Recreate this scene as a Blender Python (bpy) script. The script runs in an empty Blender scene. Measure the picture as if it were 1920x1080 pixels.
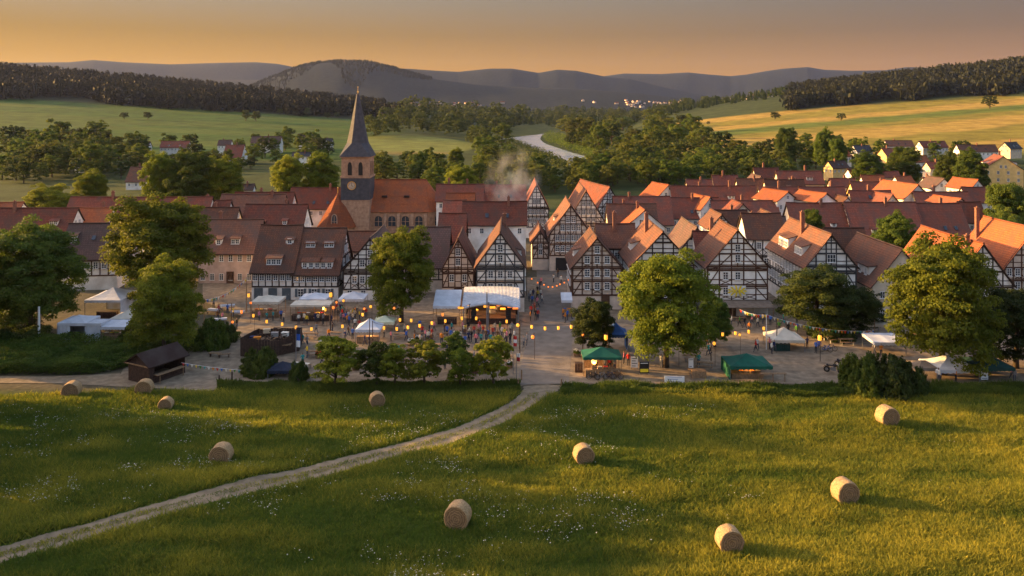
HAZE_ON = True
import bpy, bmesh, math, random
import numpy as np
from mathutils import Vector, Matrix
RNG = random.Random(7)
sc = bpy.context.scene
COL = sc.collection
# ------------------------------------------------------------------ camera geometry
F, HC, YH = 1500.0, 34.0, 200.0          # focal length in 1920-px units, camera height, horizon row
K = HC / 28.0
def gY(y, z=0.0): return (HC - z) * F / (y - YH)
def G(x, y, z=0.0):                       # photo row/column of a point at height z -> world
    Y = gY(y, z); return Vector(((x - 960) * Y / F, Y, z))
def ZR(y, Y): return HC - (y - YH) * Y / F  # height of a point seen at row y at distance Y
def XR(x, Y): return (x - 960) * Y / F
cam = bpy.data.cameras.new('camera'); cam.lens = F / 1920 * 36; cam.sensor_width = 36
cam.shift_y = -340 / 1920; cam.clip_start = 0.5; cam.clip_end = 40000
co = bpy.data.objects.new('camera', cam); COL.objects.link(co)
co.location = (0, 0, HC); co.rotation_euler = (math.radians(90), 0, 0); sc.camera = co
# ------------------------------------------------------------------ object helpers
def tag(o, label=None, cat=None, group=None, kind=None):
    if label: o['label'] = label
    if cat: o['category'] = cat
    if group: o['group'] = group
    if kind: o['kind'] = kind
    return o
def empty(name, loc, rz=0.0, label=None, cat=None, group=None):
    o = bpy.data.objects.new(name, None); COL.objects.link(o)
    o.location = loc; o.rotation_euler = (0, 0, rz); o.empty_display_size = .3
    return tag(o, label, cat, group)
def link(name, me, parent=None, loc=None, rz=0.0, scale=None):
    o = bpy.data.objects.new(name, me); COL.objects.link(o)
    if parent: o.parent = parent
    if loc is not None: o.location = loc
    if rz: o.rotation_euler = (0, 0, rz)
    if scale is not None: o.scale = scale
    return o
def copy_tree(o, parent=None):
    c = o.copy(); COL.objects.link(c); c.parent = parent
    for ch in list(o.children): copy_tree(ch, c)
    return c
class MB:
    """collects simple shapes into one mesh"""
    def __init__(s): s.v = []; s.f = []; s.m = []; s.uv = []; s.has_uv = False
    def face(s, pts, m=0, uv=None):
        n = len(s.v); s.v += [tuple(p) for p in pts]; s.f.append(tuple(range(n, n + len(pts)))); s.m.append(m)
        if uv: s.has_uv = True
        s.uv.append(uv or [(0, 0)] * len(pts)); return s
    def hexa(s, a, m=0, skip=()):
        n = len(s.v); s.v += [tuple(p) for p in a]
        for i, q in enumerate(((0, 3, 2, 1), (4, 5, 6, 7), (0, 1, 5, 4), (1, 2, 6, 5), (2, 3, 7, 6), (3, 0, 4, 7))):
            if i in skip: continue
            s.f.append(tuple(n + k for k in q)); s.m.append(m); s.uv.append([(0, 0)] * 4)
        return s
    def box(s, c, d, m=0, rz=0.0):
        hx, hy, hz = d[0] / 2, d[1] / 2, d[2] / 2; cs, sn = math.cos(rz), math.sin(rz)
        P = []
        for z in (-hz, hz):
            for x, y in ((-hx, -hy), (hx, -hy), (hx, hy), (-hx, hy)):
                P.append((c[0] + x * cs - y * sn, c[1] + x * sn + y * cs, c[2] + z))
        return s.hexa(P, m)
    def bar(s, a, b, w, t=None, m=0, up=(0, 0, 1)):
        a, b = Vector(a), Vector(b); t = t or w; d = b - a
        if d.length < 1e-6: return s
        d.normalize(); u = Vector(up)
        if abs(d.dot(u)) > .98: u = Vector((0, 1, 0))
        x = d.cross(u).normalized(); y = x.cross(d).normalized(); x *= w / 2; y *= t / 2
        return s.hexa([a - x - y, a + x - y, a + x + y, a - x + y, b - x - y, b + x - y, b + x + y, b - x + y], m)
    def tube(s, pts, rs, n=8, m=0, cap=True):
        pts = [Vector(p) for p in pts]; base = len(s.v)
        for i, p in enumerate(pts):
            d = (pts[min(i + 1, len(pts) - 1)] - pts[max(i - 1, 0)]).normalized()
            u = Vector((0, 0, 1)) if abs(d.z) < .9 else Vector((1, 0, 0))
            x = d.cross(u).normalized(); y = d.cross(x).normalized(); r = rs[i] if hasattr(rs, '__len__') else rs
            for k in range(n):
                a = 2 * math.pi * k / n; s.v.append(tuple(p + x * (r * math.cos(a)) + y * (r * math.sin(a))))
        for i in range(len(pts) - 1):
            for k in range(n):
                k2 = (k + 1) % n
                s.f.append((base + i * n + k, base + i * n + k2, base + (i + 1) * n + k2, base + (i + 1) * n + k)); s.m.append(m); s.uv.append([(0, 0)] * 4)
        if cap:
            s.f.append(tuple(base + k for k in range(n))[::-1]); s.m.append(m); s.uv.append([(0, 0)] * n)
            e = base + (len(pts) - 1) * n; s.f.append(tuple(e + k for k in range(n))); s.m.append(m); s.uv.append([(0, 0)] * n)
        return s
    def lathe(s, prof, c=(0, 0, 0), n=12, m=0, ph=0.0):   # prof: (r, z)
        base = len(s.v)
        for r, z in prof:
            for k in range(n):
                a = 2 * math.pi * k / n + ph; s.v.append((c[0] + r * math.cos(a), c[1] + r * math.sin(a), c[2] + z))
        for i in range(len(prof) - 1):
            for k in range(n):
                k2 = (k + 1) % n
                s.f.append((base + i * n + k, base + i * n + k2, base + (i + 1) * n + k2, base + (i + 1) * n + k)); s.m.append(m); s.uv.append([(0, 0)] * 4)
        return s
    def mesh(s, name, mats, smooth=False):
        me = bpy.data.meshes.new(name); me.from_pydata(s.v, [], s.f)
        for q in (mats if isinstance(mats, (list, tuple)) else [mats]): me.materials.append(q)
        me.polygons.foreach_set('material_index', s.m)
        if s.has_uv:
            l = me.uv_layers.new(name='UVMap'); l.data.foreach_set('uv', [c for fa in s.uv for p in fa for c in p])
        if smooth: me.polygons.foreach_set('use_smooth', [True] * len(s.f))
        me.update(); return me
    def build(s, name, mats, parent=None, loc=None, rz=0.0, smooth=False):
        return link(name, s.mesh(name, mats, smooth), parent, loc, rz)
# ------------------------------------------------------------------ materials
def new_mat(name):
    m = bpy.data.materials.new(name); m.use_nodes = True; nt = m.node_tree
    return m, nt, nt.nodes, nt.links, nt.nodes['Principled BSDF']
def mat(name, c, rough=.85, var=.25, scale=1.5, c2=None, spec=.25, metal=0, emit=None, es=0, rand=0.0, bump=0.0, bscale=12, coord='Object', detail=5):
    """plain surface with a noise variation between two tones of its own colour"""
    m, nt, N, L, B = new_mat(name)
    B.inputs['Roughness'].default_value = rough; B.inputs['Specular IOR Level'].default_value = spec; B.inputs['Metallic'].default_value = metal
    c = tuple(c[:3]) + (1,)
    tc = N.new('ShaderNodeTexCoord'); nz = N.new('ShaderNodeTexNoise'); nz.inputs['Scale'].default_value = scale; nz.inputs['Detail'].default_value = detail
    L.new(tc.outputs[coord], nz.inputs['Vector'])
    mx = N.new('ShaderNodeMix'); mx.data_type = 'RGBA'
    c2 = tuple(c2[:3]) + (1,) if c2 else tuple(max(0, v * (1 - var)) for v in c[:3]) + (1,)
    mx.inputs['A'].default_value = tuple(min(1, v * (1 + var * .6)) for v in c[:3]) + (1,); mx.inputs['B'].default_value = c2
    mr = N.new('ShaderNodeMapRange'); mr.inputs['From Min'].default_value = .3; mr.inputs['From Max'].default_value = .7
    L.new(nz.outputs['Fac'], mr.inputs['Value']); L.new(mr.outputs['Result'], mx.inputs['Factor'])
    out = mx.outputs['Result']
    if rand:
        oi = N.new('ShaderNodeObjectInfo'); hs = N.new('ShaderNodeHueSaturation')
        m2 = N.new('ShaderNodeMapRange'); m2.inputs['To Min'].default_value = 1 - rand; m2.inputs['To Max'].default_value = 1 + rand
        L.new(oi.outputs['Random'], m2.inputs['Value']); L.new(m2.outputs['Result'], hs.inputs['Value']); L.new(out, hs.inputs['Color']); out = hs.outputs['Color']
    L.new(out, B.inputs['Base Color'])
    if emit:
        B.inputs['Emission Color'].default_value = tuple(emit) + (1,); B.inputs['Emission Strength'].default_value = es
    if bump:
        n2 = N.new('ShaderNodeTexNoise'); n2.inputs['Scale'].default_value = bscale; n2.inputs['Detail'].default_value = 4
        L.new(tc.outputs[coord], n2.inputs['Vector']); bp = N.new('ShaderNodeBump'); bp.inputs['Strength'].default_value = bump; bp.inputs['Distance'].default_value = .1
        L.new(n2.outputs['Fac'], bp.inputs['Height']); L.new(bp.outputs['Normal'], B.inputs['Normal'])
    return m
def color_mat(name, rough=.85, translucent=0):          # takes its colour from the object's colour
    m, nt, N, L, B = new_mat(name); B.inputs['Roughness'].default_value = rough; B.inputs['Specular IOR Level'].default_value = .2
    oi = N.new('ShaderNodeObjectInfo'); L.new(oi.outputs['Color'], B.inputs['Base Color']); return m
def roof_mat(name, a, b, dirt):
    m, nt, N, L, B = new_mat(name); B.inputs['Roughness'].default_value = .9; B.inputs['Specular IOR Level'].default_value = .15
    uv = N.new('ShaderNodeUVMap'); br = N.new('ShaderNodeTexBrick')
    br.inputs['Scale'].default_value = 1; br.inputs['Brick Width'].default_value = .3; br.inputs['Row Height'].default_value = .42; br.inputs['Mortar Size'].default_value = .03
    br.inputs['Color1'].default_value = a + (1,); br.inputs['Color2'].default_value = b + (1,); br.inputs['Mortar'].default_value = tuple(v * .45 for v in b) + (1,)
    br.inputs['Bias'].default_value = -.1
    L.new(uv.outputs['UV'], br.inputs['Vector'])
    nz = N.new('ShaderNodeTexNoise'); nz.inputs['Scale'].default_value = .45; nz.inputs['Detail'].default_value = 6; nz.inputs['Roughness'].default_value = .65
    tc = N.new('ShaderNodeTexCoord'); oi = N.new('ShaderNodeObjectInfo'); va = N.new('ShaderNodeVectorMath'); va.operation = 'ADD'
    sc_ = N.new('ShaderNodeMath'); sc_.operation = 'MULTIPLY'; sc_.inputs[1].default_value = 60
    L.new(oi.outputs['Random'], sc_.inputs[0]); L.new(tc.outputs['Object'], va.inputs[0]); L.new(sc_.outputs[0], va.inputs[1]); L.new(va.outputs[0], nz.inputs['Vector'])
    mr = N.new('ShaderNodeMapRange'); mr.inputs['From Min'].default_value = .40; mr.inputs['From Max'].default_value = .66; mr.inputs['To Max'].default_value = .9
    L.new(nz.outputs['Fac'], mr.inputs['Value'])
    mx = N.new('ShaderNodeMix'); mx.data_type = 'RGBA'; mx.inputs['B'].default_value = dirt + (1,)
    L.new(mr.outputs['Result'], mx.inputs['Factor']); L.new(br.outputs['Color'], mx.inputs['A'])
    hs = N.new('ShaderNodeHueSaturation'); m2 = N.new('ShaderNodeMapRange'); m2.inputs['To Min'].default_value = .75; m2.inputs['To Max'].default_value = 1.25
    L.new(oi.outputs['Random'], m2.inputs['Value']); L.new(m2.outputs['Result'], hs.inputs['Value']); L.new(mx.outputs['Result'], hs.inputs['Color'])
    L.new(hs.outputs['Color'], B.inputs['Base Color'])
    bp = N.new('ShaderNodeBump'); bp.inputs['Strength'].default_value = .5; bp.inputs['Distance'].default_value = .06
    L.new(br.outputs['Fac'], bp.inputs['Height']); bp.invert = True; L.new(bp.outputs['Normal'], B.inputs['Normal'])
    return m
def leaf_mat(name, a, b, trans=.35):
    m, nt, N, L, B = new_mat(name); B.inputs['Roughness'].default_value = .7; B.inputs['Specular IOR Level'].default_value = .15
    at = N.new('ShaderNodeAttribute'); at.attribute_name = 'tint'; mx = N.new('ShaderNodeMix'); mx.data_type = 'RGBA'
    mx.inputs['A'].default_value = a + (1,); mx.inputs['B'].default_value = b + (1,); L.new(at.outputs['Fac'], mx.inputs['Factor'])
    oi = N.new('ShaderNodeObjectInfo'); hs = N.new('ShaderNodeHueSaturation'); m2 = N.new('ShaderNodeMapRange'); m2.inputs['To Min'].default_value = .75; m2.inputs['To Max'].default_value = 1.3
    m3 = N.new('ShaderNodeMapRange'); m3.inputs['To Min'].default_value = .485; m3.inputs['To Max'].default_value = .512
    ml = N.new('ShaderNodeMath'); ml.operation = 'FRACT'; mm = N.new('ShaderNodeMath'); mm.operation = 'MULTIPLY'; mm.inputs[1].default_value = 7.31
    L.new(oi.outputs['Random'], mm.inputs[0]); L.new(mm.outputs[0], ml.inputs[0]); L.new(ml.outputs[0], m3.inputs['Value']); L.new(m3.outputs['Result'], hs.inputs['Hue'])
    L.new(oi.outputs['Random'], m2.inputs['Value']); L.new(m2.outputs['Result'], hs.inputs['Value']); L.new(mx.outputs['Result'], hs.inputs['Color'])
    L.new(hs.outputs['Color'], B.inputs['Base Color'])
    tr = N.new('ShaderNodeBsdfTranslucent'); L.new(hs.outputs['Color'], tr.inputs['Color']); ms = N.new('ShaderNodeMixShader'); ms.inputs[0].default_value = trans
    L.new(B.outputs[0], ms.inputs[1]); L.new(tr.outputs[0], ms.inputs[2]); L.new(ms.outputs[0], N['Material Output'].inputs['Surface']); return m
M = dict(
    white=mat('lime_plaster', (.78, .76, .74), c2=(.58, .54, .49), scale=.5, rand=.1),
    cream=mat('cream_plaster', (.62, .52, .40), c2=(.50, .40, .29), scale=.8, rand=.06),
    pink=mat('pink_plaster', (.56, .42, .36), c2=(.44, .32, .27), scale=.8),
    beige=mat('beige_infill', (.60, .50, .42), c2=(.48, .39, .32), scale=.9),
    yellow=mat('yellow_plaster', (.66, .47, .20), c2=(.56, .38, .15), scale=.8),
    stone=mat('sandstone', (.40, .25, .165), c2=(.27, .165, .11), scale=1.2, bump=.4, bscale=2.2),
    dark_timber=mat('dark_timber', (.045, .032, .028), var=.4, scale=3),
    brown_timber=mat('brown_timber', (.085, .042, .028), var=.4, scale=3),
    grey_timber=mat('grey_timber', (.05, .05, .055), var=.4, scale=3),
    plank=mat('dark_planks', (.055, .032, .024), var=.5, scale=4),
    wood=mat('pale_wood', (.24, .15, .085), var=.4, scale=4, rand=.2),
    frame=mat('white_window_paint', (.72, .71, .70), var=.08),
    glass=mat('window_glass', (.04, .05, .065), rough=.12, spec=.6, var=.3, scale=.8),
    slate=mat('slate', (.072, .072, .084), c2=(.048, .049, .06), rough=.75, scale=1.2, bump=.3, bscale=6, spec=.2),
    shutter=mat('shutter_paint', (.10, .12, .14), var=.2),
    door=mat('door_wood', (.10, .055, .035), var=.3),
    brick=mat('chimney_brick', (.22, .10, .07), var=.4, scale=5),
    metal=mat('grey_metal', (.25, .25, .27), rough=.45, metal=.6, var=.15),
    black=mat('black_paint', (.02, .02, .022), var=.2, rough=.5),
    gold=mat('gilding', (.75, .48, .12), rough=.3, metal=.8, var=.1),
    canvas=mat('white_canvas', (.52, .54, .60), c2=(.42, .44, .50), scale=.7, rough=.8),
    cream_canvas=mat('cream_canvas', (.56, .51, .43), c2=(.45, .40, .33), scale=.7),
    green_canvas=mat('green_canvas', (.012, .10, .065), c2=(.008, .07, .05), scale=.8),
    teal_canvas=mat('dark_green_canvas', (.014, .05, .045), c2=(.01, .035, .03), scale=.8),
    navy_canvas=mat('navy_canvas', (.015, .022, .045), var=.3),
    blue_canvas=mat('blue_canvas', (.02, .07, .22), var=.3),
    tan_canvas=mat('tan_canvas', (.20, .16, .13), var=.3),
    sage_canvas=mat('sage_canvas', (.45, .52, .42), var=.15),
    bark=mat('bark', (.07, .05, .035), c2=(.035, .026, .02), scale=6, bump=.6),
    hay=mat('hay', (.46, .31, .16), c2=(.27, .17, .085), scale=9, bump=.8, bscale=25, detail=8),
    hay_end=mat('hay_end', (.20, .12, .06), c2=(.10, .06, .03), scale=12, bump=.8, bscale=25, detail=8),
    lamp=mat('lantern_paper', (.8, .4, .08), var=.05, emit=(1.0, .36, .03), es=.40),
    lamp_red=mat('lantern_paper_red', (.8, .3, .06), var=.05, emit=(1.0, .20, .03), es=.36),
    bulb=mat('warm_bulb', (.9, .6, .25), var=.02, emit=(1.0, .50, .09), es=1.0),
    goods=color_mat('painted_surface'), cloth=color_mat('cloth', .95),
    rubber=mat('rubber', (.018, .018, .018), var=.2),
    skin=mat('skin', (.42, .24, .17), var=.1, rand=.25), hair=mat('hair', (.05, .03, .02), var=.3, rand=.5), trousers=mat('trousers', (.05, .055, .075), var=.3, rand=.6),
    red=mat('red_paint', (.45, .03, .03), var=.2), blue=mat('blue_paint', (.03, .10, .42), var=.2), white_paint=mat('white_paint', (.75, .75, .77), var=.06),
    yellow_paint=mat('yellow_paint', (.8, .62, .04), var=.12),
)
def ring_mat(name, a, b_):                # wound hay seen end on
    m, nt, N, L, B = new_mat(name); B.inputs['Roughness'].default_value = .95; tc = N.new('ShaderNodeTexCoord'); wv = N.new('ShaderNodeTexWave'); wv.wave_type = 'RINGS'; wv.rings_direction = 'Y'
    mp = N.new('ShaderNodeMapping'); mp.inputs['Location'].default_value = (0, 0, -.92); L.new(tc.outputs['Object'], mp.inputs[0]); L.new(mp.outputs[0], wv.inputs['Vector'])
    wv.inputs['Scale'].default_value = 1.7; wv.inputs['Distortion'].default_value = 5; wv.inputs['Detail'].default_value = 4; wv.inputs['Detail Scale'].default_value = 3
    mx = N.new('ShaderNodeMix'); mx.data_type = 'RGBA'; mx.inputs['A'].default_value = a + (1,); mx.inputs['B'].default_value = b_ + (1,); L.new(wv.outputs['Fac'], mx.inputs['Factor']); L.new(mx.outputs['Result'], B.inputs['Base Color']); return m
M['hay_end'] = ring_mat('hay_spiral', (.13, .08, .04), (.27, .165, .08))
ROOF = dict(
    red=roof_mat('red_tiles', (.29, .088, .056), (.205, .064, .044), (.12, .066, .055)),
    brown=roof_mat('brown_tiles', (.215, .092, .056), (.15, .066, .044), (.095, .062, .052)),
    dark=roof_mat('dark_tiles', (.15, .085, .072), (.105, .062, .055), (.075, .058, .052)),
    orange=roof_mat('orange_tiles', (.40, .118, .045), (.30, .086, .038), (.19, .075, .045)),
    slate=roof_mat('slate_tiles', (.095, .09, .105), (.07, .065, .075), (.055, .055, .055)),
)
LEAF = dict(
    lime=leaf_mat('lime_leaves', (.078, .112, .012), (.215, .235, .020), .45),
    green=leaf_mat('green_leaves', (.046, .082, .014), (.125, .155, .020), .42),
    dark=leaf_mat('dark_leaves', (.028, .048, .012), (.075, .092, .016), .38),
    pine=leaf_mat('pine_needles', (.014, .018, .010), (.036, .038, .014), .15),
    olive=leaf_mat('olive_leaves', (.070, .092, .018), (.145, .152, .024), .42),
    grass=leaf_mat('grass_blades', (.078, .118, .016), (.45, .365, .045), .5),
    flower=leaf_mat('wild_flowers', (.62, .62, .50), (.80, .78, .68), .3),
)
# ------------------------------------------------------------------ sun and sky
SUN_EL, SUN_AZ = math.radians(11.0), math.radians(-74.0)      # azimuth clockwise from +Y: low in the west, at the left
sd = Vector((math.sin(SUN_AZ) * math.cos(SUN_EL), math.cos(SUN_AZ) * math.cos(SUN_EL), math.sin(SUN_EL)))
sun = bpy.data.lights.new('sun', 'SUN'); sun.energy = 4.7; sun.angle = math.radians(.6); sun.color = (1.0, .565, .17)
so = bpy.data.objects.new('sun', sun); COL.objects.link(so); so.rotation_euler = (-sd).to_track_quat('-Z', 'Y').to_euler()
w = bpy.data.worlds.new('World'); sc.world = w; w.use_nodes = True; N = w.node_tree.nodes; L = w.node_tree.links
bg = N['Background']; sky = N.new('ShaderNodeTexSky'); sky.sky_type = 'NISHITA'; sky.sun_disc = False
sky.sun_elevation = SUN_EL; sky.sun_rotation = SUN_AZ; sky.dust_density = 5.0; sky.ozone_density = 1.0; sky.air_density = 1.0; sky.altitude = 300
# evening air near the horizon: warm towards the sun, mauve away from it, fading into the blue overhead
tc = N.new('ShaderNodeTexCoord'); sp = N.new('ShaderNodeSeparateXYZ'); L.new(tc.outputs['Generated'], sp.inputs[0])
az = N.new('ShaderNodeMapRange'); az.inputs['From Min'].default_value = -.62; az.inputs['From Max'].default_value = .62; L.new(sp.outputs['X'], az.inputs['Value'])
def ramp(stops):
    r = N.new('ShaderNodeValToRGB'); e = r.color_ramp.elements
    while len(e) > 1: e.remove(e[-1])
    for i, (p, c) in enumerate(stops):
        q = e[0] if i == 0 else e.new(p)
        q.position = p; q.color = tuple(c) + (1,)
    return r
el = N.new('ShaderNodeMapRange'); el.inputs['From Min'].default_value = 0.0; el.inputs['From Max'].default_value = .16; L.new(sp.outputs['Z'], el.inputs['Value'])
rw = ramp([(0, (.265, .125, .002)), (.3, (.20, .096, .002)), (.55, (.134, .073, .012)), (.8, (.122, .092, .056)), (1, (.104, .088, .070))])
re = ramp([(0, (.155, .070, .022)), (.3, (.105, .051, .021)), (.55, (.062, .039, .026)), (.8, (.046, .040, .036)), (1, (.040, .039, .040))])
L.new(el.outputs['Result'], rw.inputs[0]); L.new(el.outputs['Result'], re.inputs[0])
mxa = N.new('ShaderNodeMix'); mxa.data_type = 'RGBA'; L.new(az.outputs['Result'], mxa.inputs['Factor']); L.new(rw.outputs[0], mxa.inputs['A']); L.new(re.outputs[0], mxa.inputs['B'])
gain = N.new('ShaderNodeMix'); gain.data_type = 'RGBA'; gain.blend_type = 'MULTIPLY'; gain.inputs['Factor'].default_value = 1
SKY_STRENGTH = .15
gain.inputs['B'].default_value = (1 / SKY_STRENGTH,) * 3 + (1,); L.new(mxa.outputs['Result'], gain.inputs['A'])
nsk = N.new('ShaderNodeMix'); nsk.data_type = 'RGBA'; nsk.blend_type = 'MULTIPLY'; nsk.inputs['Factor'].default_value = 1
nsk.inputs['B'].default_value = (1.18, 1.03, .96, 1); L.new(sky.outputs[0], nsk.inputs['A'])
hi = N.new('ShaderNodeMapRange'); hi.interpolation_type = 'SMOOTHSTEP'; hi.inputs['From Min'].default_value = .13; hi.inputs['From Max'].default_value = .42; L.new(sp.outputs['Z'], hi.inputs['Value'])
fin = N.new('ShaderNodeMix'); fin.data_type = 'RGBA'; L.new(hi.outputs['Result'], fin.inputs['Factor']); L.new(gain.outputs['Result'], fin.inputs['A']); L.new(nsk.outputs['Result'], fin.inputs['B'])
L.new(fin.outputs['Result'], bg.inputs['Color']); bg.inputs['Strength'].default_value = SKY_STRENGTH
sc.view_settings.view_transform = 'Standard'; sc.view_settings.look = 'None'; sc.view_settings.exposure = 1.9; sc.view_settings.gamma = 1
# ------------------------------------------------------------------ terrain
def vnoise(x, y, seed=0):                      # smooth value noise
    x = np.asarray(x, float); y = np.asarray(y, float)
    xi = np.floor(x).astype(np.int64); yi = np.floor(y).astype(np.int64); fx = x - xi; fy = y - yi
    def h(a, b):
        n = (a * 374761393 + b * 668265263 + seed * 1442695041) & 0xffffffff
        n = ((n ^ (n >> 13)) * 1274126177) & 0xffffffff; n = n ^ (n >> 16); return (n & 0xffff) / 65535.0
    sx = fx * fx * (3 - 2 * fx); sy = fy * fy * (3 - 2 * fy)
    return (h(xi, yi) * (1 - sx) + h(xi + 1, yi) * sx) * (1 - sy) + (h(xi, yi + 1) * (1 - sx) + h(xi + 1, yi + 1) * sx) * sy
def sstep(a, b, t):
    t = np.clip((np.asarray(t, float) - a) / (b - a), 0, 1); return t * t * (3 - 2 * t)
RIDGES = [
    (3200, [(300, 205), (440, 178), (500, 150), (560, 127), (600, 119), (640, 117), (690, 118), (740, 130), (800, 147), (900, 160), (1000, 165), (1100, 168), (1200, 176), (1300, 187), (1380, 196), (1500, 204)], 700),
    (4600, [(600, 150), (720, 134), (760, 129), (820, 133), (860, 135), (920, 129), (960, 129), (1010, 137), (1045, 131), (1080, 133), (1110, 139), (1140, 145), (1180, 148), (1250, 165), (1350, 185), (1450, 200)], 800),
    (5800, [(950, 185), (1100, 148), (1140, 142), (1170, 138), (1240, 139), (1290, 136), (1330, 140), (1370, 143), (1400, 140), (1440, 133), (1470, 129), (1515, 126), (1545, 131), (1600, 133), (1660, 132), (1700, 126), (1730, 127), (1780, 130), (1850, 127), (1920, 128), (2300, 140)], 900),
    (5600, [(-400, 115), (15, 118), (130, 117), (175, 113), (230, 117), (320, 121), (420, 118), (480, 117), (520, 120), (560, 128), (640, 145), (760, 200)], 900),
]
def in_meadow(X, Y):
    return 1 - sstep(gY(740), gY(726), Y)
def hz(X, Y):
    X = np.asarray(X, float); Y = np.asarray(Y, float); y = Y / K; u = X / np.maximum(Y, 1)
    gL = np.interp(y, [400, 450, 550, 700, 900, 1100, 1300, 1420, 1700, 2500], [0, 1, 6, 17, 34, 58, 81, 88, 70, 0])
    gR = np.interp(y, [380, 430, 480, 600, 850, 1000, 1200, 1380, 1700, 2500], [0, 1, 4, 12, 33, 57, 85, 92, 70, 0])
    z = gL * np.clip((-u - .04) / .59, 0, 1.5) ** .8 + gR * np.clip((u - .15) / .48, 0, 1.5) ** .7
    far = np.zeros_like(z)
    px = 960 + 1500 * u
    for yc, pts, wd in RIDGES:
        top = np.interp(px, [p[0] for p in pts], [28 + (200 - p[1]) * yc / 1500 for p in pts])
        top = np.maximum(top, 0)
        b = np.exp(-((y - yc) / wd) ** 2) * (.86 + .14 * sstep(0, 1, np.exp(-((y - yc) / wd) ** 2))) 
        rough = 1 + .16 * (vnoise(px / 45, y / 260, 9) - .5) * (1 - b)
        far = np.maximum(far, top * b * rough)
    z = (np.maximum(z, far)) * K
    m = in_meadow(X, Y)
    z = z + m * ((vnoise(X / 9, Y / 5, 1) - .5) * .5 + (vnoise(X / 3, Y / 2, 2) - .5) * .18)
    z = z - .05 * (1 - m) * (Y < 300)
    return z
def hz1(X, Y): return float(hz(np.array([X]), np.array([Y]))[0])
def landuse(X, Y):
    u = X / np.maximum(Y, 1); y = Y / K; px = 960 + 1500 * u
    n = vnoise(X / 40, Y / 40, 3); n2 = vnoise(X / 11, Y / 11, 4)
    C = np.zeros(X.shape + (3,)); 
    def put(mask, c):
        mask = mask[..., None]; C[:] = C * (1 - mask) + mask * np.array(c)
    one = np.ones_like(X)
    put(one, (.045, .058, .02))
    put(in_meadow(X, Y), (.075, .10, .018))
    put(sstep(gY(742), gY(722), Y) * (1 - sstep(200, 260, Y)), (.10, .085, .055))         # yards of the village
    put(sstep(230, 270, Y), (.045, .058, .02))
    # left hill pasture
    st = sstep(.46, .54, vnoise(X / 300 + Y / 90, Y / 60 - X / 900, 11))
    f = sstep(395, 440, y) * (1 - sstep(940, 960, y)) * sstep(-.12, -.2, u)
    put(f, (.040, .080, .014)); put(f * st * .7, (.066, .092, .018)); put(f * n * .4, (.045, .072, .017))
    # meadow behind the church
    f2 = sstep(.0, 1, 4 * (1 - ((px - 775) / 125) ** 2 - ((y - 565) / 120) ** 2)); put(f2, (.13, .145, .036)); put(f2 * sstep(500, 470, y), (.17, .13, .04))
    # golden right hill
    f = sstep(430, 470, y) * (1 - sstep(905, 925, y)) * sstep(.17, .19, u)
    t = (y - 330 * (u - .2)) / 88 + .25 * n
    put(f, (.19, .155, .028)); put(f * sstep(.45, .6, np.abs((t % 2) - 1)), (.30, .20, .045)); put(f * sstep(.72, .9, np.abs(((t * .5 + .3) % 2) - 1)), (.10, .125, .024))
    # woods and mountains
    put(sstep(915, 945, y) * sstep(-.12, -.16, u), (.022, .026, .014)); put(sstep(905, 935, y) * sstep(.335, .37, u), (.022, .028, .012))
    put(sstep(1500, 1800, y), (.010, .016, .019)); put(sstep(1500, 1800, y) * n2 * .4, (.022, .027, .024))  # far slopes bluish: distance haze put into the ground colour
    return np.clip(C, 0, 1)
nu = 640
us = np.concatenate([np.linspace(-1.5, -.75, 40, endpoint=False), np.linspace(-.75, .75, nu), np.linspace(.75, 1.5, 41)[1:]])
ys = np.concatenate([np.geomspace(12, 50, 40, endpoint=False), np.geomspace(50, 105, 150, endpoint=False), np.geomspace(105, 1500, 240, endpoint=False), np.geomspace(1500, 7450, 130)])
U, YY = np.meshgrid(us, ys); XX = U * YY
ZZ = hz(XX, YY)
def grid_mesh(name, X, Y, Z, mats, col=None, smooth=True):
    r, c = X.shape; me = bpy.data.meshes.new(name); nv = r * c
    me.vertices.add(nv); me.vertices.foreach_set('co', np.stack([X, Y, Z], -1).reshape(-1).astype(np.float32))
    idx = np.arange(nv).reshape(r, c); q = np.stack([idx[:-1, :-1], idx[:-1, 1:], idx[1:, 1:], idx[1:, :-1]], -1).reshape(-1)
    nf = len(q) // 4; me.loops.add(nf * 4); me.loops.foreach_set('vertex_index', q.astype(np.int32))
    me.polygons.add(nf); me.polygons.foreach_set('loop_start', np.arange(0, nf * 4, 4, dtype=np.int32))
    me.update(calc_edges=True); me.polygons.foreach_set('use_smooth', np.ones(nf, bool))
    if col is not None:
        a = me.attributes.new('landuse', 'FLOAT_COLOR', 'POINT'); a.data.foreach_set('color', np.concatenate([col.reshape(-1, 3), np.ones((nv, 1))], 1).reshape(-1).astype(np.float32))
    me.materials.append(mats); me.validate(); return me
gm, nt, GN, GL, GB = new_mat('ground'); GB.inputs['Roughness'].default_value = .95; GB.inputs['Specular IOR Level'].default_value = .05
at = GN.new('ShaderNodeAttribute'); at.attribute_name = 'landuse'
gtc = GN.new('ShaderNodeTexCoord')
def nz(scale, det=6):
    n = GN.new('ShaderNodeTexNoise'); n.inputs['Scale'].default_value = scale; n.inputs['Detail'].default_value = det; n.inputs['Roughness'].default_value = .65; GL.new(gtc.outputs['Object'], n.inputs['Vector']); return n
na, nb = nz(.055), nz(1.3)
mr = GN.new('ShaderNodeMapRange'); mr.inputs['From Min'].default_value = .3; mr.inputs['From Max'].default_value = .7; mr.inputs['To Min'].default_value = .62; mr.inputs['To Max'].default_value = 1.35; GL.new(na.outputs['Fac'], mr.inputs['Value'])
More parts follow.
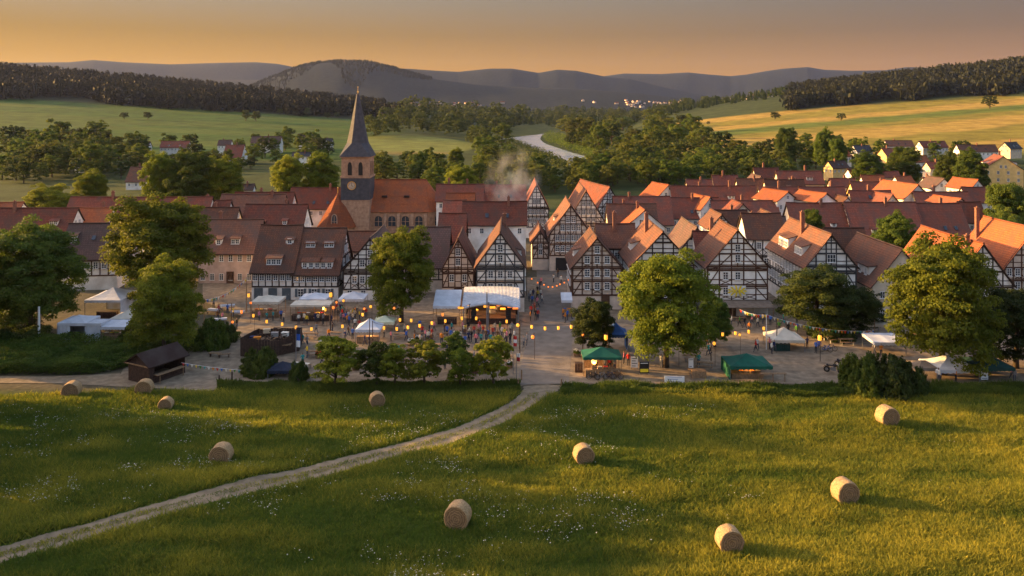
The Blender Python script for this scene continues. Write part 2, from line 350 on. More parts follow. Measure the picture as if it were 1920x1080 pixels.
mr2 = GN.new('ShaderNodeMapRange'); mr2.inputs['From Min'].default_value = .3; mr2.inputs['From Max'].default_value = .7; mr2.inputs['To Min'].default_value = .7; mr2.inputs['To Max'].default_value = 1.3; GL.new(nb.outputs['Fac'], mr2.inputs['Value'])
mm = GN.new('ShaderNodeMath'); mm.operation = 'MULTIPLY'; GL.new(mr.outputs['Result'], mm.inputs[0]); GL.new(mr2.outputs['Result'], mm.inputs[1])
vm = GN.new('ShaderNodeVectorMath'); vm.operation = 'SCALE'; GL.new(at.outputs['Color'], vm.inputs[0]); GL.new(mm.outputs[0], vm.inputs['Scale']); GL.new(vm.outputs[0], GB.inputs['Base Color'])
bp = GN.new('ShaderNodeBump'); bp.inputs['Strength'].default_value = .6; bp.inputs['Distance'].default_value = 1.2; GL.new(na.outputs['Fac'], bp.inputs['Height']); GL.new(bp.outputs['Normal'], GB.inputs['Normal'])
ground = link('terrain', grid_mesh('terrain', XX, YY, ZZ, gm, landuse(XX, YY))); tag(ground, 'meadow, village ground, pastures and wooded hills', 'terrain', kind='structure')
# ------------------------------------------------------------------ surfaces laid on the ground
def sheet(name, pix, z, m, label, cat):
    b = MB(); b.face([(*(G(x, y).xy), z) for x, y in pix]); o = b.build(name, m)
    bm = bmesh.new(); bm.from_mesh(o.data); bmesh.ops.triangulate(bm, faces=bm.faces)
    for f in bm.faces:
        if f.normal.z < 0: f.normal_flip()
    bm.to_mesh(o.data); bm.free(); return tag(o, label, cat, kind='structure')
gravel = mat('gravel', (.25, .19, .13), c2=(.13, .098, .068), scale=.9, bump=.5, bscale=9, detail=9)
paving = mat('cobbles', (.19, .155, .125), c2=(.13, .106, .086), scale=.6, bump=.5, bscale=5, detail=9)
dirt = mat('dirt_track', (.24, .185, .125), c2=(.15, .115, .075), scale=1.1, bump=.5, bscale=9, detail=9)
sheet('market_square', [(215, 722), (232, 690), (330, 662), (430, 640), (452, 592), (380, 565), (380, 520), (1010, 520), (1010, 500), (1100, 500), (1100, 520), (2150, 520), (2150, 720), (1050, 719), (975, 724), (405, 729)], 0.0, gravel, 'gravel market square between the houses and the meadow', 'square')
sheet('street', [(968, 722), (1066, 719), (1078, 590), (1072, 505), (1062, 430), (1004, 430), (1006, 505), (1008, 560), (985, 650)], .012, paving, 'cobbled street leading up between the timbered houses', 'street')
sheet('farm_road', [(-250, 704), (90, 706), (225, 700), (240, 722), (406, 729), (395, 733), (110, 719), (-250, 716)], .006, dirt, 'pale dirt road along the far edge of the meadow', 'road')
PATH = [(-260, 1112), (15, 1036), (150, 1001), (300, 958), (450, 916), (600, 879), (720, 850), (810, 829), (880, 806), (940, 779), (985, 753), (1008, 736), (1019, 720)]
def catmull(pts, n=24):
    out = []; P = [Vector(p) for p in pts]; P = [P[0] * 2 - P[1]] + P + [P[-1] * 2 - P[-2]]
    for i in range(1, len(P) - 2):
        for k in range(n):
            t = k / n; a, b, c, d = P[i - 1:i + 3]
            out.append(.5 * ((2 * b) + (c - a) * t + (2 * a - 5 * b + 4 * c - d) * t * t + (3 * b - a - 3 * c + d) * t ** 3))
    out.append(P[-2]); return out
PL = catmull([G(x, y).xy for x, y in PATH])
PLN = np.array([(p.x, p.y) for p in PL])
def path_strip(name, off0, off1, zup, m, label, wob=0.06):
    b = MB(); rows = []
    for i, p in enumerate(PL):
        d = (PL[min(i + 1, len(PL) - 1)] - PL[max(i - 1, 0)]).normalized(); n = Vector((-d.y, d.x)); k = 1 + 1.0 * (max(0, i - (len(PL) - 60)) / 60) ** 2
        r = []
        for j in range(5):
            o = off0 + (off1 - off0) * j / 4; o = o * k + (RNG.uniform(-wob, wob) if j in (0, 4) else 0)
            q = p + n * o; r.append((q.x, q.y, hz1(q.x, q.y) + zup))
        rows.append(r)
    for i in range(len(rows) - 1):
        for j in range(4): b.face([rows[i][j], rows[i + 1][j], rows[i + 1][j + 1], rows[i][j + 1]][::-1])
    o = b.build(name, m)
    return tag(o, label, 'track', kind='structure')
path_strip('track', -1.35, 1.35, .05, dirt, 'pale two-rut dirt track curving through the meadow to the street', .12)
# river: a ribbon of water along the valley
RIV = [((930, 262), (1060, 246)), ((962, 262), (1028, 250)), ((975, 268), (1014, 258)), ((998, 278), (1020, 268)), ((1024, 289), (1052, 280)), ((1046, 299), (1080, 289)), ((1070, 312), (1108, 297)), ((1092, 324), (1128, 307))]
wm, nt, N_, L_, B_ = new_mat('water'); B_.inputs['Base Color'].default_value = (.40, .45, .53, 1); B_.inputs['Roughness'].default_value = .13; B_.inputs['Specular IOR Level'].default_value = .35; B_.inputs['IOR'].default_value = 1.33  # pale silver-blue base colour stands in for the sky's reflection
wt = N_.new('ShaderNodeTexCoord'); wn = N_.new('ShaderNodeTexNoise'); wn.inputs['Scale'].default_value = .12; wn.inputs['Detail'].default_value = 4; L_.new(wt.outputs['Object'], wn.inputs['Vector'])
wb = N_.new('ShaderNodeBump'); wb.inputs['Strength'].default_value = .06; wb.inputs['Distance'].default_value = .8; L_.new(wn.outputs['Fac'], wb.inputs['Height']); L_.new(wb.outputs['Normal'], B_.inputs['Normal'])
b = MB(); la = catmull([G(*p[0]).xy for p in RIV], 6); lb = catmull([G(*p[1]).xy for p in RIV], 6)
for i in range(len(la) - 1): b.face([(*la[i], .3), (*la[i + 1], .3), (*lb[i + 1], .3), (*lb[i], .3)])
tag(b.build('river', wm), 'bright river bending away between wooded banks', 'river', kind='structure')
RIVP = [tuple(p) for p in la] + [tuple(p) for p in reversed(lb)]
def inside(x, y, poly):
    c = False; j = len(poly) - 1
    for i in range(len(poly)):
        xi, yi = poly[i]; xj, yj = poly[j]
        if (yi > y) != (yj > y) and x < (xj - xi) * (y - yi) / (yj - yi) + xi: c = not c
        j = i
    return c
# ------------------------------------------------------------------ evening haze over the whole valley
hm = bpy.data.materials.new('haze'); hm.use_nodes = True; hn = hm.node_tree.nodes; hl = hm.node_tree.links
hn.remove(hn['Principled BSDF']); pv = hn.new('ShaderNodeVolumePrincipled'); pv.inputs['Color'].default_value = (.44, .54, 1.0, 1); pv.inputs['Density'].default_value = HAZE = 2.2e-5; pv.inputs['Anisotropy'].default_value = .2
hl.new(pv.outputs[0], hn['Material Output'].inputs['Volume'])
b = MB(); b.box((0, 3790, 228.5), (23000, 7620, 460))
if HAZE_ON: tag(b.build('haze', hm), 'thin evening haze lying over the valley', 'haze', kind='stuff')
RIVPX = [p[0] for p in RIV[1:7]] + [p[1] for p in reversed(RIV[1:7])]
# ------------------------------------------------------------------ houses
def make_window_meshes(w, h, nx, ny, shut=False):
    f = MB(); t = .065
    f.box((0, -.04, t / 2), (w, .12, t)); f.box((0, -.04, h - t / 2), (w, .12, t))
    f.box((-w / 2 + t / 2, -.041, h / 2), (t, .118, h - 2 * t)); f.box((w / 2 - t / 2, -.041, h / 2), (t, .118, h - 2 * t))
    for i in range(1, nx): f.box((-w / 2 + w * i / nx, -.038, h / 2), (.06, .1, h - 2 * t))
    for j in range(1, ny): f.box((0, -.036, h * j / ny), (w - 2 * t, .094, .045))
    f.box((0, -.09, -.04), (w + .14, .22, .07))
    p = MB(); p.face([(-w / 2 + .03, -.012, .03), (w / 2 - .03, -.012, .03), (w / 2 - .03, -.012, h - .03), (-w / 2 + .03, -.012, h - .03)])
    s = None
    if shut:
        s = []
        for sx in (-1, 1):
            q = MB(); q.box((sx * (w / 2 + .26), -.05, h / 2), (.46, .06, h)); 
            for k in range(4): q.box((sx * (w / 2 + .26), -.085, h * (k + .5) / 4), (.36, .02, .06))
            s.append(q.mesh('shutter', M['shutter']))
    return f.mesh('window', M['frame']), p.mesh('pane', M['glass']), s
WIN = dict(n=make_window_meshes(.85, 1.25, 2, 3), d=make_window_meshes(1.35, 1.3, 3, 2), s=make_window_meshes(.75, .9, 2, 2), t=make_window_meshes(1.0, 1.45, 2, 3, True), f=make_window_meshes(.8, 1.1, 2, 2))
WW = dict(n=.85, d=1.35, s=.75, t=1.0, f=.8); WH = dict(n=1.25, d=1.3, s=.9, t=1.45, f=1.1)
FROT = dict(front=0, right=math.pi / 2, back=math.pi, left=-math.pi / 2)
class House:
    def __init__(s, name, label, cat, x, y, rz, w, d, he, hr, wall, roof, timber=None, group=None, seed=0, over=.45, z=0.0):
        s.w, s.d, s.he, s.hr = w, d, he, hr; s.r = random.Random(seed); s.timber = timber
        s.root = empty(name, (x, y, z), rz, label, cat, group); s.tb = MB(); s.k = 0; s.over = over
        b = MB(); hw = w / 2; zb = -1.5
        for yy, o in ((0, 1), (d, -1)):
            P = [(-hw, yy, zb), (hw, yy, zb), (hw, yy, he), (0, yy, hr), (-hw, yy, he)]; b.face(P if o > 0 else P[::-1])
        b.face([(-hw, d, zb), (-hw, 0, zb), (-hw, 0, he), (-hw, d, he)]); b.face([(hw, 0, zb), (hw, d, zb), (hw, d, he), (hw, 0, he)])
        b.build('wall', M[wall], s.root)
        s.sl = (hr - he) / hw
        s.roofo = s.make_roof(ROOF[roof]); s.roofm = ROOF[roof]
    def make_roof(s, m, gab=.35):
        b = MB(); hw, o = s.w / 2, s.over; n = max(3, int(s.d / 1.4)); r = s.r; th = .2; up = .1
        sag = r.uniform(.04, .16); L_ = math.hypot(hw + o, (hw + o) * s.sl)
        ys = [-gab + (s.d + 2 * gab) * i / n for i in range(n + 1)]
        for sx in (-1, 1):
            top, bot = [], []
            for i, y in enumerate(ys):
                ta, ba = [], []
                for j in range(5):
                    t = j / 4; x = sx * (hw + o) * t; z = s.hr - abs(x) * s.sl + up
                    z += -sag * math.sin(math.pi * i / n) * (1 - t * .5) + r.uniform(-.035, .035) - (.10 * math.sin(math.pi * t))
                    ta.append((x, y + r.uniform(-.03, .03), z + th)); ba.append((x, y, z))
                top.append(ta); bot.append(ba)
            for i in range(n):
                for j in range(4):
                    a = [top[i][j], top[i][j + 1], top[i + 1][j + 1], top[i + 1][j]]
                    u = [(ys[i], j / 4 * L_), (ys[i], (j + 1) / 4 * L_), (ys[i + 1], (j + 1) / 4 * L_), (ys[i + 1], j / 4 * L_)]
                    if sx > 0: b.face(a, 0, u)
                    else: b.face(a[::-1], 0, u[::-1])
                    a = [bot[i][j], bot[i][j + 1], bot[i + 1][j + 1], bot[i + 1][j]]; b.face(a[::-1] if sx > 0 else a, 1)
                b.face([top[i][4], top[i + 1][4], bot[i + 1][4], bot[i][4]], 1)
            for i in (0, n):
                for j in range(4): b.face([top[i][j], bot[i][j], bot[i][j + 1], top[i][j + 1]], 1)
        for i in range(n):
            zr = [s.hr + up + th - sag * math.sin(math.pi * q / n) for q in (i, i + 1)]
            b.tube([(0, ys[i], zr[0]), (0, ys[i + 1], zr[1])], .17, 6, 0, True)
        return b.build('roof', [m, M['plank']], s.root)
    # --- facades
    def L(s, f): return s.w if f in ('front', 'back') else s.d
    def p(s, f, t, z, out=0.0):
        if f == 'front': return (t, -out, z)
        if f == 'back': return (-t, s.d + out, z)
        if f == 'right': return (s.w / 2 + out, s.d / 2 + t, z)
        return (-s.w / 2 - out, s.d / 2 - t, z)
    def half(s, f, z):
        h = s.L(f) / 2
        if f in ('front', 'back') and z > s.he: h *= max(0, (s.hr - z) / (s.hr - s.he))
        return h
    def beam(s, f, a, b, wd=.2, out=.06):
        s.k += 1; out += (s.k % 23) * .0011; wd *= s.r.uniform(.92, 1.2)
        d = Vector((b[0] - a[0], b[1] - a[1])); 
        if d.length < .15: return
        n = Vector((-d.y, d.x)).normalized() * wd / 2
        Q = [Vector(a) - n, Vector(b) - n, Vector(b) + n, Vector(a) + n]
        s.tb.hexa([s.p(f, q.x, q.y, .0) for q in Q] + [s.p(f, q.x, q.y, out) for q in Q], 0, (0,))
    def window(s, f, t, z, kind='n', parent=None, out=.03):
        fm, pm, sm = WIN[kind]
        o = link('window', fm, parent or s.root, s.p(f, t, z, out), FROT[f]); link('pane', pm, o)
        if sm:
            for q in sm: link('shutter', q, o)
        return o
    def door(s, f, t, w=1.1, h=2.1, m='door'):
        b = MB(); b.box((0, -.05, h / 2), (w, .12, h)); b.box((0, -.06, h + .08), (w + .3, .2, .16)); 
        for sx in (-1, 1): b.box((sx * (w / 2 + .08), -.06, h / 2), (.15, .18, h))
        o = b.build('door', M[m], s.root, s.p(f, t, 0, .02), FROT[f])
        h_ = MB(); h_.box((w * .35, -.15, 1.0), (.06, .08, .2)); h_.build('handle', M['metal'], o)
    def timber_facade(s, f, levels, bay=1.5, win='n', every=1, ground=True, brace=True, wins=True, deco=True, gable_win=True):
        """posts, rails and braces between the floor levels; windows in the bays"""
        Ln = s.L(f); gable = f in ('front', 'back'); r = s.r
        nb = max(2, int(round(Ln / bay))); px = [-Ln / 2 + Ln * i / nb for i in range(nb + 1)]
        tops = [l for l in levels if l < (s.hr if gable else s.he) - .3]
        if gable:
            z = max(tops[-1], s.he) if tops else s.he
            while s.hr - z > 2.6: z += (2.1 if s.hr - z > 4 else 1.7); tops.append(z)
            tops = sorted(set(tops + [s.he])) if min(abs(t - s.he) for t in tops) > .5 else tops
        tops.append(s.hr - .1 if gable else s.he - .05)
        if gable:
            for sx in (-1, 1): s.beam(f, (sx * (s.w / 2 + .05), s.he), (sx * .05, s.hr), .24, .075)
        for i in range(len(tops) - 1):
            za, zb = tops[i], tops[i + 1]; ha, hb = s.half(f, za), s.half(f, zb); hh = zb - za
            s.beam(f, (-ha, za), (ha, za), .24, .07)
            if i and za <= s.he + .1: s.beam(f, (-ha, za + .28), (ha, za + .28), .14, .066)
            small = hb < .5
            cols = []
            for q in px:
                if abs(q) > ha - .05 and abs(q) < ha + .3: q = math.copysign(ha - .1, q)
                if abs(q) > ha: continue
                zt = zb
                if gable and abs(q) > hb - .05: zt = min(zb, s.hr - (abs(q) / (s.w / 2)) * (s.hr - s.he) if zb > s.he else zb)
                if zt - za > .5: s.beam(f, (q, za), (q, zt), .19, .055); cols.append((q, zt))
            if gable and za > s.he - .2 and 0 not in [round(c[0], 2) for c in cols] and hh > 1: s.beam(f, (0, za), (0, zb), .17, .055)
            mid = za + hh * .42
            hm = s.half(f, mid); s.beam(f, (-hm, mid), (hm, mid), .13, .045)
            if hh > 1.9 and s.r.random() < .3: 
                m2 = za + hh * .86; h2 = s.half(f, m2); s.beam(f, (-h2, m2), (h2, m2), .11, .045)
            if brace and len(cols) > 2 and hb > Ln * .3:
                for sx in (-1, 1):
                    e = sx * (min(ha, hb) - .15); s.beam(f, (e, za + .1), (e - sx * Ln / nb * r.choice((.8, 1.0)), zb - .1), .16, .05)
                    if nb > 5 and r.random() < .5: s.beam(f, (e - sx * Ln / nb * 2, za + .1), (e - sx * Ln / nb, zb - .1), .15, .05)
            if not wins: continue
            kh, kw = WH[win], WW[win]
            if hh < kh + .35: kind, kh, kw = 's', .9, .75
            else: kind = win
            if hh < kh + .2: continue
            cnt = 0
            for j in range(len(cols) - 1):
                a, b2 = cols[j][0], cols[j + 1][0]; c = (a + b2) / 2
                lim = min(s.half(f, za + hh * .42 + kh), Ln / 2)
                if abs(c) + kw / 2 > lim - .12 or (b2 - a) < kw + .12: continue
                if gable and za > s.he - .2 and not gable_win: continue
                if brace and (j == 0 or j == len(cols) - 2) and hb > Ln * .3: continue
                cnt += 1
                if cnt % every == 0 and r.random() < .93: s.window(f, c, min(mid, zb - kh - .12), kind, out=.075)
                if deco and kh + hh * .42 < hh and r.random() < .6:
                    s.beam(f, (a + .1, za + .25), (b2 - .1, mid - .1), .1, .03); s.beam(f, (a + .1, mid - .1), (b2 - .1, za + .25), .1, .03)
    def plain_facade(s, f, levels, n, win='n', ground_door=None, hh=2.4):
        Ln = s.L(f)
        for z in levels:
            if s.half(f, z + 1.4) < Ln / 2 - .1:
                h = s.half(f, z + 1.4)
                if h > 1.6: [s.window(f, t, z + .4, 'f') for t in (-.8, .8)]
                elif h > .7: s.window(f, 0, z + .3, 's')
                continue
            for i in range(n): s.window(f, -Ln / 2 + Ln * (i + .5) / n, z + .75, win)
        if ground_door is not None: s.door(f, ground_door)
    def chimney(s, t, off=.6, h=1.6, w=.6):
        b = MB(); z0 = s.hr - abs(off) * s.sl - .4; z1 = max(s.hr, z0) + h
        b.box((off, t, (z0 + z1) / 2), (w, w, z1 - z0)); b.box((off, t, z1 + .06), (w + .16, w + .16, .12)); b.box((off, t, z1 + .25), (w * .5, w * .5, .26))
        return b.build('chimney', M['brick'], s.roofo)
    def dormer(s, side, t, zb, w=1.8, h=1.1, n=2, win='s', slope=.28):
        """shed dormer standing in the roof slope"""
        sx = -1 if side == 'left' else 1
        xf = sx * ((s.hr - zb) / s.sl); b = MB(); zt = zb + h
        run = h / max(.05, (s.sl - slope)) ; xb = xf - sx * run; ztb = zt + run * slope
        t0, t1 = t - w / 2, t + w / 2
        b.face([(xf, t0, zb), (xf, t1, zb), (xf, t1, zt), (xf, t0, zt)] if sx > 0 else [(xf, t1, zb), (xf, t0, zb), (xf, t0, zt), (xf, t1, zt)])
        for tt in (t0, t1): b.face([(xf, tt, zb), (xf, tt, zt), (xb, tt, ztb)])
        d = b.build('dormer', M['white'], s.root)
        q = MB(); o = .22; th = .12; e = [(xf + sx * .3, zt - .3 * slope + .02), (xb - sx * .3, ztb + .3 * slope + .02)]
        q.hexa([(e[0][0], t0 - o, e[0][1]), (e[0][0], t1 + o, e[0][1]), (e[1][0], t1 + o, e[1][1]), (e[1][0], t0 - o, e[1][1])] + [(e[0][0], t0 - o, e[0][1] + th), (e[0][0], t1 + o, e[0][1] + th), (e[1][0], t1 + o, e[1][1] + th), (e[1][0], t0 - o, e[1][1] + th)])
        q.has_uv = True; q.uv = [[(v[1], v[0]) for v in [q.v[i] for i in fa]] for fa in q.f]
        q.build('dormer_roof', s.roofm, d)
        for i in range(n):
            tt = t0 + w * (i + .5) / n
            fm, pm, _ = WIN[win]; oo = link('window', fm, d, (xf + sx * .03, tt, zb + .08), FROT['left' if sx < 0 else 'right']); link('pane', pm, oo)
    def skylight(s, side, t, z):
        sx = -1 if side == 'left' else 1; x = sx * (s.hr - z) / s.sl; a = math.atan(s.sl)
        b = MB(); n = Vector((sx * math.sin(a), 0, math.cos(a))); c = Vector((x, t, z)) + n * .36; u = Vector((-sx * math.cos(a), 0, math.sin(a)))
        v = Vector((0, 1, 0)); P = [c - u * .5 - v * .35, c - u * .5 + v * .35, c + u * .5 + v * .35, c + u * .5 - v * .35]
        b.hexa([q - n * .1 for q in P] + P); b.build('skylight', M['glass'], s.roofo)
    def finish(s):
        if s.tb.f: s.tb.build('timber_frame', M[s.timber or 'dark_timber'], s.root)
        return s.root
def gable_house(name, label, ax, ay, x0, x1, ye, yb, d, wall, roof, timber=None, cat='house', rot=0, seed=0, group=None, hmin=0, grnd=0.0):
    """gable facing the camera: apex (ax, ay), facade from x0 to x1, eaves at row ye, foot at row yb"""
    Y = gY(yb, grnd); x = XR((x0 + x1) / 2, Y)
    return House(name, label, cat, x, Y, rot, (x1 - x0) * Y / F, d, ZR(ye, Y) - grnd, ZR(ay, Y) - grnd, wall, roof, timber, group, seed, z=grnd)
def long_house(name, label, x0, x1, yr, ye, yb, wall, roof, timber=None, cat='house', rot=0, seed=0, group=None, pitch=1.15, grnd=0.0, over=.45):
    """eaves side facing the camera from x0 to x1, ridge at row yr, eaves at row ye, foot at row yb (local 'left' faces the camera, 'front' is the right-hand gable)"""
    Y = gY(yb, grnd); he = ZR(ye, Y); w = 6.0
    for _ in range(6): hr = ZR(yr, Y + w / 2); w = 2 * (hr - he) / pitch
    w = max(w, 3.0)
    return House(name, label, cat, XR(x1, Y), Y + w / 2, math.pi / 2 + rot, w, (x1 - x0) * Y / F, he - grnd, hr - grnd, wall, roof, timber, group, seed, over, z=grnd)
FL = 2.45
def lv(*a): return list(a)
# ---- front row, left part
h = long_house('plaster_house', 'pinkish plastered house with red-brown roof and two shed dormers, left of the long timbered house', 372, 476, 414, 474, 531, 'pink', 'brown', 'dark_timber', seed=1, pitch=1.0)
h.plain_facade('left', [-.15, h.he - 2.4], 6); h.dormer('left', h.d * .38, h.he + 1.4, 1.6); h.dormer('left', h.d * .68, h.he + 1.3, 1.2, n=1); h.chimney(h.d * .8); h.door('left', .8); h.finish()
h = long_house('timbered_house', 'long dark-timbered house with brown roof, dormers and white ground floor behind the market booths', 472, 549, 424, 509, 562, 'white', 'brown', 'dark_timber', seed=2, pitch=1.12)
h.timber_facade('left', lv(2.3), 1.15, 'n', brace=False, deco=False)
h.dormer('left', h.d * .5, h.he + 1.0, 2.6, 1.15, 3); h.dormer('left', h.d * .22, h.he + 4.2, 1.4, .8, 1)
for t in (-2.4, .1, 2.5): h.door('left', t, 1.2, 1.9, 'shutter')
h.finish()
h = long_house('timbered_house', 'dark-timbered house with wide brown roof, white dormer row and timbered right gable', 549, 634, 430, 513, 562, 'white', 'brown', 'dark_timber', seed=3, pitch=1.12)
h.timber_facade('left', lv(2.3), 1.15, 'n', brace=False, deco=False); h.timber_facade('front', lv(2.3), 1.5, 'n')
for t, n_ in ((.28, 2), (.62, 3)): h.dormer('left', h.d * t, h.he + .8, 1.1 * n_, 1.15, n_)
for t in (.3, .72): h.dormer('left', h.d * t, h.he + 4.0, 1.7, .75, 2)
for t in (-2.6, -.2, 2.2): h.window('left', t, .5, 't')
h.finish()
h = long_house('dark_roofed_house', 'house with tall dark slate-brown roof and half-timbered wall behind the white market tents', 108, 212, 420, 484, 542, 'white', 'dark', 'brown_timber', seed=4, rot=.12, pitch=1.0)
h.timber_facade('left', lv(2.6), 1.4, 'n', brace=False); h.dormer('left', h.d * .9, h.he + 2.6, 2.2, 1.2, 2); h.skylight('left', h.d * .5, h.he + 3.2); h.skylight('left', h.d * .25, h.he + 2.6); h.plain_facade('front', [2.3, 5], 3); h.finish()
h = gable_house('timbered_house', 'white gabled house with dark timbers beside the tall tree on the square', 676, 449, 643, 745, 508, 563, 15, 'white', 'dark', 'dark_timber', seed=5)
h.timber_facade('front', lv(1.9, 4.6), 1.45, 'n'); h.timber_facade('right', lv(1.9, 4.2), 1.5, wins=False); h.plain_facade('front', [-.2], 4); h.finish()
h = gable_house('small_timbered_house', 'narrow pinkish gabled house with brown timbers left of the big white gable', 859, 450, 829, 889, 505, 562, 13, 'beige', 'brown', 'brown_timber', seed=6)
h.timber_facade('front', lv(2.2, 4.6), 1.1, 'n'); h.timber_facade('right', lv(2.2, 4.4), 1.5, wins=False); h.door('front', 0); h.finish()
h = gable_house('large_timbered_house', 'large white gabled house with dense dark timbers behind the stage canopy', 937, 438, 893, 983, 500, 585, 17, 'white', 'brown', 'grey_timber', seed=7)
h.timber_facade('front', lv(2.5, 4.9, 7.0), 1.5, 'n'); h.timber_facade('right', lv(2.5, 4.9), 1.3, 'n', brace=False); h.dormer('right', 6, h.he + .8, 1.5, 1.0, 1); h.chimney(12); h.door('front', 1.2); h.finish()
h = long_house('roofed_house', 'dark weathered roof behind the tall tree on the square', 745, 838, 428, 500, 548, 'beige', 'dark', 'dark_timber', seed=8, pitch=1.2); h.timber_facade('left', lv(2.3), 1.4); h.finish()
# ---- front row, right of the street
h = gable_house('timbered_house', 'cream gabled house with brown timbers at the right corner of the street', 1117, 448, 1073, 1166, 502, 580, 12, 'beige', 'brown', 'brown_timber', seed=10)
h.timber_facade('front', lv(2.4, 4.7, 6.9), 1.6, 'n'); h.timber_facade('left', lv(2.4, 4.7), 1.4, 'n'); h.dormer('left', 6.5, h.he + .9, 2.2, 1.1, 2); h.door('front', 1.4); h.finish()
h = gable_house('timbered_house', 'white gabled house with dark timbers behind the big tree on the square', 1246, 437, 1184, 1302, 498, 588, 16, 'white', 'brown', 'dark_timber', seed=11)
h.timber_facade('front', lv(2.5, 5.0, 7.3), 1.75, 'n'); h.timber_facade('left', lv(2.5, 5.0), 1.5, 'n'); h.dormer('left', 9, h.he + 1.2, 3.2, 1.2, 3); h.chimney(9, -1.2, 2.0); h.finish()
h = gable_house('timbered_house', 'white gabled house with brown timbers and a yellow flower-shaped sign over the awning', 1387, 433, 1326, 1440, 500, 592, 11, 'white', 'brown', 'brown_timber', seed=12)
h.timber_facade('front', lv(2.5, 4.8, 7.4), 1.8, 'n', deco=True); h.timber_facade('left', lv(2.5, 4.8), 1.5, 'n'); h.door('front', -1.0); h.finish()
flower_house = h
h = gable_house('timbered_house', 'white gabled house with blue-grey timbers and a long left side behind the dark tree', 1560, 442, 1511, 1606, 500, 598, 19, 'white', 'brown', 'grey_timber', seed=13)
h.timber_facade('front', lv(2.4, 4.9, 7.3), 1.7, 'd', deco=True); h.timber_facade('left', lv(2.4, 4.9), 1.45, 'n', brace=False)
h.dormer('left', 5.5, h.he + 1.0, 3.6, 1.5, 3, 'f'); h.dormer('left', 13, h.he + 1.0, 4.6, 1.7, 4, 'f'); h.chimney(10, -1.0, 2.4); h.finish()
h = gable_house('cream_house', 'cream plastered gabled house with a wide dormer, left of the right-hand big tree', 1690, 470, 1636, 1746, 536, 604, 16, 'cream', 'brown', None, seed=14)
h.plain_facade('front', [.2, 3.0, 5.6], 3, 'f'); h.dormer('left', 5, h.he + .9, 4.2, 1.5, 2, 'f', .1); h.finish()
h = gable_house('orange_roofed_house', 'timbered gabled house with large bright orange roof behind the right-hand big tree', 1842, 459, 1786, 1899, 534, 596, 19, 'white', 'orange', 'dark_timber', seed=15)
h.timber_facade('front', lv(2.4, 4.9), 1.5, 'n'); h.timber_facade('left', lv(2.4), 1.5, 'n'); h.dormer('left', 10, h.he + 2.0, 3.0, .8, 2); h.chimney(3, -.8, 1.0); h.finish()
h = gable_house('corner_house', 'red-roofed timbered house cut by the right edge of the photo', 1942, 430, 1868, 2010, 522, 580, 14, 'beige', 'orange', 'brown_timber', seed=16)
h.timber_facade('front', lv(2.4, 4.8, 7), 1.4, 'n'); h.chimney(12, -2.6, 2.0); h.dormer('left', 7, h.he + 1, 3, 1.2, 2); h.finish()
# ---- second row round the street
h = gable_house('timbered_house', 'broad timbered gable at the head of the street, over a dark shop front', 1075, 386, 1030, 1110, 441, 508, 15, 'beige', 'brown', 'brown_timber', seed=20)
h.timber_facade('front', lv(3.2, 5.4, 7.6), 1.15, 'n'); b = MB(); b.box((0, -.06, 1.45), (h.w * .7, .2, 2.6)); b.build('shop_front', M['black'], h.root); h.dormer('left', 8, h.he + 2, 2.4, .9, 2); h.finish()
h = gable_house('timbered_house', 'steep timbered gable just behind the broad gable at the head of the street', 1090, 359, 1062, 1136, 420, 462, 20, 'white', 'brown', 'dark_timber', seed=21); h.timber_facade('front', lv(2.6, 4.8, 7), 1.2, 'n'); h.finish()
h = gable_house('tall_timbered_house', 'pale timbered gable standing tall beside the rising smoke', 998, 347, 983, 1029, 392, 446, 18, 'white', 'orange', 'dark_timber', seed=22); h.timber_facade('front', lv(2.8, 5.4, 8), 1.15, 'n'); h.finish()
h = gable_house('timbered_house', 'small-windowed timbered gable with reddish roof near the trees behind the street', 1146, 352, 1120, 1166, 388, 432, 24, 'white', 'red', 'dark_timber', rot=.25, seed=23); h.timber_facade('front', lv(2.6, 4.8), 1.25, 'n'); h.finish()
h = gable_house('timbered_house', 'narrow timbered gable with weathered brown roof between two white gables', 1308, 428, 1276, 1338, 470, 548, 13, 'white', 'dark', 'dark_timber', seed=24); h.timber_facade('front', lv(2.4, 4.6, 6.5), 1.25, 'n'); h.finish()
h = long_house('linking_house', 'low brown-roofed house wedged between the corner house and the white gable', 1122, 1192, 422, 462, 552, 'white', 'brown', 'dark_timber', seed=25); h.timber_facade('left', lv(2.5, 4.8), 1.3, 'n'); h.chimney(3.6, -.9, 2.4); h.finish()
h = long_house('linking_house', 'red-brown roof joined to the left of the gable with the yellow sign', 1306, 1364, 436, 464, 556, 'white', 'red', 'dark_timber', seed=26); h.timber_facade('left', lv(2.5, 4.8), 1.4, 'n'); h.chimney(2.5, -.5, 2.6); h.finish()
h = long_house('linking_house', 'brown-roofed house filling the gap right of the gable with the yellow sign', 1402, 1472, 402, 446, 530, 'white', 'brown', 'dark_timber', seed=27); h.timber_facade('left', lv(2.4, 5), 1.4, 'n'); h.finish()
h = long_house('linking_house', 'dark red roof right behind the blue-grey timbered gable', 1562, 1632, 430, 476, 560, 'white', 'brown', 'dark_timber', seed=28); h.timber_facade('left', lv(2.4, 4.8), 1.4, 'n'); h.finish()
h = gable_house('timbered_house', 'narrow beige gable deep in the lane left of the broad gable', 1013, 436, 998, 1029, 456, 506, 14, 'beige', 'brown', 'brown_timber', seed=29); h.timber_facade('front', lv(2.4, 4.4), 1.3, 'f'); h.finish()
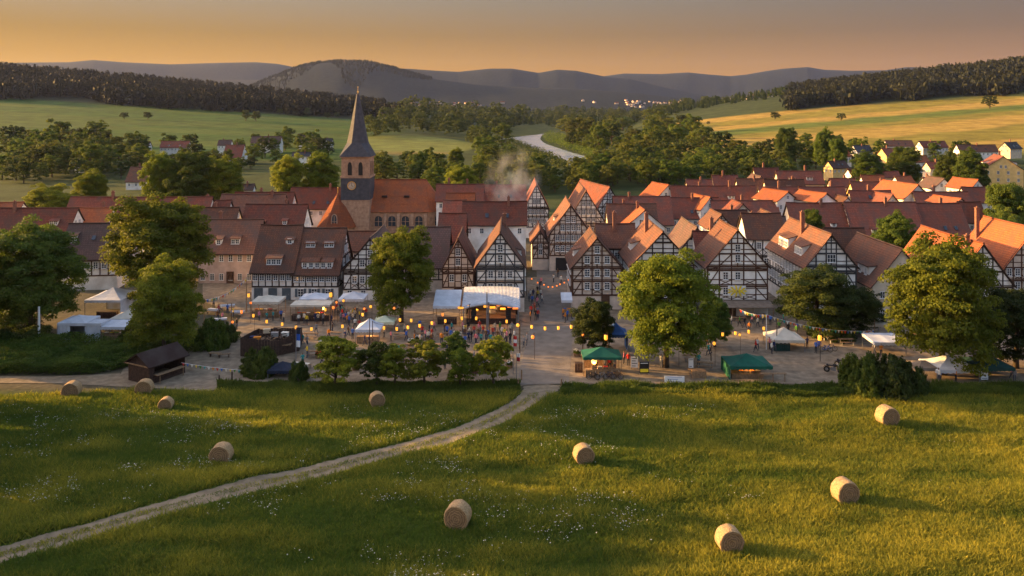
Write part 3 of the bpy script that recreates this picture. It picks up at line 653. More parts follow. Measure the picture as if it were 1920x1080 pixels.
# ---- roofs behind, each its own house: (kind, label, geometry ..., wall, roof)
def bg_long(label, x0, x1, yr, ye, yb, wall='white', roof='red', seed=0, rot=0, ch=(), sky=(), dm=(), pitch=1.15, grnd=0.0, wins=2, gab=True, timber=None):
    h = long_house('roofed_house', label, x0, x1, yr, ye, yb, wall, roof, timber, seed=seed + 100, rot=rot, pitch=pitch, grnd=grnd)
    if wins: h.plain_facade('left', [max(0, h.he - 2.7)], max(2, int(h.d / 2.2)), 'f')
    if gab:
        for f in ('front', 'back'):
            if timber: h.timber_facade(f, lv(max(1.2, h.he - 2.4)), 1.5, 'f')
            else: h.plain_facade(f, [max(0, h.he - 2.7), h.he + .3], 2, 'f')
    rr_ = random.Random(seed + 900)
    if h.d > 7 and not ch: ch = (rr_.uniform(.25, .75),)
    if h.d > 9 and not dm and not sky and h.hr - h.he > 2.6:
        if rr_.random() < .6: dm = tuple((t, rr_.uniform(.6, 1.0), rr_.choice((1.0, 1.4, 1.9))) for t in ((.3, .7) if h.d > 13 else (rr_.uniform(.35, .65),)))
        else: sky = ((.3, 1.2), (.55, 1.2))
    for t in ch: h.chimney(h.d * t, RNG.choice((-.5, .5)), RNG.uniform(.9, 1.7), .55)
    for t, z in sky: h.skylight('left', h.d * t, h.he + z)
    for t, z, w_ in dm: h.dormer('left', h.d * t, h.he + z, w_, .9, max(1, int(w_ / .9)))
    return h.finish()
def bg_gable(label, ax, ay, x0, x1, ye, yb, d=12, wall='white', roof='red', seed=0, rot=0, timber=None, ch=(), grnd=0.0):
    h = gable_house('gabled_house', label, ax, ay, x0, x1, ye, yb, d, wall, roof, timber, seed=seed + 200, rot=rot, grnd=grnd)
    if timber: h.timber_facade('front', lv(max(1.2, h.he - 2.4)), 1.3, 'f')
    else: h.plain_facade('front', [max(0, h.he - 2.7), h.he + .2], max(2, int(h.w / 2.2)), 'f')
    h.plain_facade('left' if ax > 960 else 'right', [max(0, h.he - 2.7)], max(2, int(d / 2.6)), 'f')
    for t in ch: h.chimney(d * t, -.5, 1.2, .55)
    return h.finish()
# left quarter
bg_long('long red roof behind the big rounded tree on the left', 122, 388, 371, 402, 470, roof='red', seed=1, ch=(.7,), dm=((.6, 1.2, 1.8),))
bg_long('long dark red roof running in from the left edge', -30, 128, 392, 432, 496, roof='red', seed=2, dm=((.2, 1.0, 1.8),))
bg_long('paler orange-brown roof with white right gable above the dark slate roof', 124, 196, 391, 430, 488, roof='orange', seed=3)
bg_long('small pale house end at the left edge', -40, 36, 381, 392, 462, roof='orange', seed=4)
bg_long('red roof with tall chimney right of the big rounded tree', 330, 420, 377, 420, 470, roof='red', seed=5, ch=(.5,))
bg_long('broad red-brown roof left of the church turret', 404, 524, 366, 414, 462, roof='brown', seed=6, dm=((.3, 1.4, 1.4),), ch=(.2,))
bg_long('low brown roof with little cream right gable above the plastered house', 366, 440, 391, 416, 492, wall='cream', roof='brown', seed=7, ch=())
bg_long('red roof just under the round treetop left of the church', 436, 545, 362, 388, 446, roof='red', seed=8)
bg_long('weathered red roof directly above the long timbered house', 452, 566, 385, 430, 490, roof='red', seed=9)
bg_long('dark red roof half hidden by the church turret', 540, 645, 353, 390, 432, roof='red', seed=10, ch=(.3,))
#bg_gable('small brown gable against the church turret wall', 580, 372, 560, 604, 400, 476, 9, 'beige', 'brown', 11)
bg_long('long dull red roof on the rear street left of the big tree', 200, 330, 402, 440, 510, roof='brown', seed=12)
bg_long('dark roof squeezed between the timbered houses and the church wall', 634, 700, 436, 468, 528, wall='beige', roof='brown', seed=13)
bg_long('brown roof right behind the oval tree, under the church windows', 700, 770, 440, 470, 532, wall='beige', roof='brown', seed=14)
# right of the church
bg_long('purple-red roof right behind the church apse', 818, 905, 347, 376, 440, roof='red', seed=20, ch=(.35, .75))
bg_long('red roof with chimneys under the drifting smoke', 895, 985, 348, 378, 436, roof='red', seed=21, ch=(.3, .6))
bg_long('bright red roof with two small windows behind the stage houses', 868, 986, 380, 420, 512, roof='red', seed=22, sky=((.3, 1.4), (.62, 1.4)))
bg_long('small orange-lit roof with white edge right of the apse', 838, 888, 364, 378, 470, roof='orange', seed=23)
bg_long('plain red roof wedge between the church and the narrow gable', 822, 870, 402, 455, 530, roof='red', seed=24, wins=0)
bg_long('flat-pitched red roof below the orange-lit one', 832, 872, 377, 398, 480, roof='red', seed=25, wins=0)
# right of the street
bg_long('long brick-red roof with two sunlit white gable ends near the street head', 1156, 1262, 370, 420, 462, wall='cream', roof='red', seed=30)
bg_long('long dull roof behind the sunlit double gable', 1142, 1232, 384, 420, 476, wall='cream', roof='brown', seed=31, pitch=1.4)
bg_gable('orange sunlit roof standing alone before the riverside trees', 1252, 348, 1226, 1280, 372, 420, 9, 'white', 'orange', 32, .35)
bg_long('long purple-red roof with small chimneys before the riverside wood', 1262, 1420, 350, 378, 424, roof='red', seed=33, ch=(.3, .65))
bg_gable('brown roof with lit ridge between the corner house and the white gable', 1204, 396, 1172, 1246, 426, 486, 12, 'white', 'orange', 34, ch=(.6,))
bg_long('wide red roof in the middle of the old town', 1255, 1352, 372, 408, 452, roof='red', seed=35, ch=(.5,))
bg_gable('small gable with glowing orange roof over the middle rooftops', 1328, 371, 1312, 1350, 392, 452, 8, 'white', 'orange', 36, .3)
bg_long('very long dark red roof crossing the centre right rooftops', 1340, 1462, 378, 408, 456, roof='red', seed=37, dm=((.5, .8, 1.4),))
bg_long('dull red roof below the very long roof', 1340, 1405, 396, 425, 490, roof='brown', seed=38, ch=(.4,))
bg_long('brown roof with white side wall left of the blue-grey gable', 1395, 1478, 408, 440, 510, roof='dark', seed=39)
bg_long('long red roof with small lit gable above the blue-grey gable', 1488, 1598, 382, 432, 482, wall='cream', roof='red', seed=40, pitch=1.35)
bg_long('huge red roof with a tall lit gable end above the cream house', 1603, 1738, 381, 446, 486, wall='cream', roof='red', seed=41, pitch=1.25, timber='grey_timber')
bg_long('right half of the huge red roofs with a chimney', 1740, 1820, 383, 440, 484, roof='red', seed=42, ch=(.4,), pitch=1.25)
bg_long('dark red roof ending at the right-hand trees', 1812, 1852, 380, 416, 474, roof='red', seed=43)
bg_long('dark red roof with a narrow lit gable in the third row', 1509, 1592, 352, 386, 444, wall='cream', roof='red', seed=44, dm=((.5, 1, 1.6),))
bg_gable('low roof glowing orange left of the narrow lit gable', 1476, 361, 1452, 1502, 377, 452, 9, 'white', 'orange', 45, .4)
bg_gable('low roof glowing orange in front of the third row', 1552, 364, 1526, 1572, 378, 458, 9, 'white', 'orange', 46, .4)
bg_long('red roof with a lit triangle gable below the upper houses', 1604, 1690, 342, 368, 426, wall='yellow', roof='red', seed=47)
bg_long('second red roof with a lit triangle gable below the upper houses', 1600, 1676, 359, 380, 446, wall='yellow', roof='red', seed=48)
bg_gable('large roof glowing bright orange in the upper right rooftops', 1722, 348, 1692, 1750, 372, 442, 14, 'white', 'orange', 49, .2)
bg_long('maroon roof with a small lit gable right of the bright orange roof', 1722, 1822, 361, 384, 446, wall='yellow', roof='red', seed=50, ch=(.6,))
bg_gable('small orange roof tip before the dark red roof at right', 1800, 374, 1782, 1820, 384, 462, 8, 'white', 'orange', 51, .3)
bg_long('maroon roof with white left gable beside the right-hand trees', 1815, 1862, 352, 378, 430, roof='red', seed=52)
bg_long('dark roofs with pale gables left of the third row', 1440, 1512, 338, 362, 430, wall='cream', roof='brown', seed=53)
bg_long('dark roof with lit white gable behind the third row', 1462, 1545, 322, 344, 410, wall='cream', roof='red', seed=54)
bg_long('small dark roof with pale gable at the edge of the riverside wood', 1418, 1462, 316, 332, 392, wall='yellow', roof='red', seed=55)
bg_long('purple roof with pale gables left of the third row houses', 1340, 1386, 330, 350, 398, wall='cream', roof='red', seed=56)
bg_gable('white gable among the purple roofs by the wood', 1426, 332, 1408, 1446, 350, 402, 10, 'white', 'dark', 57)
bg_long('wide dark roof between the white gable and the third row', 1386, 1440, 336, 356, 405, wall='cream', roof='brown', seed=58)
bg_long('long maroon roof along the third row', 1430, 1500, 352, 378, 440, roof='red', seed=59)
bg_gable('white gable with dark roof right of the maroon roofs', 1768, 336, 1750, 1790, 354, 400, 10, 'white', 'dark', 60)
bg_gable('little cream gable peeking over the long red roofs, centre right', 1392, 384, 1374, 1412, 402, 470, 9, 'cream', 'red', 61)
bg_gable('small white gable below the bright orange roofs', 1588, 372, 1572, 1606, 388, 450, 8, 'white', 'brown', 62)
bg_gable('narrow cream gable in front of the maroon roofs', 1672, 366, 1656, 1690, 384, 452, 9, 'cream', 'red', 63, .2)
bg_gable('white gable with orange roof near the yellow mansion trees', 1834, 338, 1816, 1850, 354, 408, 9, 'white', 'orange', 64, .3)
bg_long('short red roof with dormer below the yellow-fronted house', 1560, 1606, 336, 350, 408, wall='cream', roof='red', seed=65)
bg_long('short orange-brown roof left of the cream house with little dormers', 1620, 1660, 330, 343, 398, wall='white', roof='orange', seed=66)
bg_gable('white timbered gable between the long roofs and the blue-grey gable', 1452, 404, 1430, 1474, 428, 502, 9, 'white', 'brown', 67, 0, 'dark_timber')
bg_gable('timbered gable with brown roof behind the awning house', 1352, 404, 1330, 1376, 428, 506, 9, 'white', 'brown', 68, 0, 'dark_timber')
bg_long('low brick-red roof between the orange roof and the wood', 1290, 1336, 338, 352, 402, wall='cream', roof='red', seed=69)
# houses on the slope at right
def slope(label, x0, x1, yr, ye, yb, grnd, wall, roof, seed, rot=0): bg_long(label, x0, x1, yr, ye, yb, wall, roof, seed, rot, grnd=grnd, pitch=1.0)
slope('yellow-fronted house with grey roof above the red rooftops', 1548, 1588, 302, 314, 334, 1, 'yellow', 'dark', 70, .4)
slope('orange-roofed house beside the yellow-fronted one', 1586, 1634, 317, 328, 346, 1, 'white', 'orange', 71, .3)
slope('cream house with red roof and little dormers', 1645, 1688, 322, 332, 350, 1, 'cream', 'red', 72)
slope('orange-roofed house low in the upper right rooftops', 1676, 1712, 331, 342, 362, 1, 'white', 'orange', 73, .3)
slope('orange-roofed house with white right gable', 1728, 1766, 333, 344, 364, 1, 'white', 'orange', 74, .3)
slope('white-gabled house with dark roof in the hillside trees', 1598, 1634, 273, 284, 296, 3, 'white', 'slate', 75, .3)
slope('brown-roofed hillside house highest under the golden field', 1664, 1714, 264, 274, 286, 4, 'white', 'brown', 76)
slope('red-roofed hillside house with white front', 1722, 1776, 265, 276, 290, 4, 'white', 'red', 77, .2)
slope('yellow hillside house with red roof', 1652, 1690, 278, 291, 306, 3, 'yellow', 'red', 78, .3)
slope('wide hillside house with brown roof near the right edge', 1800, 1872, 272, 284, 300, 4, 'white', 'brown', 79)
slope('white hillside house at the right edge under the golden field', 1874, 1912, 267, 278, 292, 5, 'cream', 'slate', 80, .5)
slope('orange-roofed hillside house between the yellow and the wide one', 1700, 1740, 292, 303, 318, 3, 'white', 'orange', 81, .3)
slope('small red-roofed house low on the hillside', 1738, 1774, 304, 315, 332, 2, 'cream', 'red', 82, .2)
slope('orange roof behind the trees left of the mansion', 1790, 1832, 308, 320, 338, 2, 'white', 'orange', 83, .3)
slope('brown-roofed house above the yellow-fronted one', 1612, 1650, 292, 302, 318, 2, 'white', 'brown', 84, .3)
slope('small orange roof at the upper left of the hillside houses', 1560, 1594, 284, 293, 308, 2, 'white', 'orange', 85, .3)
# the large ornate yellow house
g0 = 1.5; h = gable_house('yellow_mansion', 'large ornate yellow mansion with red roof at the right edge', 1882, 294, 1848, 1914, 318, 358, 16, 'yellow', 'red', None, seed=90, rot=-.35, grnd=g0)
h.plain_facade('front', [0, 2.9, 5.7, 8.4], 4, 'n'); h.plain_facade('left', [0, 2.9, 5.7], 5, 'n'); h.dormer('left', 8, h.he + .8, 2.4, 1.6, 2, 'f'); h.dormer('right', 6, h.he + .8, 2, 1.6, 1, 'f'); h.chimney(9); h.finish()
# houses among the trees beyond the church, at left
for i, (lab, x0, x1, yr, ye, yb, wall, roof) in enumerate([
    ('purple-roofed house at the foot of the left pasture', 240, 278, 266, 275, 296, 'white', 'dark'),
    ('long purple-roofed house at the foot of the left pasture', 300, 352, 265, 276, 297, 'white', 'red'),
    ('red-roofed house with white right gable below the pasture', 418, 452, 272, 295, 308, 'white', 'red'),
    ('small purple roof among the trees left of the church', 408, 432, 263, 272, 292, 'white', 'dark'),
    ('dark-roofed house showing above the trees left of the spire', 470, 525, 256, 268, 290, 'white', 'dark'),
    ('white house with dark roof close to the spire', 560, 596, 254, 266, 284, 'white', 'dark'),
    ('second white house with dark roof close to the spire', 598, 622, 260, 268, 286, 'white', 'slate'),
    ('old barn with a pale brown roof among the left trees', 236, 274, 314, 340, 356, 'white', 'brown'),
    ('low white house with grey roof behind the church street', 430, 474, 346, 355, 372, 'white', 'dark'),
    ('pale house glimpsed between the leftmost trees', 140, 180, 300, 310, 324, 'white', 'dark'),
    ('grey house roof above the tree by the spire', 548, 580, 286, 292, 316, 'white', 'slate')]):
    bg_long(lab, x0, x1, yr, ye, yb, wall, roof, 300 + i, wins=2)
# ------------------------------------------------------------------ church
YB = 440; YC = gY(YB); CX = lambda x: XR(x, YC)
ch = empty('church', (CX(666), YC, 0), 0, 'sandstone church with slender slate spire, clock tower and long red nave roof', 'church')
cz = lambda y: ZR(y, YC); rel = lambda x: CX(x) - CX(666)
tw = rel(693) - rel(640)
b = MB(); b.box((0, tw / 2, cz(294) / 2 - 1), (tw * .98, tw * .98, cz(294) + 2))
tower = b.build('tower', M['stone'], ch)
for zc_, k_ in ((cz(333) + .1, 1.05), (cz(293) - .15, 1.06)):
    b = MB(); b.box((0, tw / 2, zc_), (tw * k_, tw * k_, .5)); b.build('cornice', M['stone'], tower)
b = MB(); b.box((0, tw / 2, (cz(375) + cz(333)) / 2), (tw * 1.02, tw * 1.02, cz(333) - cz(375))); b.build('slate_cladding', M['slate'], tower)
def arch(w, h, n=6):
    P = [(-w / 2, 0), (w / 2, 0), (w / 2, h * .6)]
    for i in range(1, n): t = i / n; P.append((w / 2 * math.cos(t * math.pi / 2) ** .8, h * .6 + h * .4 * math.sin(t * math.pi / 2)))
    P.append((0, h)); 
    for i in range(n - 1, 0, -1): t = i / n; P.append((-w / 2 * math.cos(t * math.pi / 2) ** .8, h * .6 + h * .4 * math.sin(t * math.pi / 2)))
    P.append((-w / 2, h * .6)); return P
def arch_window(parent, loc, rz, w, h, name='arched_window', mm=('stone', 'glass'), mull=True):
    P = arch(w, h); Q = arch(w + .5, h + .35); b = MB(); n = len(P)
    for i in range(n):
        j = (i + 1) % n
        b.face([(P[i][0], -.16, P[i][1]), (P[j][0], -.16, P[j][1]), (Q[j][0], -.16, Q[j][1] - .08), (Q[i][0], -.16, Q[i][1] - .08)][::-1])
        b.face([(P[i][0], -.16, P[i][1]), (P[j][0], -.16, P[j][1]), (P[j][0], 0, P[j][1]), (P[i][0], 0, P[i][1])])
        b.face([(Q[i][0], -.16, Q[i][1] - .08), (Q[j][0], -.16, Q[j][1] - .08), (Q[j][0], 0, Q[j][1] - .08), (Q[i][0], 0, Q[i][1] - .08)][::-1])
    if mull: b.box((0, -.08, h * .47), (.12, .12, h * .92)); b.box((0, -.08, h * .45), (w, .1, .1))
    o = b.build(name, M[mm[0]], parent, loc, rz)
    g = MB(); g.face([(p[0], -.03, p[1]) for p in P]); g.build('pane', M[mm[1]], o); return o
hb = cz(293) - cz(333)
for sx in (-1, 1):
    arch_window(tower, (sx * tw * .19, .06, cz(333) + .6), 0, 1.15, hb * .62, 'belfry_opening', ('stone', 'black'), False)
    arch_window(tower, (tw * .49, tw / 2 + sx * tw * .2, cz(333) + .6), math.pi / 2, 1.15, hb * .62, 'belfry_opening', ('stone', 'black'), False)
    arch_window(tower, (-tw * .49, tw / 2 + sx * tw * .2, cz(333) + .6), -math.pi / 2, 1.15, hb * .62, 'belfry_opening', ('stone', 'black'), False)
b = MB(); b.lathe([(0, 0), (.95, 0), (.95, .12), (1.1, .12), (1.1, 0)], (0, 0, 0), 20)
cl = b.build('clock', [M['cream']], tower, (-tw * .12, -.14, cz(348))); cl.rotation_euler = (math.pi / 2, 0, 0)
b = MB()
for k in range(12): a = k * math.pi / 6; b.bar((.7 * math.sin(a), .7 * math.cos(a), .13), (.88 * math.sin(a), .88 * math.cos(a), .13), .09, .03)
b.bar((0, 0, .15), (.0, .72, .15), .09, .03); b.bar((0, 0, .16), (.45, -.15, .16), .1, .03); b.build('clock_hands', M['black'], cl)
b = MB(); b.lathe([(.98, 0), (.98, .16), (1.16, .16), (1.16, 0)], (0, 0, 0), 20); b.build('clock_rim', M['gold'], cl)
# spire: square eaves sweeping into an octagon
b = MB(); z0, z1, zt = cz(294), cz(262), cz(176); R0 = tw * .56
sq = [(sx * R0, sy * R0) for sx, sy in ((-1, -1), (1, -1), (1, 1), (-1, 1))]
oc = [(tw * .395 * math.cos(math.radians(22.5 + 45 * k)), tw * .395 * math.sin(math.radians(22.5 + 45 * k))) for k in range(8)]
oc = sorted(oc, key=lambda p: (math.atan2(p[1], p[0]) + 2 * math.pi - math.radians(-135) - .5) % (2 * math.pi))
zm = cz(276)
oo = {}
ang = [math.radians(a) for a in (-112.5, -67.5, -22.5, 22.5, 67.5, 112.5, 157.5, 202.5)]
O = [(tw * .40 * math.cos(a), tw / 2 + tw * .40 * math.sin(a), zm + 1.0) for a in ang]; S = [(p[0], tw / 2 + p[1], z0) for p in sq]
A = (0, tw / 2, zt)
for k in range(4):
    b.face([S[k], S[(k + 1) % 4], O[2 * k + 1], O[2 * k]]); b.face([S[(k + 1) % 4], O[(2 * k + 2) % 8], O[2 * k + 1]])
T2 = [(tw * .05 * math.cos(a), tw / 2 + tw * .05 * math.sin(a), zt) for a in ang]
O2 = [(tw * .30 * math.cos(a), tw / 2 + tw * .30 * math.sin(a), cz(245)) for a in ang]
for k in range(8):
    j = (k + 1) % 8; b.face([O[k], O[j], O2[j], O2[k]]); b.face([O2[k], O2[j], T2[j], T2[k]])
b.face(S[::-1]); spire = b.build('spire', M['slate'], ch)
b = MB(); b.tube([(0, tw / 2, zt - .3), (0, tw / 2, zt + 1.9)], .06, 6); b.lathe([(0, -.3), (.22, -.15), (.28, 0), (.22, .15), (0, .3)], (0, tw / 2, zt + .6), 8)
b.lathe([(0, -.22), (.2, 0), (0, .22)], (0, tw / 2, zt + 1.9), 8); b.build('finial', M['gold'], spire)
# nave with polygonal end at the right
nx0, nx1, nx2 = rel(668), rel(800), rel(830); ny = 2.5; nw = 12.5; ze, zr_ = cz(399), ZR(338, YC + ny + nw / 2)
P0 = [(nx0, ny), (nx1 + .2, ny), (nx2, ny + nw * .3), (nx2, ny + nw * .7), (nx1 + .2, ny + nw), (nx0, ny + nw)]
b = MB()
for i in range(6):
    p, q = P0[i], P0[(i + 1) % 6]
    if i != 5: b.face([(*p, -1), (*q, -1), (*q, ze), (*p, ze)])
b.face([(nx0, ny, ze), (nx0, ny + nw / 2, zr_), (nx0, ny + nw, ze), (nx0, ny + nw, -1), (nx0, ny, -1)])
nave = b.build('nave', M['stone'], ch)
b = MB(); e = .5; rp = (nx1 - 1.0, ny + nw / 2, zr_ + .2); rq = (nx0 - .2, ny + nw / 2, zr_ + .2)
E = [(nx0 - .2, ny - e), (nx1 + .4, ny - e), (nx2 + e, ny + nw * .3), (nx2 + e, ny + nw * .7), (nx1 + .4, ny + nw + e), (nx0 - .2, ny + nw + e)]
E = [(x, y, ze - .15) for x, y in E]; SL = math.hypot(nw / 2 + e, zr_ - ze)
nseg = 14
for sgn in (0, 1):
    for i in range(nseg):
        for j in range(4):
            def pt(i_, j_):
                t = j_ / 4; a = E[0] if sgn == 0 else E[5]; c = E[1] if sgn == 0 else E[4]; u_ = i_ / nseg
                lo = Vector(a).lerp(Vector(c), u_); hi_ = Vector(rq).lerp(Vector(rp), u_)
                q = lo.lerp(hi_, t); q.z += RNG.uniform(-.03, .03) - .15 * math.sin(t * math.pi); return q
            random.seed(0)
            a = [pt(i, j), pt(i + 1, j), pt(i + 1, j + 1), pt(i, j + 1)]
            u = [(i * 1.2, j * SL / 4), (i * 1.2 + 1.2, j * SL / 4), (i * 1.2 + 1.2, (j + 1) * SL / 4), (i * 1.2, (j + 1) * SL / 4)]
            b.face(a if sgn == 0 else a[::-1], 0, u if sgn == 0 else u[::-1])
for i in (1, 2, 3): b.face([E[i], E[i + 1], rp], 0, [(0, 0), (5, 0), (2.5, SL)])
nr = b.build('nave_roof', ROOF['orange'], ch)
b = MB(); b.tube([rq, rp], .2, 6); b.build('ridge', ROOF['orange'], nr)
for t in (.36, .68):
    x = nx0 + (nx1 - nx0) * t; zz = ze + (zr_ - ze) * .48; yy = ny + nw / 2 * .48 - e * .4
    b = MB(); b.box((x, yy, zz), (1.4, 1.2, .5)); b.build('roof_hatch', M['plank'], nr)
for i in range(4):
    t = (i + .55) / 4.2; x = nx0 + 3.5 + (nx1 - nx0 - 3.5) * t
    arch_window(nave, (x, ny - .02, 1.9), 0, 2.0, ze - 3.1)
    b = MB(); xx = x + (nx1 - nx0 - 3.5) / 8.4
    b.hexa([(xx - .4, ny - 1.3, -1), (xx + .4, ny - 1.3, -1), (xx + .4, ny, -1), (xx - .4, ny, -1), (xx - .4, ny - .5, ze - 1.2), (xx + .4, ny - .5, ze - 1.2), (xx + .4, ny, ze - .4), (xx - .4, ny, ze - .4)]); b.build('buttress', M['stone'], nave)
dx, dy = nx2 - nx1, nw * .3
arch_window(nave, (nx1 + .2 + dx * .5, ny + dy * .5 - .05, 1.9), math.atan2(dy, dx), 1.6, ze - 3.1)
# round turret at the left of the tower
tc_ = (rel(632), 1.0); tr_ = (rel(664) - rel(598)) / 2; zte = cz(424)
b = MB(); b.lathe([(tr_, -1), (tr_, zte), (tr_ + .25, zte), (tr_ + .25, zte + .3)], (*tc_, 0), 8, 0, math.radians(22.5)); tt = b.build('turret', M['stone'], ch)
b = MB(); ztip = ZR(362, YC + 1)
n = 8
for k in range(n):
    a0, a1 = math.radians(22.5 + 45 * k), math.radians(22.5 + 45 * k + 45)
    prof = [(tr_ * 1.18, zte - .1), (tr_ * .86, zte + (ztip - zte) * .30), (tr_ * .5, zte + (ztip - zte) * .62), (.02, ztip)]
    for i in range(3):
        q = [(prof[i][0] * math.cos(a0), prof[i][0] * math.sin(a0), prof[i][1]), (prof[i][0] * math.cos(a1), prof[i][0] * math.sin(a1), prof[i][1]), (prof[i + 1][0] * math.cos(a1), prof[i + 1][0] * math.sin(a1), prof[i + 1][1]), (prof[i + 1][0] * math.cos(a0), prof[i + 1][0] * math.sin(a0), prof[i + 1][1])]
        b.face([(p[0] + tc_[0], p[1] + tc_[1], p[2]) for p in q], 0, [(-prof[i][0] * .4, i * 3), (prof[i][0] * .4, i * 3), (prof[i + 1][0] * .4, i * 3 + 3), (-prof[i + 1][0] * .4, i * 3 + 3)])
tro = b.build('turret_roof', ROOF['orange'], ch)
b = MB(); b.tube([(*tc_, ztip - .3), (*tc_, ztip + 1.5)], .07, 6); b.lathe([(0, -.25), (.22, 0), (0, .25)], (*tc_, ztip + 1.4), 8); b.build('finial', M['gold'], tro)
arch_window(tt, (tc_[0], tc_[1] - tr_ * .93, 2.5), 0, 1.2, 3.2)
# ------------------------------------------------------------------ trees
def crown_mesh(name, seed, nclump, per, leaf, mats, flat=.95, low=.24, open_=.30, lobes=9):
    """leaf-sized faces gathered into clumps through a crown of unit radius; foot at z=0, top near z=2.2; trunk in material 1"""
    g = np.random.default_rng(seed)
    # a few big lobes give the outline, clumps sit on the lobes
    lob = [((0, 0, 1.06), .80, .98), ((g.uniform(-.15, .15), g.uniform(-.15, .15), 1.6), .46, .46)]
    for i in range(lobes):
        a = 2 * math.pi * (i * .618 + g.uniform(-.05, .05)); e = -.75 + 1.75 * (i + .5) / lobes; rr = .55 * math.cos(e) * g.uniform(.85, 1.12)
        r_ = g.uniform(.34, .48); lob.append(((math.cos(a) * rr, math.sin(a) * rr, max(1.08 + .95 * math.sin(e) * g.uniform(.85, 1.1), low + r_ * .75)), r_, r_ * g.uniform(.8, 1.0)))
    wl = np.array([l[1] ** 2 for l in lob]); wl[0] *= .8; wl /= wl.sum()
    P, Nn, T = [], [], []
    for i in range(nclump):
        (lx, ly, lz), lr, lh = lob[g.choice(len(lob), p=wl)]
        d = g.normal(size=3); d /= np.linalg.norm(d); d[2] = d[2] if d[2] > -.75 else -d[2] * .5
        c = np.array((lx, ly, lz)) + d * np.array((lr, lr, lh)) * g.uniform(.72, 1.04)
        if c[2] < low: c[2] = low + g.uniform(0, .15)
        cr = g.uniform(.10, .19) * (1 if g.random() > .1 else 1.35)
        n = int(per * (cr / .16) ** 2)
        q = g.normal(size=(n, 3)); q /= np.linalg.norm(q, axis=1)[:, None]; q[:, 2] = np.where(q[:, 2] < -.3, -q[:, 2], q[:, 2])
        r = cr * g.uniform(.25, 1.0, n) ** .55
        P.append(c + q * r[:, None] * np.array((1.1, 1.1, .8))); Nn.append(q * .7 + d * .5 + g.normal(size=(n, 3)) * .55)
        T.append(np.clip(g.uniform(.1, .8) + g.normal(size=n) * .16, 0, 1))
    P = np.concatenate(P); Nn = np.concatenate(Nn); T = np.concatenate(T); n = len(P)
    Nn /= np.linalg.norm(Nn, axis=1)[:, None]
    t = np.cross(Nn, g.normal(size=(n, 3))); t /= np.linalg.norm(t, axis=1)[:, None]; bt = np.cross(Nn, t)
    s = leaf * g.uniform(.6, 1.25, n)[:, None]
    V = np.stack([P - t * s, P + bt * s * .62, P + t * s, P - bt * s * .62], 1).reshape(-1, 3)
    V[:, 2] = np.maximum(V[:, 2], .02)
    tv, tf = [], []
    b = MB(); lean = g.uniform(-.05, .05, 2)
    b.tube([(0, 0, -.05), (lean[0] * .3, lean[1] * .3, .25), (lean[0], lean[1], .6), (lean[0], lean[1], 1.2)], [.075, .055, .045, .02], 7)
    for i in range(6):
        (lx, ly, lz), lr, lh = lob[i % len(lob)]; z0 = g.uniform(.35, .7)
        b.tube([(lean[0], lean[1], z0), (lx * .5, ly * .5, z0 + (lz - z0) * .6), (lx, ly, lz)], [.035, .022, .008], 5)
    return V, T, b, mats
def crown_to_mesh(name, V, T, m):
    me = bpy.data.meshes.new(name); nv = len(V); nf = nv // 4
    me.vertices.add(nv); me.vertices.foreach_set('co', V.astype(np.float32).reshape(-1)); me.loops.add(nv); me.loops.foreach_set('vertex_index', np.arange(nv, dtype=np.int32))
    me.polygons.add(nf); me.polygons.foreach_set('loop_start', np.arange(0, nv, 4, dtype=np.int32)); me.update(calc_edges=True)
    a = me.attributes.new('tint', 'FLOAT', 'POINT'); a.data.foreach_set('value', np.repeat(T, 4).astype(np.float32)); me.materials.append(m); return me
def tree_proto(seed, nclump, per, leaf, m, **k):
    V, T, b, _ = crown_mesh('crown', seed, nclump, per, leaf, m, **k)
    return crown_to_mesh('crown', V, T, LEAF[m]), b.mesh('trunk', M['bark'], True)
def small_proto(seed, nclump, per, leaf, m, name='tree', **k):       # far trees: crown and stem in one mesh
    V, T, b, _ = crown_mesh(name, seed, nclump, per, leaf, m, **k)
    me = crown_to_mesh(name, V, T, LEAF[m]); me.materials.append(M['bark'])
    bm = bmesh.new(); bm.from_mesh(me); t = b.mesh('tmp', M['bark']); n0 = len(bm.faces); bm.from_mesh(t); bm.faces.ensure_lookup_table()
    for f in bm.faces[n0:]: f.material_index = 1
    bm.to_mesh(me); bm.free(); bpy.data.meshes.remove(t); return me
BIG = {}
for i, (k, m) in enumerate([('lime1', 'lime'), ('lime2', 'lime'), ('green1', 'green'), ('green2', 'green'), ('dark1', 'dark')]):
    BIG[k] = tree_proto(40 + i, 430, 170, .026, m, lobes=14 + i % 3, low=.25 if k == 'lime2' else .14)
def big_tree(kind, label, x0, x1, ytop, yb, proto, rz=0, name='tree', group=None, base=0.0, dy=0):
    """crown spans x0..x1, top at row ytop, foot on the ground at row yb"""
    Y = gY(yb); R = (x1 - x0) * Y / F / 2 * .98; H = ZR(ytop, Y); X = XR((x0 + x1) / 2, Y)
    r = empty(name, (X, Y, 0), rz, label, 'tree', group); r.scale = (R, R, H / 2.17)
    link('crown', BIG[proto][0], r); link('trunk', BIG[proto][1], r); return r
big_tree(0, 'massive dark tree filling the left edge beside the white tents', -48, 158, 424, 622, 'green1', .4)
big_tree(0, 'largest round tree left of the plastered house, its left side glowing in the sun', 192, 402, 376, 574, 'lime1', 1.1)
big_tree(0, 'rounded tree in front of the largest left tree, above the wooden hut', 236, 380, 494, 668, 'lime2', 2.3)
big_tree(0, 'tall oval tree on the square in front of the white gabled house', 684, 821, 434, 604, 'lime1', 3.9)
big_tree(0, 'big bright tree with visible trunk right of the street', 1154, 1342, 481, 688, 'lime2', .2)
big_tree(0, 'small round dark tree with short trunk at the right corner of the street', 1070, 1157, 560, 664, 'dark1', 2.0)
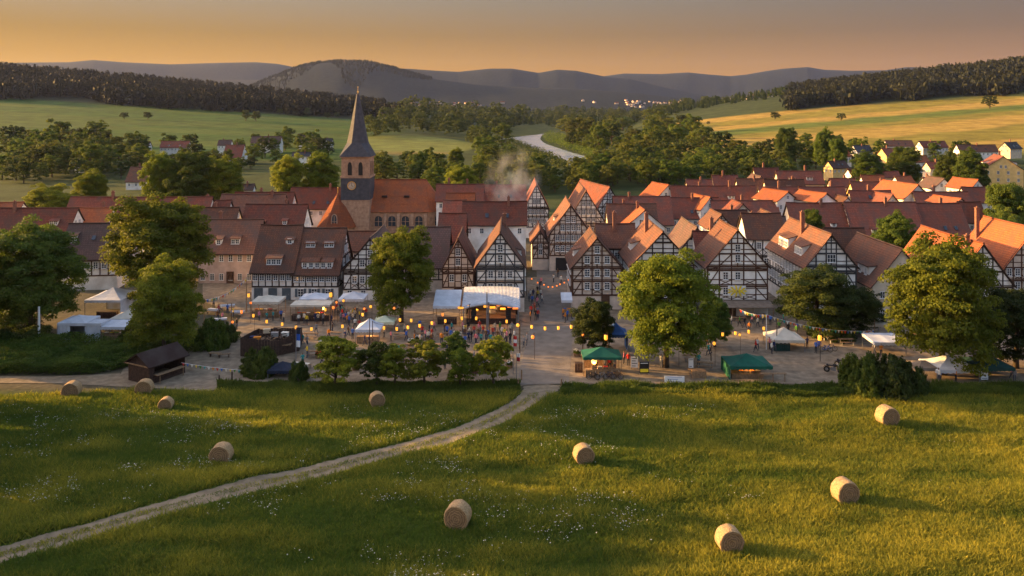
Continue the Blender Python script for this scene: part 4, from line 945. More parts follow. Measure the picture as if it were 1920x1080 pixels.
big_tree(0, 'dark rounded tree tucked against the right side of the big bright tree', 1306, 1374, 556, 650, 'green1', 1.0)
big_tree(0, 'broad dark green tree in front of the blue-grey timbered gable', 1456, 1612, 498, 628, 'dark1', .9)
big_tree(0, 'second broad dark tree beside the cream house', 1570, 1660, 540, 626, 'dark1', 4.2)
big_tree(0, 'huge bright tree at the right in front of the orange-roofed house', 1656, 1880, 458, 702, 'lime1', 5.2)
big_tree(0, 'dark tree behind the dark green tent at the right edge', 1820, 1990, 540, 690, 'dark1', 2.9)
big_tree(0, 'tree between the huge red roof and the orange roof', 1636, 1722, 402, 520, 'green1', 3.0)
big_tree(0, 'tree rising over the right-hand rooftops below the yellow mansion', 1842, 1930, 344, 478, 'green2', 1.7)
big_tree(0, 'lower tree at the right edge above the orange roof', 1836, 1925, 400, 520, 'green1', 4.9)
big_tree(0, 'small tree behind the chimney of the blue-grey timbered gable', 1500, 1546, 392, 494, 'green2', 0)
big_tree(0, 'wide yellow-green tree left of the spire', 506, 578, 294, 392, 'lime2', .7)
big_tree(0, 'yellow-green tree touching the church tower', 562, 640, 290, 388, 'lime1', 2.6)
big_tree(0, 'leftmost of the three wide trees behind the big rounded tree', 264, 340, 290, 402, 'lime2', 4.0)
big_tree(0, 'middle of the three wide trees behind the big rounded tree', 312, 402, 284, 404, 'green2', 1.2)
big_tree(0, 'rightmost of the three wide trees behind the big rounded tree', 375, 462, 298, 400, 'lime1', .3)
big_tree(0, 'bright yellow-green tree above the long left roof', 134, 206, 322, 410, 'lime1', 5.6)
big_tree(0, 'low spreading yellow-green tree over the left-edge roofs', 46, 140, 349, 426, 'lime2', 3.3)
big_tree(0, 'tree in front of the yellow hillside house', 1662, 1728, 275, 350, 'green2', .5)
big_tree(0, 'tree at the foot of the slope left of the yellow mansion', 1788, 1852, 283, 372, 'green1', 2.4)
big_tree(0, 'dark tree between the hillside houses', 1750, 1806, 286, 362, 'green1', 5.0)
big_tree(0, 'tall tree at the left end of the golden field', 1450, 1496, 239, 316, 'green2', 0.9)
big_tree(0, 'second tall tree under the golden field', 1524, 1566, 243, 320, 'green1', 3.7)
big_tree(0, 'rounded tree in the dip below the golden field', 1552, 1590, 260, 326, 'green2', 2.2)
big_tree(0, 'bushy tree by the orange-roofed house at the wood edge', 1594, 1660, 286, 352, 'green1', 1.5)
big_tree(0, 'sunlit tree standing in the meadow edge by the river bend', 838, 872, 279, 322, 'lime2', 1.5)
big_tree(0, 'yellow-green tree right behind the nave roof', 826, 898, 313, 388, 'lime1', 2.9)
# young trees along the meadow edge
SAP = [tree_proto(60 + i, 150, 75, .05, 'green' if i % 2 else 'lime', lobes=10, low=.36) for i in range(3)]
def sapling(x, yb, wpx, hpx, i, label, group='young trees along the meadow edge'):
    Y = gY(yb); R = wpx * Y / F / 2 * 1.12; H = hpx * Y / F
    r = empty('young_tree', (XR(x, Y), Y, 0), RNG.uniform(0, 6), label, 'tree', group); r.scale = (R, R, H / 2.15)
    link('crown', SAP[i][0], r); link('trunk', SAP[i][1], r)
for a in [(630, 722, 96, 88, 0, 'leftmost broad young tree of the row before the square'), (706, 722, 66, 78, 1, 'young tree second from left in the meadow-edge row'), (740, 724, 62, 76, 0, 'young tree third from left in the meadow-edge row'),
          (796, 722, 80, 84, 2, 'young tree in the middle of the meadow-edge row'), (852, 694, 56, 66, 1, 'young tree standing behind the meadow-edge row'), (863, 723, 56, 66, 0, 'low young tree second from right in the row'), (925, 723, 74, 90, 2, 'rightmost young tree of the row next to the street')]: sapling(*a)
# bushes
def bush_mesh(seed, m):
    g = np.random.default_rng(seed); P, Nn, T = [], [], []
    for i in range(300):
        d = g.normal(size=3); d[2] = abs(d[2]); d /= np.linalg.norm(d); k = .72 + .28 * g.random(); k *= 1 + .16 * math.sin(3 * math.atan2(d[1], d[0]) + seed); c = d * k * np.array((.88, .88, .86)); n = 60
        q = g.normal(size=(n, 3)); q /= np.linalg.norm(q, axis=1)[:, None]; P.append(c + q * g.uniform(.05, .15) * g.random((n, 1)) ** .5); Nn.append(q * .6 + d * .6 + g.normal(size=(n, 3)) * .5); T.append(np.clip(g.uniform(.05, .75) + g.normal(size=n) * .15, 0, 1))
    P = np.concatenate(P); Nn = np.concatenate(Nn); n = len(P); Nn /= np.linalg.norm(Nn, axis=1)[:, None]; t = np.cross(Nn, g.normal(size=(n, 3))); t /= np.linalg.norm(t, axis=1)[:, None]; bt = np.cross(Nn, t); s = .045 * g.uniform(.6, 1.3, n)[:, None]
    V = np.stack([P - t * s, P + bt * s * .6, P + t * s, P - bt * s * .6], 1).reshape(-1, 3); V[:, 2] = np.maximum(V[:, 2], .0); return crown_to_mesh('bush', V, np.concatenate(T), LEAF[m])
BUSH = [bush_mesh(3, 'dark'), bush_mesh(5, 'green')]
def bush(x, yb, wpx, hpx, label, i=0, group=None, name='bush'):
    Y = gY(yb); R = wpx * Y / F / 2
    o = link(name, BUSH[i], None, (XR(x, Y), Y, hz1(XR(x, Y), Y) - .05), RNG.uniform(0, 6), (R, R, hpx * Y / F)); return tag(o, label, 'bush', group)
for x, yb, w_, h_, lab, i in [(1618, 736, 92, 78, 'sunlit left half of the big thicket at the meadow edge', 1), (1670, 738, 110, 74, 'dark bush in the middle of the right meadow-edge thicket', 0), (1716, 737, 60, 50, 'low bush at the right end of the meadow-edge thicket', 0),
        (486, 700, 78, 52, 'bush in front of the wooden-walled booth', 1), (398, 652, 66, 60, 'grey-green bush right of the rounded left tree', 1), (420, 640, 50, 40, 'low bush beside the left tables', 0),
        (250, 648, 60, 40, 'bush at the foot of the rounded left tree', 1),
        (1562, 632, 90, 40, 'shrub under the broad dark tree', 0), (560, 712, 40, 40, 'small shrub beside the navy tent', 1), (1740, 640, 70, 60, 'shrub under the huge bright tree', 1)]: bush(x, yb, w_, h_, lab, i)
def thicket(poly, n, hgt, leaf, label, seed, m='green', name='undergrowth'):
    g = np.random.default_rng(seed); xs = [p[0] for p in poly]; ys_ = [p[1] for p in poly]; x = g.uniform(min(xs), max(xs), n * 2); y = g.uniform(min(ys_), max(ys_), n * 2); k = np.array([inside(a, b_, poly) for a, b_ in zip(x, y)]); x, y = x[k][:n], y[k][:n]; n = len(x)
    Y = HC * F / (y - YH); X = (x - 960) * Y / F; top = hgt * (.25 + .6 * vnoise(X / 2.6, Y / 2.6, seed) + .35 * vnoise(X / .9, Y / .9, seed + 1)); z = top * g.random(n) ** .4
    Nn = g.normal(size=(n, 3)) * .8 + np.array((0, -.2, .6)); Nn /= np.linalg.norm(Nn, axis=1)[:, None]; t = np.cross(Nn, g.normal(size=(n, 3))); t /= np.linalg.norm(t, axis=1)[:, None]; bt = np.cross(Nn, t); s = leaf * g.uniform(.6, 1.3, n)[:, None]; P = np.stack([X, Y, z], -1)
    V = np.stack([P - t * s, P + bt * s * .6, P + t * s, P - bt * s * .6], 1).reshape(-1, 3); T = np.clip(vnoise(X / 1.7, Y / 1.7, seed + 2) * .7 + g.normal(0, .15, n), 0, 1)
    return tag(link(name, crown_to_mesh(name, V, T, LEAF[m])), label, 'undergrowth', kind='stuff')
thicket([(-60, 652), (60, 640), (235, 648), (330, 668), (238, 690), (150, 704), (-60, 702)], 46000, 1.7, .13, 'green thicket on the bank below the white tents', 51)
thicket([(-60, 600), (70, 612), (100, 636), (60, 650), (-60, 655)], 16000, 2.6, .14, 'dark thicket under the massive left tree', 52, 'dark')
thicket([(225, 664), (330, 660), (240, 690), (170, 704), (-60, 703), (-60, 690)], 12000, .9, .11, 'low weeds along the dirt road', 54, name='weeds')
thicket([(250, 640), (430, 628), (455, 640), (380, 662), (262, 672)], 14000, 1.4, .13, 'green thicket around the rounded left tree', 53)
# ---- mid-distance woods: every tree an object of its own
MID = [small_proto(100 + i, 110, 42, .058, m, lobes=10, low=.22) for i, m in enumerate(['green', 'olive', 'dark', 'olive', 'green'])]
def mid_tree(X, Y, R, H, i, label, group, cat='tree'):
    o = link('tree', MID[i], None, (X, Y, hz1(X, Y) - .1), RNG.uniform(0, 6.28), (R, R, H / 2.15)); return tag(o, label, cat, group)
RV = RIVP
placed = []
def hides_river(p, R):            # keep the banks open enough that the water shows between the woods
    for dx_ in (-.9, -.45, 0, .45, .9):
        for hz_ in ((.1, .4, .7, 1.0, 1.3, 1.6, 1.9) if 960 + p.x * F / p.y < 1062 else (.1, .4, .7, 1.0)):
            if inside(960 + (p.x + dx_ * R) * F / p.y, YH + (HC - hz_ * R) * F / p.y, RIVPX): return True
    return False
def wood(poly, n, label, group, rpx=(15, 27), kinds=(0, 1, 2, 3, 4), asp=(1.25, 1.65), seed=0, gap=.58, hmax=22):
    r = random.Random(seed); k = tries = 0; xs = [p[0] for p in poly]; ys_ = [p[1] for p in poly]
    while k < n and tries < n * 60:
        tries += 1; x, y = r.uniform(min(xs), max(xs)), r.uniform(min(ys_), max(ys_))
        if not inside(x, y, poly): continue
        p = G(x, y); R = r.uniform(*rpx) * p.y / F
        if any(inside(p.x + dx_ * (R + 2), p.y + dy_ * (R + 2), RV) for dx_, dy_ in ((0, 0), (1, 0), (-1, 0), (0, 1), (0, -1), (.7, .7), (-.7, .7), (.7, -.7), (-.7, -.7))): continue
        if any((p.x - q[0]) ** 2 + (p.y - q[1]) ** 2 < ((R + q[2]) * gap) ** 2 for q in placed): continue
        if hides_river(p, R): continue
        placed.append((p.x, p.y, R)); mid_tree(p.x, p.y, R, min(2 * R * r.uniform(*asp) * .72, hmax * r.uniform(.8, 1.1)), r.choice(kinds), label, group); k += 1
    return k
cnt = []
cnt.append(wood([(1060, 300), (1075, 268), (1045, 247), (1240, 235), (1330, 285), (1470, 320), (1500, 342), (1300, 350), (1180, 345)], 80, 'round green tree in the wood on the right bank of the river', 'trees of the right-bank wood', (15, 27), seed=1))
cnt.append(wood([(900, 330), (905, 285), (960, 275), (1035, 305), (1120, 330), (1150, 360), (960, 372), (880, 352)], 50, 'green tree in the wood between the church roofs and the river', 'trees of the near-bank wood', (15, 25), (0, 1, 3, 4), seed=2))
def mass(polys, label, seed):
    r = random.Random(seed); Vs, Ts = [], []; pro = [crown_mesh('m', 130 + i, 60, 24, .085, None, lobes=9, low=.12)[:2] for i in range(3)]
    for poly, n, rpx, gap in polys:
        k = tries = 0; xs = [p[0] for p in poly]; ys_ = [p[1] for p in poly]
        while k < n and tries < n * 60:
            tries += 1; x, y = r.uniform(min(xs), max(xs)), r.uniform(min(ys_), max(ys_))
            if not inside(x, y, poly): continue
            p = G(x, y); R = r.uniform(*rpx) * p.y / F
            if any(inside(p.x + dx_ * (R + 2), p.y + dy_ * (R + 2), RV) for dx_, dy_ in ((0, 0), (1, 0), (-1, 0), (0, 1), (0, -1))): continue
            if any((p.x - q[0]) ** 2 + (p.y - q[1]) ** 2 < ((R + q[2]) * gap) ** 2 for q in placed): continue
            if hides_river(p, R): continue
            placed.append((p.x, p.y, R)); V, T = r.choice(pro); a = r.uniform(0, 6.28); c_, s_ = math.cos(a), math.sin(a); H = R * r.uniform(.8, 1.15)
            Vs.append(np.stack([(V[:, 0] * c_ - V[:, 1] * s_) * R + p.x, (V[:, 0] * s_ + V[:, 1] * c_) * R + p.y, V[:, 2] * H + hz1(p.x, p.y)], -1)); Ts.append(np.clip(T * .6 + r.uniform(0, .4), 0, 1)); k += 1
    print('MASS', len(Vs)); tag(link('forest', crown_to_mesh('forest', np.concatenate(Vs), np.concatenate(Ts), LEAF['dark'])), label, 'wood', kind='stuff')
cnt.append(wood([(0, 290), (150, 275), (260, 290), (270, 335), (140, 338), (0, 352)], 42, 'tree in the gardens at the left edge below the pasture', 'trees of the left gardens', (17, 30), (0, 1, 2, 4), seed=5))
cnt.append(wood([(270, 280), (430, 290), (520, 272), (620, 278), (640, 305), (500, 312), (440, 330), (270, 300)], 36, 'tree in the gardens left of the church spire', 'trees of the spire gardens', (11, 20), (0, 2, 4), seed=6))
cnt.append(wood([(700, 315), (830, 310), (900, 330), (900, 362), (830, 372), (700, 362)], 24, 'tree in the row right behind the church roof', 'trees behind the church roof', (15, 24), (0, 1, 3, 4), seed=7))
cnt.append(wood([(1440, 300), (1560, 290), (1620, 300), (1600, 330), (1480, 328)], 18, 'tree between the golden field and the third-row roofs', 'trees under the golden field', (13, 22), (0, 2, 4), seed=8))
cnt.append(wood([(1600, 300), (1850, 296), (1850, 345), (1640, 345)], 16, 'tree among the hillside houses at right', 'trees among the hillside houses', (13, 20), (0, 2, 4), seed=9))
mass([([(690, 262), (740, 236), (860, 226), (990, 224), (985, 242), (930, 256), (905, 285), (860, 262), (770, 258), (705, 272)], 110, (10, 19), .5), ([(985, 224), (1230, 222), (1420, 214), (1430, 222), (1240, 236), (1050, 244), (1010, 236)], 150, (6, 12), .5), ([(1180, 350), (1240, 300), (1470, 322), (1500, 345)], 30, (14, 22), .5), ([(0, 345), (0, 300), (270, 290), (260, 340)], 30, (14, 22), .5)], 'distant round-topped wood along the far river bank', 3)
cnt.append(wood([(1075, 322), (1130, 310), (1250, 330), (1300, 352), (1090, 356)], 22, 'tree of the clump hiding the lower end of the river', 'trees hiding the lower end of the river', (16, 26), (0, 1, 3, 4), seed=12))
print('WOOD', cnt, sum(cnt))
for nm, poly_, sd_ in (('left', [(925, 268), (962, 263), (975, 270), (998, 280), (1024, 291), (1046, 301), (1068, 315), (1040, 316), (1000, 297), (960, 283)], 61), ('right', [(1030, 249), (1016, 258), (1022, 267), (1053, 278), (1081, 287), (1110, 298), (1130, 300), (1100, 278), (1060, 256)], 62)):
    thicket(poly_, 9000, 5.0, .55, nm + '-hand bushy bank of the river', sd_, 'green' if nm == 'right' else 'dark', 'bank_bushes')
# single trees in the pastures
def at_row(x, y, Y0=400, Y1=2600):                      # where the sight line through (x, y) meets the hillside
    Y = np.arange(Y0, Y1, 4.0); X = XR(x, Y); k = np.nonzero(ZR(y, Y) <= hz(X, Y))[0]; i = k[0] if len(k) else len(Y) - 1
    return float(X[i]), float(Y[i])
# single trees in the pastures
for x, y, w_, h_, lab in [(233, 224, 17, 14, 'small dark bush-like tree alone on the left pasture'), (277, 224, 18, 15, 'small grey-green tree on the left pasture'), (461, 227, 18, 22, 'left of two round trees on the left pasture'), (480, 227, 22, 20, 'right of two round trees on the left pasture'), (525, 217, 12, 14, 'tiny tree high on the pasture left of the spire'), (576, 219, 14, 18, 'slim tree on the pasture just left of the spire'), (614, 222, 16, 12, 'low bush tree on the pasture just left of the spire'), (632, 221, 12, 11, 'second low bush tree just left of the spire'),
                          (1453, 224, 24, 15, 'dark round bush tree on the left tip of the golden field'), (1577, 227, 18, 16, 'dark round bush tree in the middle of the golden field'), (1856, 204, 30, 26, 'dark tree with visible stem high on the golden field'), (1328, 234, 8, 7, 'tiny bush at the left tip of the golden field')]:
    X, Y = at_row(x, y); mid_tree(X, Y, w_ * Y / F / 2, h_ * Y / F, 2, lab, None)
# ---- wooded hills: far too many trees to count
def forest(name, n, pick, label, hgt, seed, faces=9, m='pine'):
    g = np.random.default_rng(seed); X, Y = pick(g, n); Z = hz(X, Y); n = len(X); Vs = []; T = []
    H = g.uniform(*hgt, n); con = g.random(n) < .6; Wd = H * np.where(con, g.uniform(.2, .28, n), g.uniform(.36, .5, n))
    for k in range(faces * 3):
        t = g.random(n); a = g.uniform(0, 2 * math.pi, n); prof = np.where(con, 1 - t * .97, np.sin(np.clip(t * .85 + .15, 0, 1) * math.pi) ** .6)
        r = Wd * prof * g.uniform(.5, 1.0, n); c = np.stack([X + r * np.cos(a), Y + r * np.sin(a), Z + H * (.08 + .92 * t)], -1)
        d1 = g.normal(size=(n, 3)); d1 /= np.linalg.norm(d1, axis=1)[:, None]; d2 = g.normal(size=(n, 3)); d2 /= np.linalg.norm(d2, axis=1)[:, None]
        s = (H * .11 * (.4 + prof))[:, None]
        Vs.append(np.stack([c - d1 * s, c + d2 * s, c + d1 * s, c - d2 * s], 1)); T.append(np.clip(g.normal(.4, .25, n), 0, 1))
    # a pointed tip for the skyline
    c = np.stack([X, Y, Z], -1); up = np.array((0, 0, 1.0)); s = (Wd * .5)[:, None]
    for ax in ((1, 0, 0), (0, 1, 0)):
        ax = np.array(ax, float); Vs.append(np.stack([c + up * (H * .1)[:, None] - ax * s, c + up * (H * .1)[:, None] + ax * s, c + up * (H * .8)[:, None] + ax * s * np.where(con, .3, .9)[:, None], c + up * (H * 1.02)[:, None]], 1)); T.append(np.full(n, .2))
    V = np.concatenate(Vs).reshape(-1, 3); me = crown_to_mesh(name, V, np.concatenate(T), LEAF[m]); return tag(link(name, me), label, 'forest', kind='stuff')
def pick_left(g, n):
    u = g.uniform(-.78, -.13, n); lo = 905 + 90 * vnoise(u * 26, u * 0, 7); y = lo + (1430 - lo) * g.random(n) ** 1.25; k = (u < -.16) | (y < 1150); u, y = u[k], y[k]; return u * y * K, y * K
def pick_right(g, n):
    u = g.uniform(.345, .78, n); lo = 890 + 80 * vnoise(u * 26, u * 0, 8); y = lo + (1400 - lo) * g.random(n) ** 1.25; return u * y * K, y * K
forest('forest', 3600, pick_left, 'dark conifer wood covering the left hill', (16, 25), 1, 6)
forest('forest', 3200, pick_right, 'dark wood covering the right hill above the golden field', (16, 25), 2, 6, 'pine')
def pick_ridge(g, n):
    u = g.uniform(-.36, -.10, n); y = 3330 - 520 * g.random(n) ** 1.6 * (.4 + 1.2 * vnoise(u * 30, u * 0, 3)); return u * y * K, y * K
forest('forest', 2600, pick_ridge, 'wooded slopes of the middle mountain', (11, 17), 3, 2)
def pick_mid(g, n):
    u = g.uniform(-.2, .36, n); y = g.uniform(1150, 2300, n); k = g.random(n) < .75; u, y = u[k], y[k]; return u * y * K, y * K
forest('forest', 3000, pick_mid, 'scattered woods on the far valley floor', (12, 20), 4, 3, 'dark')
# ---- the far villages on the valley floor
tiny = []
for i in range(3):
    b = MB(); w_, d_, e_, r_ = 9, 11 + 3 * i, 5, 8.5
    b.hexa([(-w_ / 2, 0, -1), (w_ / 2, 0, -1), (w_ / 2, d_, -1), (-w_ / 2, d_, -1), (-w_ / 2, 0, e_), (w_ / 2, 0, e_), (w_ / 2, d_, e_), (-w_ / 2, d_, e_)], 0)
    b.face([(-w_ / 2, -.02, e_), (w_ / 2, -.02, e_), (0, -.02, r_)]); b.face([(w_ / 2, d_ + .02, e_), (-w_ / 2, d_ + .02, e_), (0, d_ + .02, r_)])
    b.hexa([(-w_ / 2 - .5, -.4, e_ - .3), (0, -.4, r_), (0, d_ + .4, r_), (-w_ / 2 - .5, d_ + .4, e_ - .3), (-w_ / 2 - .5, -.4, e_), (0, -.4, r_ + .35), (0, d_ + .4, r_ + .35), (-w_ / 2 - .5, d_ + .4, e_)], 1)
    b.hexa([(0, -.4, r_), (w_ / 2 + .5, -.4, e_ - .3), (w_ / 2 + .5, d_ + .4, e_ - .3), (0, d_ + .4, r_), (0, -.4, r_ + .35), (w_ / 2 + .5, -.4, e_), (w_ / 2 + .5, d_ + .4, e_), (0, d_ + .4, r_ + .35)], 1)
    tiny.append([b.mesh('far_house', [M['beige'], ROOF[k]]) for k in ('red', 'dark', 'orange')])
def far_village(x0, x1, y0, y1, n, label, group, seed):
    r = random.Random(seed)
    for k in range(n):
        x = r.gauss((x0 + x1) / 2, (x1 - x0) / 4.2); y = r.uniform(y0, y1); p = Vector((*at_row(x, y, 1700, 6500), 0))
        o = link('far_house', r.choice(r.choice(tiny)), None, (p.x, p.y, hz1(p.x, p.y)), r.choice((0, .5, 1.57, 2.4)), (r.uniform(.65, 1.15),) * 3); tag(o, label, 'house', group)
far_village(770, 925, 194, 205, 42, 'tiny pale house in the far village under the middle mountain', 'houses of the far village', 1)
far_village(1110, 1340, 189, 202, 46, 'tiny pale house in the far town in the middle of the valley', 'houses of the far town', 2)
far_village(1330, 1500, 184, 193, 34, 'tiny pale house in the farthest town right of the valley', 'houses of the farthest town', 3)
# ------------------------------------------------------------------ tall trees standing along the field edge outside the view, at left
for i, (X, Y, R, H, p_) in enumerate([(-64, 63.5, 4.6, 14.5, 'green1'), (-66, 71.5, 4.8, 15.5, 'lime1'), (-68, 80, 4.8, 16.5, 'green2'), (-70, 88, 4.4, 17, 'lime2'), (-71, 94, 3.0, 15.5, 'green2'), (-77, 108.5, 5.4, 21, 'green1'), (-87, 116, 5.2, 19, 'lime1')]):
    r = empty('tree', (X, Y, 0), i * 1.3, 'tall tree in the row along the left field edge', 'tree', 'trees along the left field edge'); r.scale = (R, R, H / 2.17)
    link('crown', BIG[p_][0], r); link('trunk', BIG[p_][1], r)
# ------------------------------------------------------------------ meadow grass, rough verge and flowers
def path_dist(X, Y):
    d = np.full(X.shape, 1e9); A, B = PLN[:-1:3], np.concatenate([PLN[3::3], PLN[-1:]])[:len(PLN[:-1:3])]
    for a, b_ in zip(A, B):
        ab = b_ - a; L2 = max(1e-6, ab @ ab); t = np.clip(((X - a[0]) * ab[0] + (Y - a[1]) * ab[1]) / L2, 0, 1)
        d = np.minimum(d, np.hypot(X - a[0] - t * ab[0], Y - a[1] - t * ab[1]))
    return d
def blades(name, X, Y, h, w_, tint, mname, label, cat, seed, lean=.6, z0=None):
    g = np.random.default_rng(seed); n = len(X); Z = hz(X, Y) if z0 is None else np.full(n, z0); a = g.uniform(0, 2 * math.pi, n); ln = g.normal(0, lean, (n, 2)) * h[:, None]
    dx, dy = np.cos(a) * w_ / 2, np.sin(a) * w_ / 2
    V = np.empty((n, 4, 3)); V[:, 0] = np.stack([X - dx, Y - dy, Z - .03], -1); V[:, 1] = np.stack([X + dx, Y + dy, Z - .03], -1)
    V[:, 2] = np.stack([X + ln[:, 0] + dx * .25, Y + ln[:, 1] + dy * .25, Z + h], -1); V[:, 3] = np.stack([X + ln[:, 0] - dx * .25, Y + ln[:, 1] - dy * .25, Z + h * .97], -1)
    return tag(link(name, crown_to_mesh(name, V.reshape(-1, 3), tint, LEAF[mname])), label, cat, kind='stuff')
g = np.random.default_rng(11)
Ymin, Ymax = 54, gY(733)
n = 740000; Y = Ymin + (Ymax - Ymin) * g.random(n) ** 1.1; X = g.uniform(-.9, .9, n) * Y
yrow = 200 + HC * F / Y; px_ = 960 + X * F / Y
pd = path_dist(X, Y); ok = (pd > 1.5 + g.uniform(-.15, .35, n)) | ((pd < .46) & (g.random(n) < .8)); ok &= ~((px_ < 405) & (yrow < 739 - 8 * (px_ / 405) + 1.5 * np.sin(px_ / 11)) ) ; ok &= ~((px_ > 965) & (px_ < 1052) & (yrow < 740))
X, Y, pd = X[ok], Y[ok], pd[ok]; n = len(X)
patch = vnoise(X / 6, Y / 3.5, 21) * .5 + vnoise(X / 2, Y / 1.4, 22) * .3 + vnoise(X / 17, Y / 9, 23) * .35
clump = vnoise(X / .7, Y / .6, 24)
h = (.20 + .22 * g.random(n)) * (.5 + .55 * patch + .5 * clump + .7 * (vnoise(X / 13, Y / 1.7, 27) - .4)) * np.where(pd < .5, .45, 1) * np.where((pd > 1.4) & (pd < 3), 1.25, 1)
rows = vnoise(X / 13, Y / 1.7, 27) - .5  # long streaks of shade, drawn into the blade colour
light_tint = sstep(-15, 30, X) * .10 + rows * .3      # sunlit yellow painted into the right half, plus the shade streaks
tint = np.clip((patch - .35) * .9 + light_tint + g.normal(0, .16, n), 0, 1)
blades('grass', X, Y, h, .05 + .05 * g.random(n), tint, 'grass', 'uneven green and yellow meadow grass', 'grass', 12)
# tall rough verge between meadow and square
def verge(x0, x1, y0, y1, n, hh, seed, label):
    g = np.random.default_rng(seed); x = g.uniform(x0, x1, n); y = g.uniform(y0, y1, n); Y = HC * F / (y - YH); X = (x - 960) * Y / F
    k = vnoise(X / 1.6, Y / 1.2, seed); h = hh * (.4 + .9 * k) * g.uniform(.6, 1.15, n)
    blades('rough_grass', X, Y, h, .09 + .09 * g.random(n), np.clip(k * .5 + g.normal(.1, .15, n), 0, 1), 'green', label, 'grass', seed + 1, .3)
verge(1052, 2300, 724, 743, 66000, .72, 31, 'tall dark rough grass between the meadow and the square')
verge(408, 975, 717, 735, 26000, .5, 32, 'rough grass strip under the young trees')
# white flowers
n = 60000; Y = Ymin + (90 - Ymin) * g.random(n); X = g.uniform(-.9, .9, n) * Y; dens = vnoise(X / 7, Y / 3, 41) * .5 + vnoise(X / 1.1, Y / .9, 42) * .4 + .12
px_ = 960 + X * F / Y; dens -= .22 * sstep(1250, 1500, px_)
ok = (dens > .63 + .3 * g.random(n)) & (path_dist(X, Y) > 1.8); X, Y = X[ok], Y[ok]; n = len(X); Z = hz(X, Y) + g.uniform(.25, .5, n)
s = g.uniform(.03, .07, n); V = np.empty((n, 4, 3)); a = g.uniform(0, 6.28, n); tl = g.uniform(-.5, .5, (n, 2))
for k in range(4):
    c_, s_ = np.cos(a + k * math.pi / 2) * s, np.sin(a + k * math.pi / 2) * s; V[:, k] = np.stack([X + c_, Y + s_, Z + c_ * tl[:, 0] + s_ * tl[:, 1]], -1)
tag(link('wildflowers', crown_to_mesh('wildflowers', V.reshape(-1, 3), g.random(n), LEAF['flower'])), 'scattered white flower heads in the meadow', 'flowers', kind='stuff')
print('FLOWERS', n)
# ------------------------------------------------------------------ hay bales
def bale_mesh(seed):
    g = random.Random(seed); b = MB(); n = 28; R = 1.0; Lh = .56; rings = []
    for j, (y, r) in enumerate([(-Lh, .0), (-Lh - .02, .35), (-Lh + .015, .7), (-Lh, .93), (-Lh * .93, 1.0), (-Lh * .45, 1.012), (0, .995), (Lh * .45, 1.01), (Lh * .93, 1.0), (Lh, .93), (Lh - .01, .5), (Lh, 0)]):
        ring = []
        for k in range(n):
            a = 2 * math.pi * k / n; rr = r * (1 + g.uniform(-.026, .026)); z = math.sin(a) * rr; z = z if z > -.9 else -.9 + (z + .9) * .2
            ring.append((math.cos(a) * rr * (1.0 + .035 * (z < -.5)), y + g.uniform(-.02, .02) * (r > 0), z + .92))
        rings.append(ring)
    for j in range(len(rings) - 1):
        for k in range(n): b.face([rings[j][k], rings[j][(k + 1) % n], rings[j + 1][(k + 1) % n], rings[j + 1][k]], 1 if j < 3 or j > 7 else 0)
    return b.mesh('hay_bale', [M['hay'], M['hay_end']], True)
HB = [bale_mesh(i) for i in range(3)]
for i, (x, yb, dpx, rz, lab) in enumerate([(131, 741, 38, .15, 'flat-looking round bale at the left end of the dirt road'), (268, 740, 36, .15, 'round bale lying just below the wooden hut'), (309, 764, 31, .1, 'brownish round bale alone in the upper left meadow'), (706, 763, 33, .35, 'round bale near the meadow edge below the young trees'), (412, 868, 47, .0, 'dull round bale in the middle of the left meadow'),
        (858, 992, 56, -.22, 'large pale bale right of the track near the bottom of the photo'), (1095, 872, 43, .25, 'bale at the edge of the sunlit strip in the middle of the meadow'), (1370, 1040, 56, .12, 'nearest bale at the lower right of the meadow'), (1588, 947, 53, .18, 'sunlit bale casting a long shadow to the right'), (1667, 803, 44, .22, 'farthest sunlit bale in the right meadow')]):
    Y = gY(yb); R = dpx * Y / F / 2 * .84; X = XR(x, Y)
    o = link('hay_bale', HB[i % 3], None, (X, Y + R * .4, hz1(X, Y) - (.06 if x > 500 else .35)), rz, (R, R * (1.15), R)); tag(o, lab, 'hay bale', 'round hay bales on the meadow')
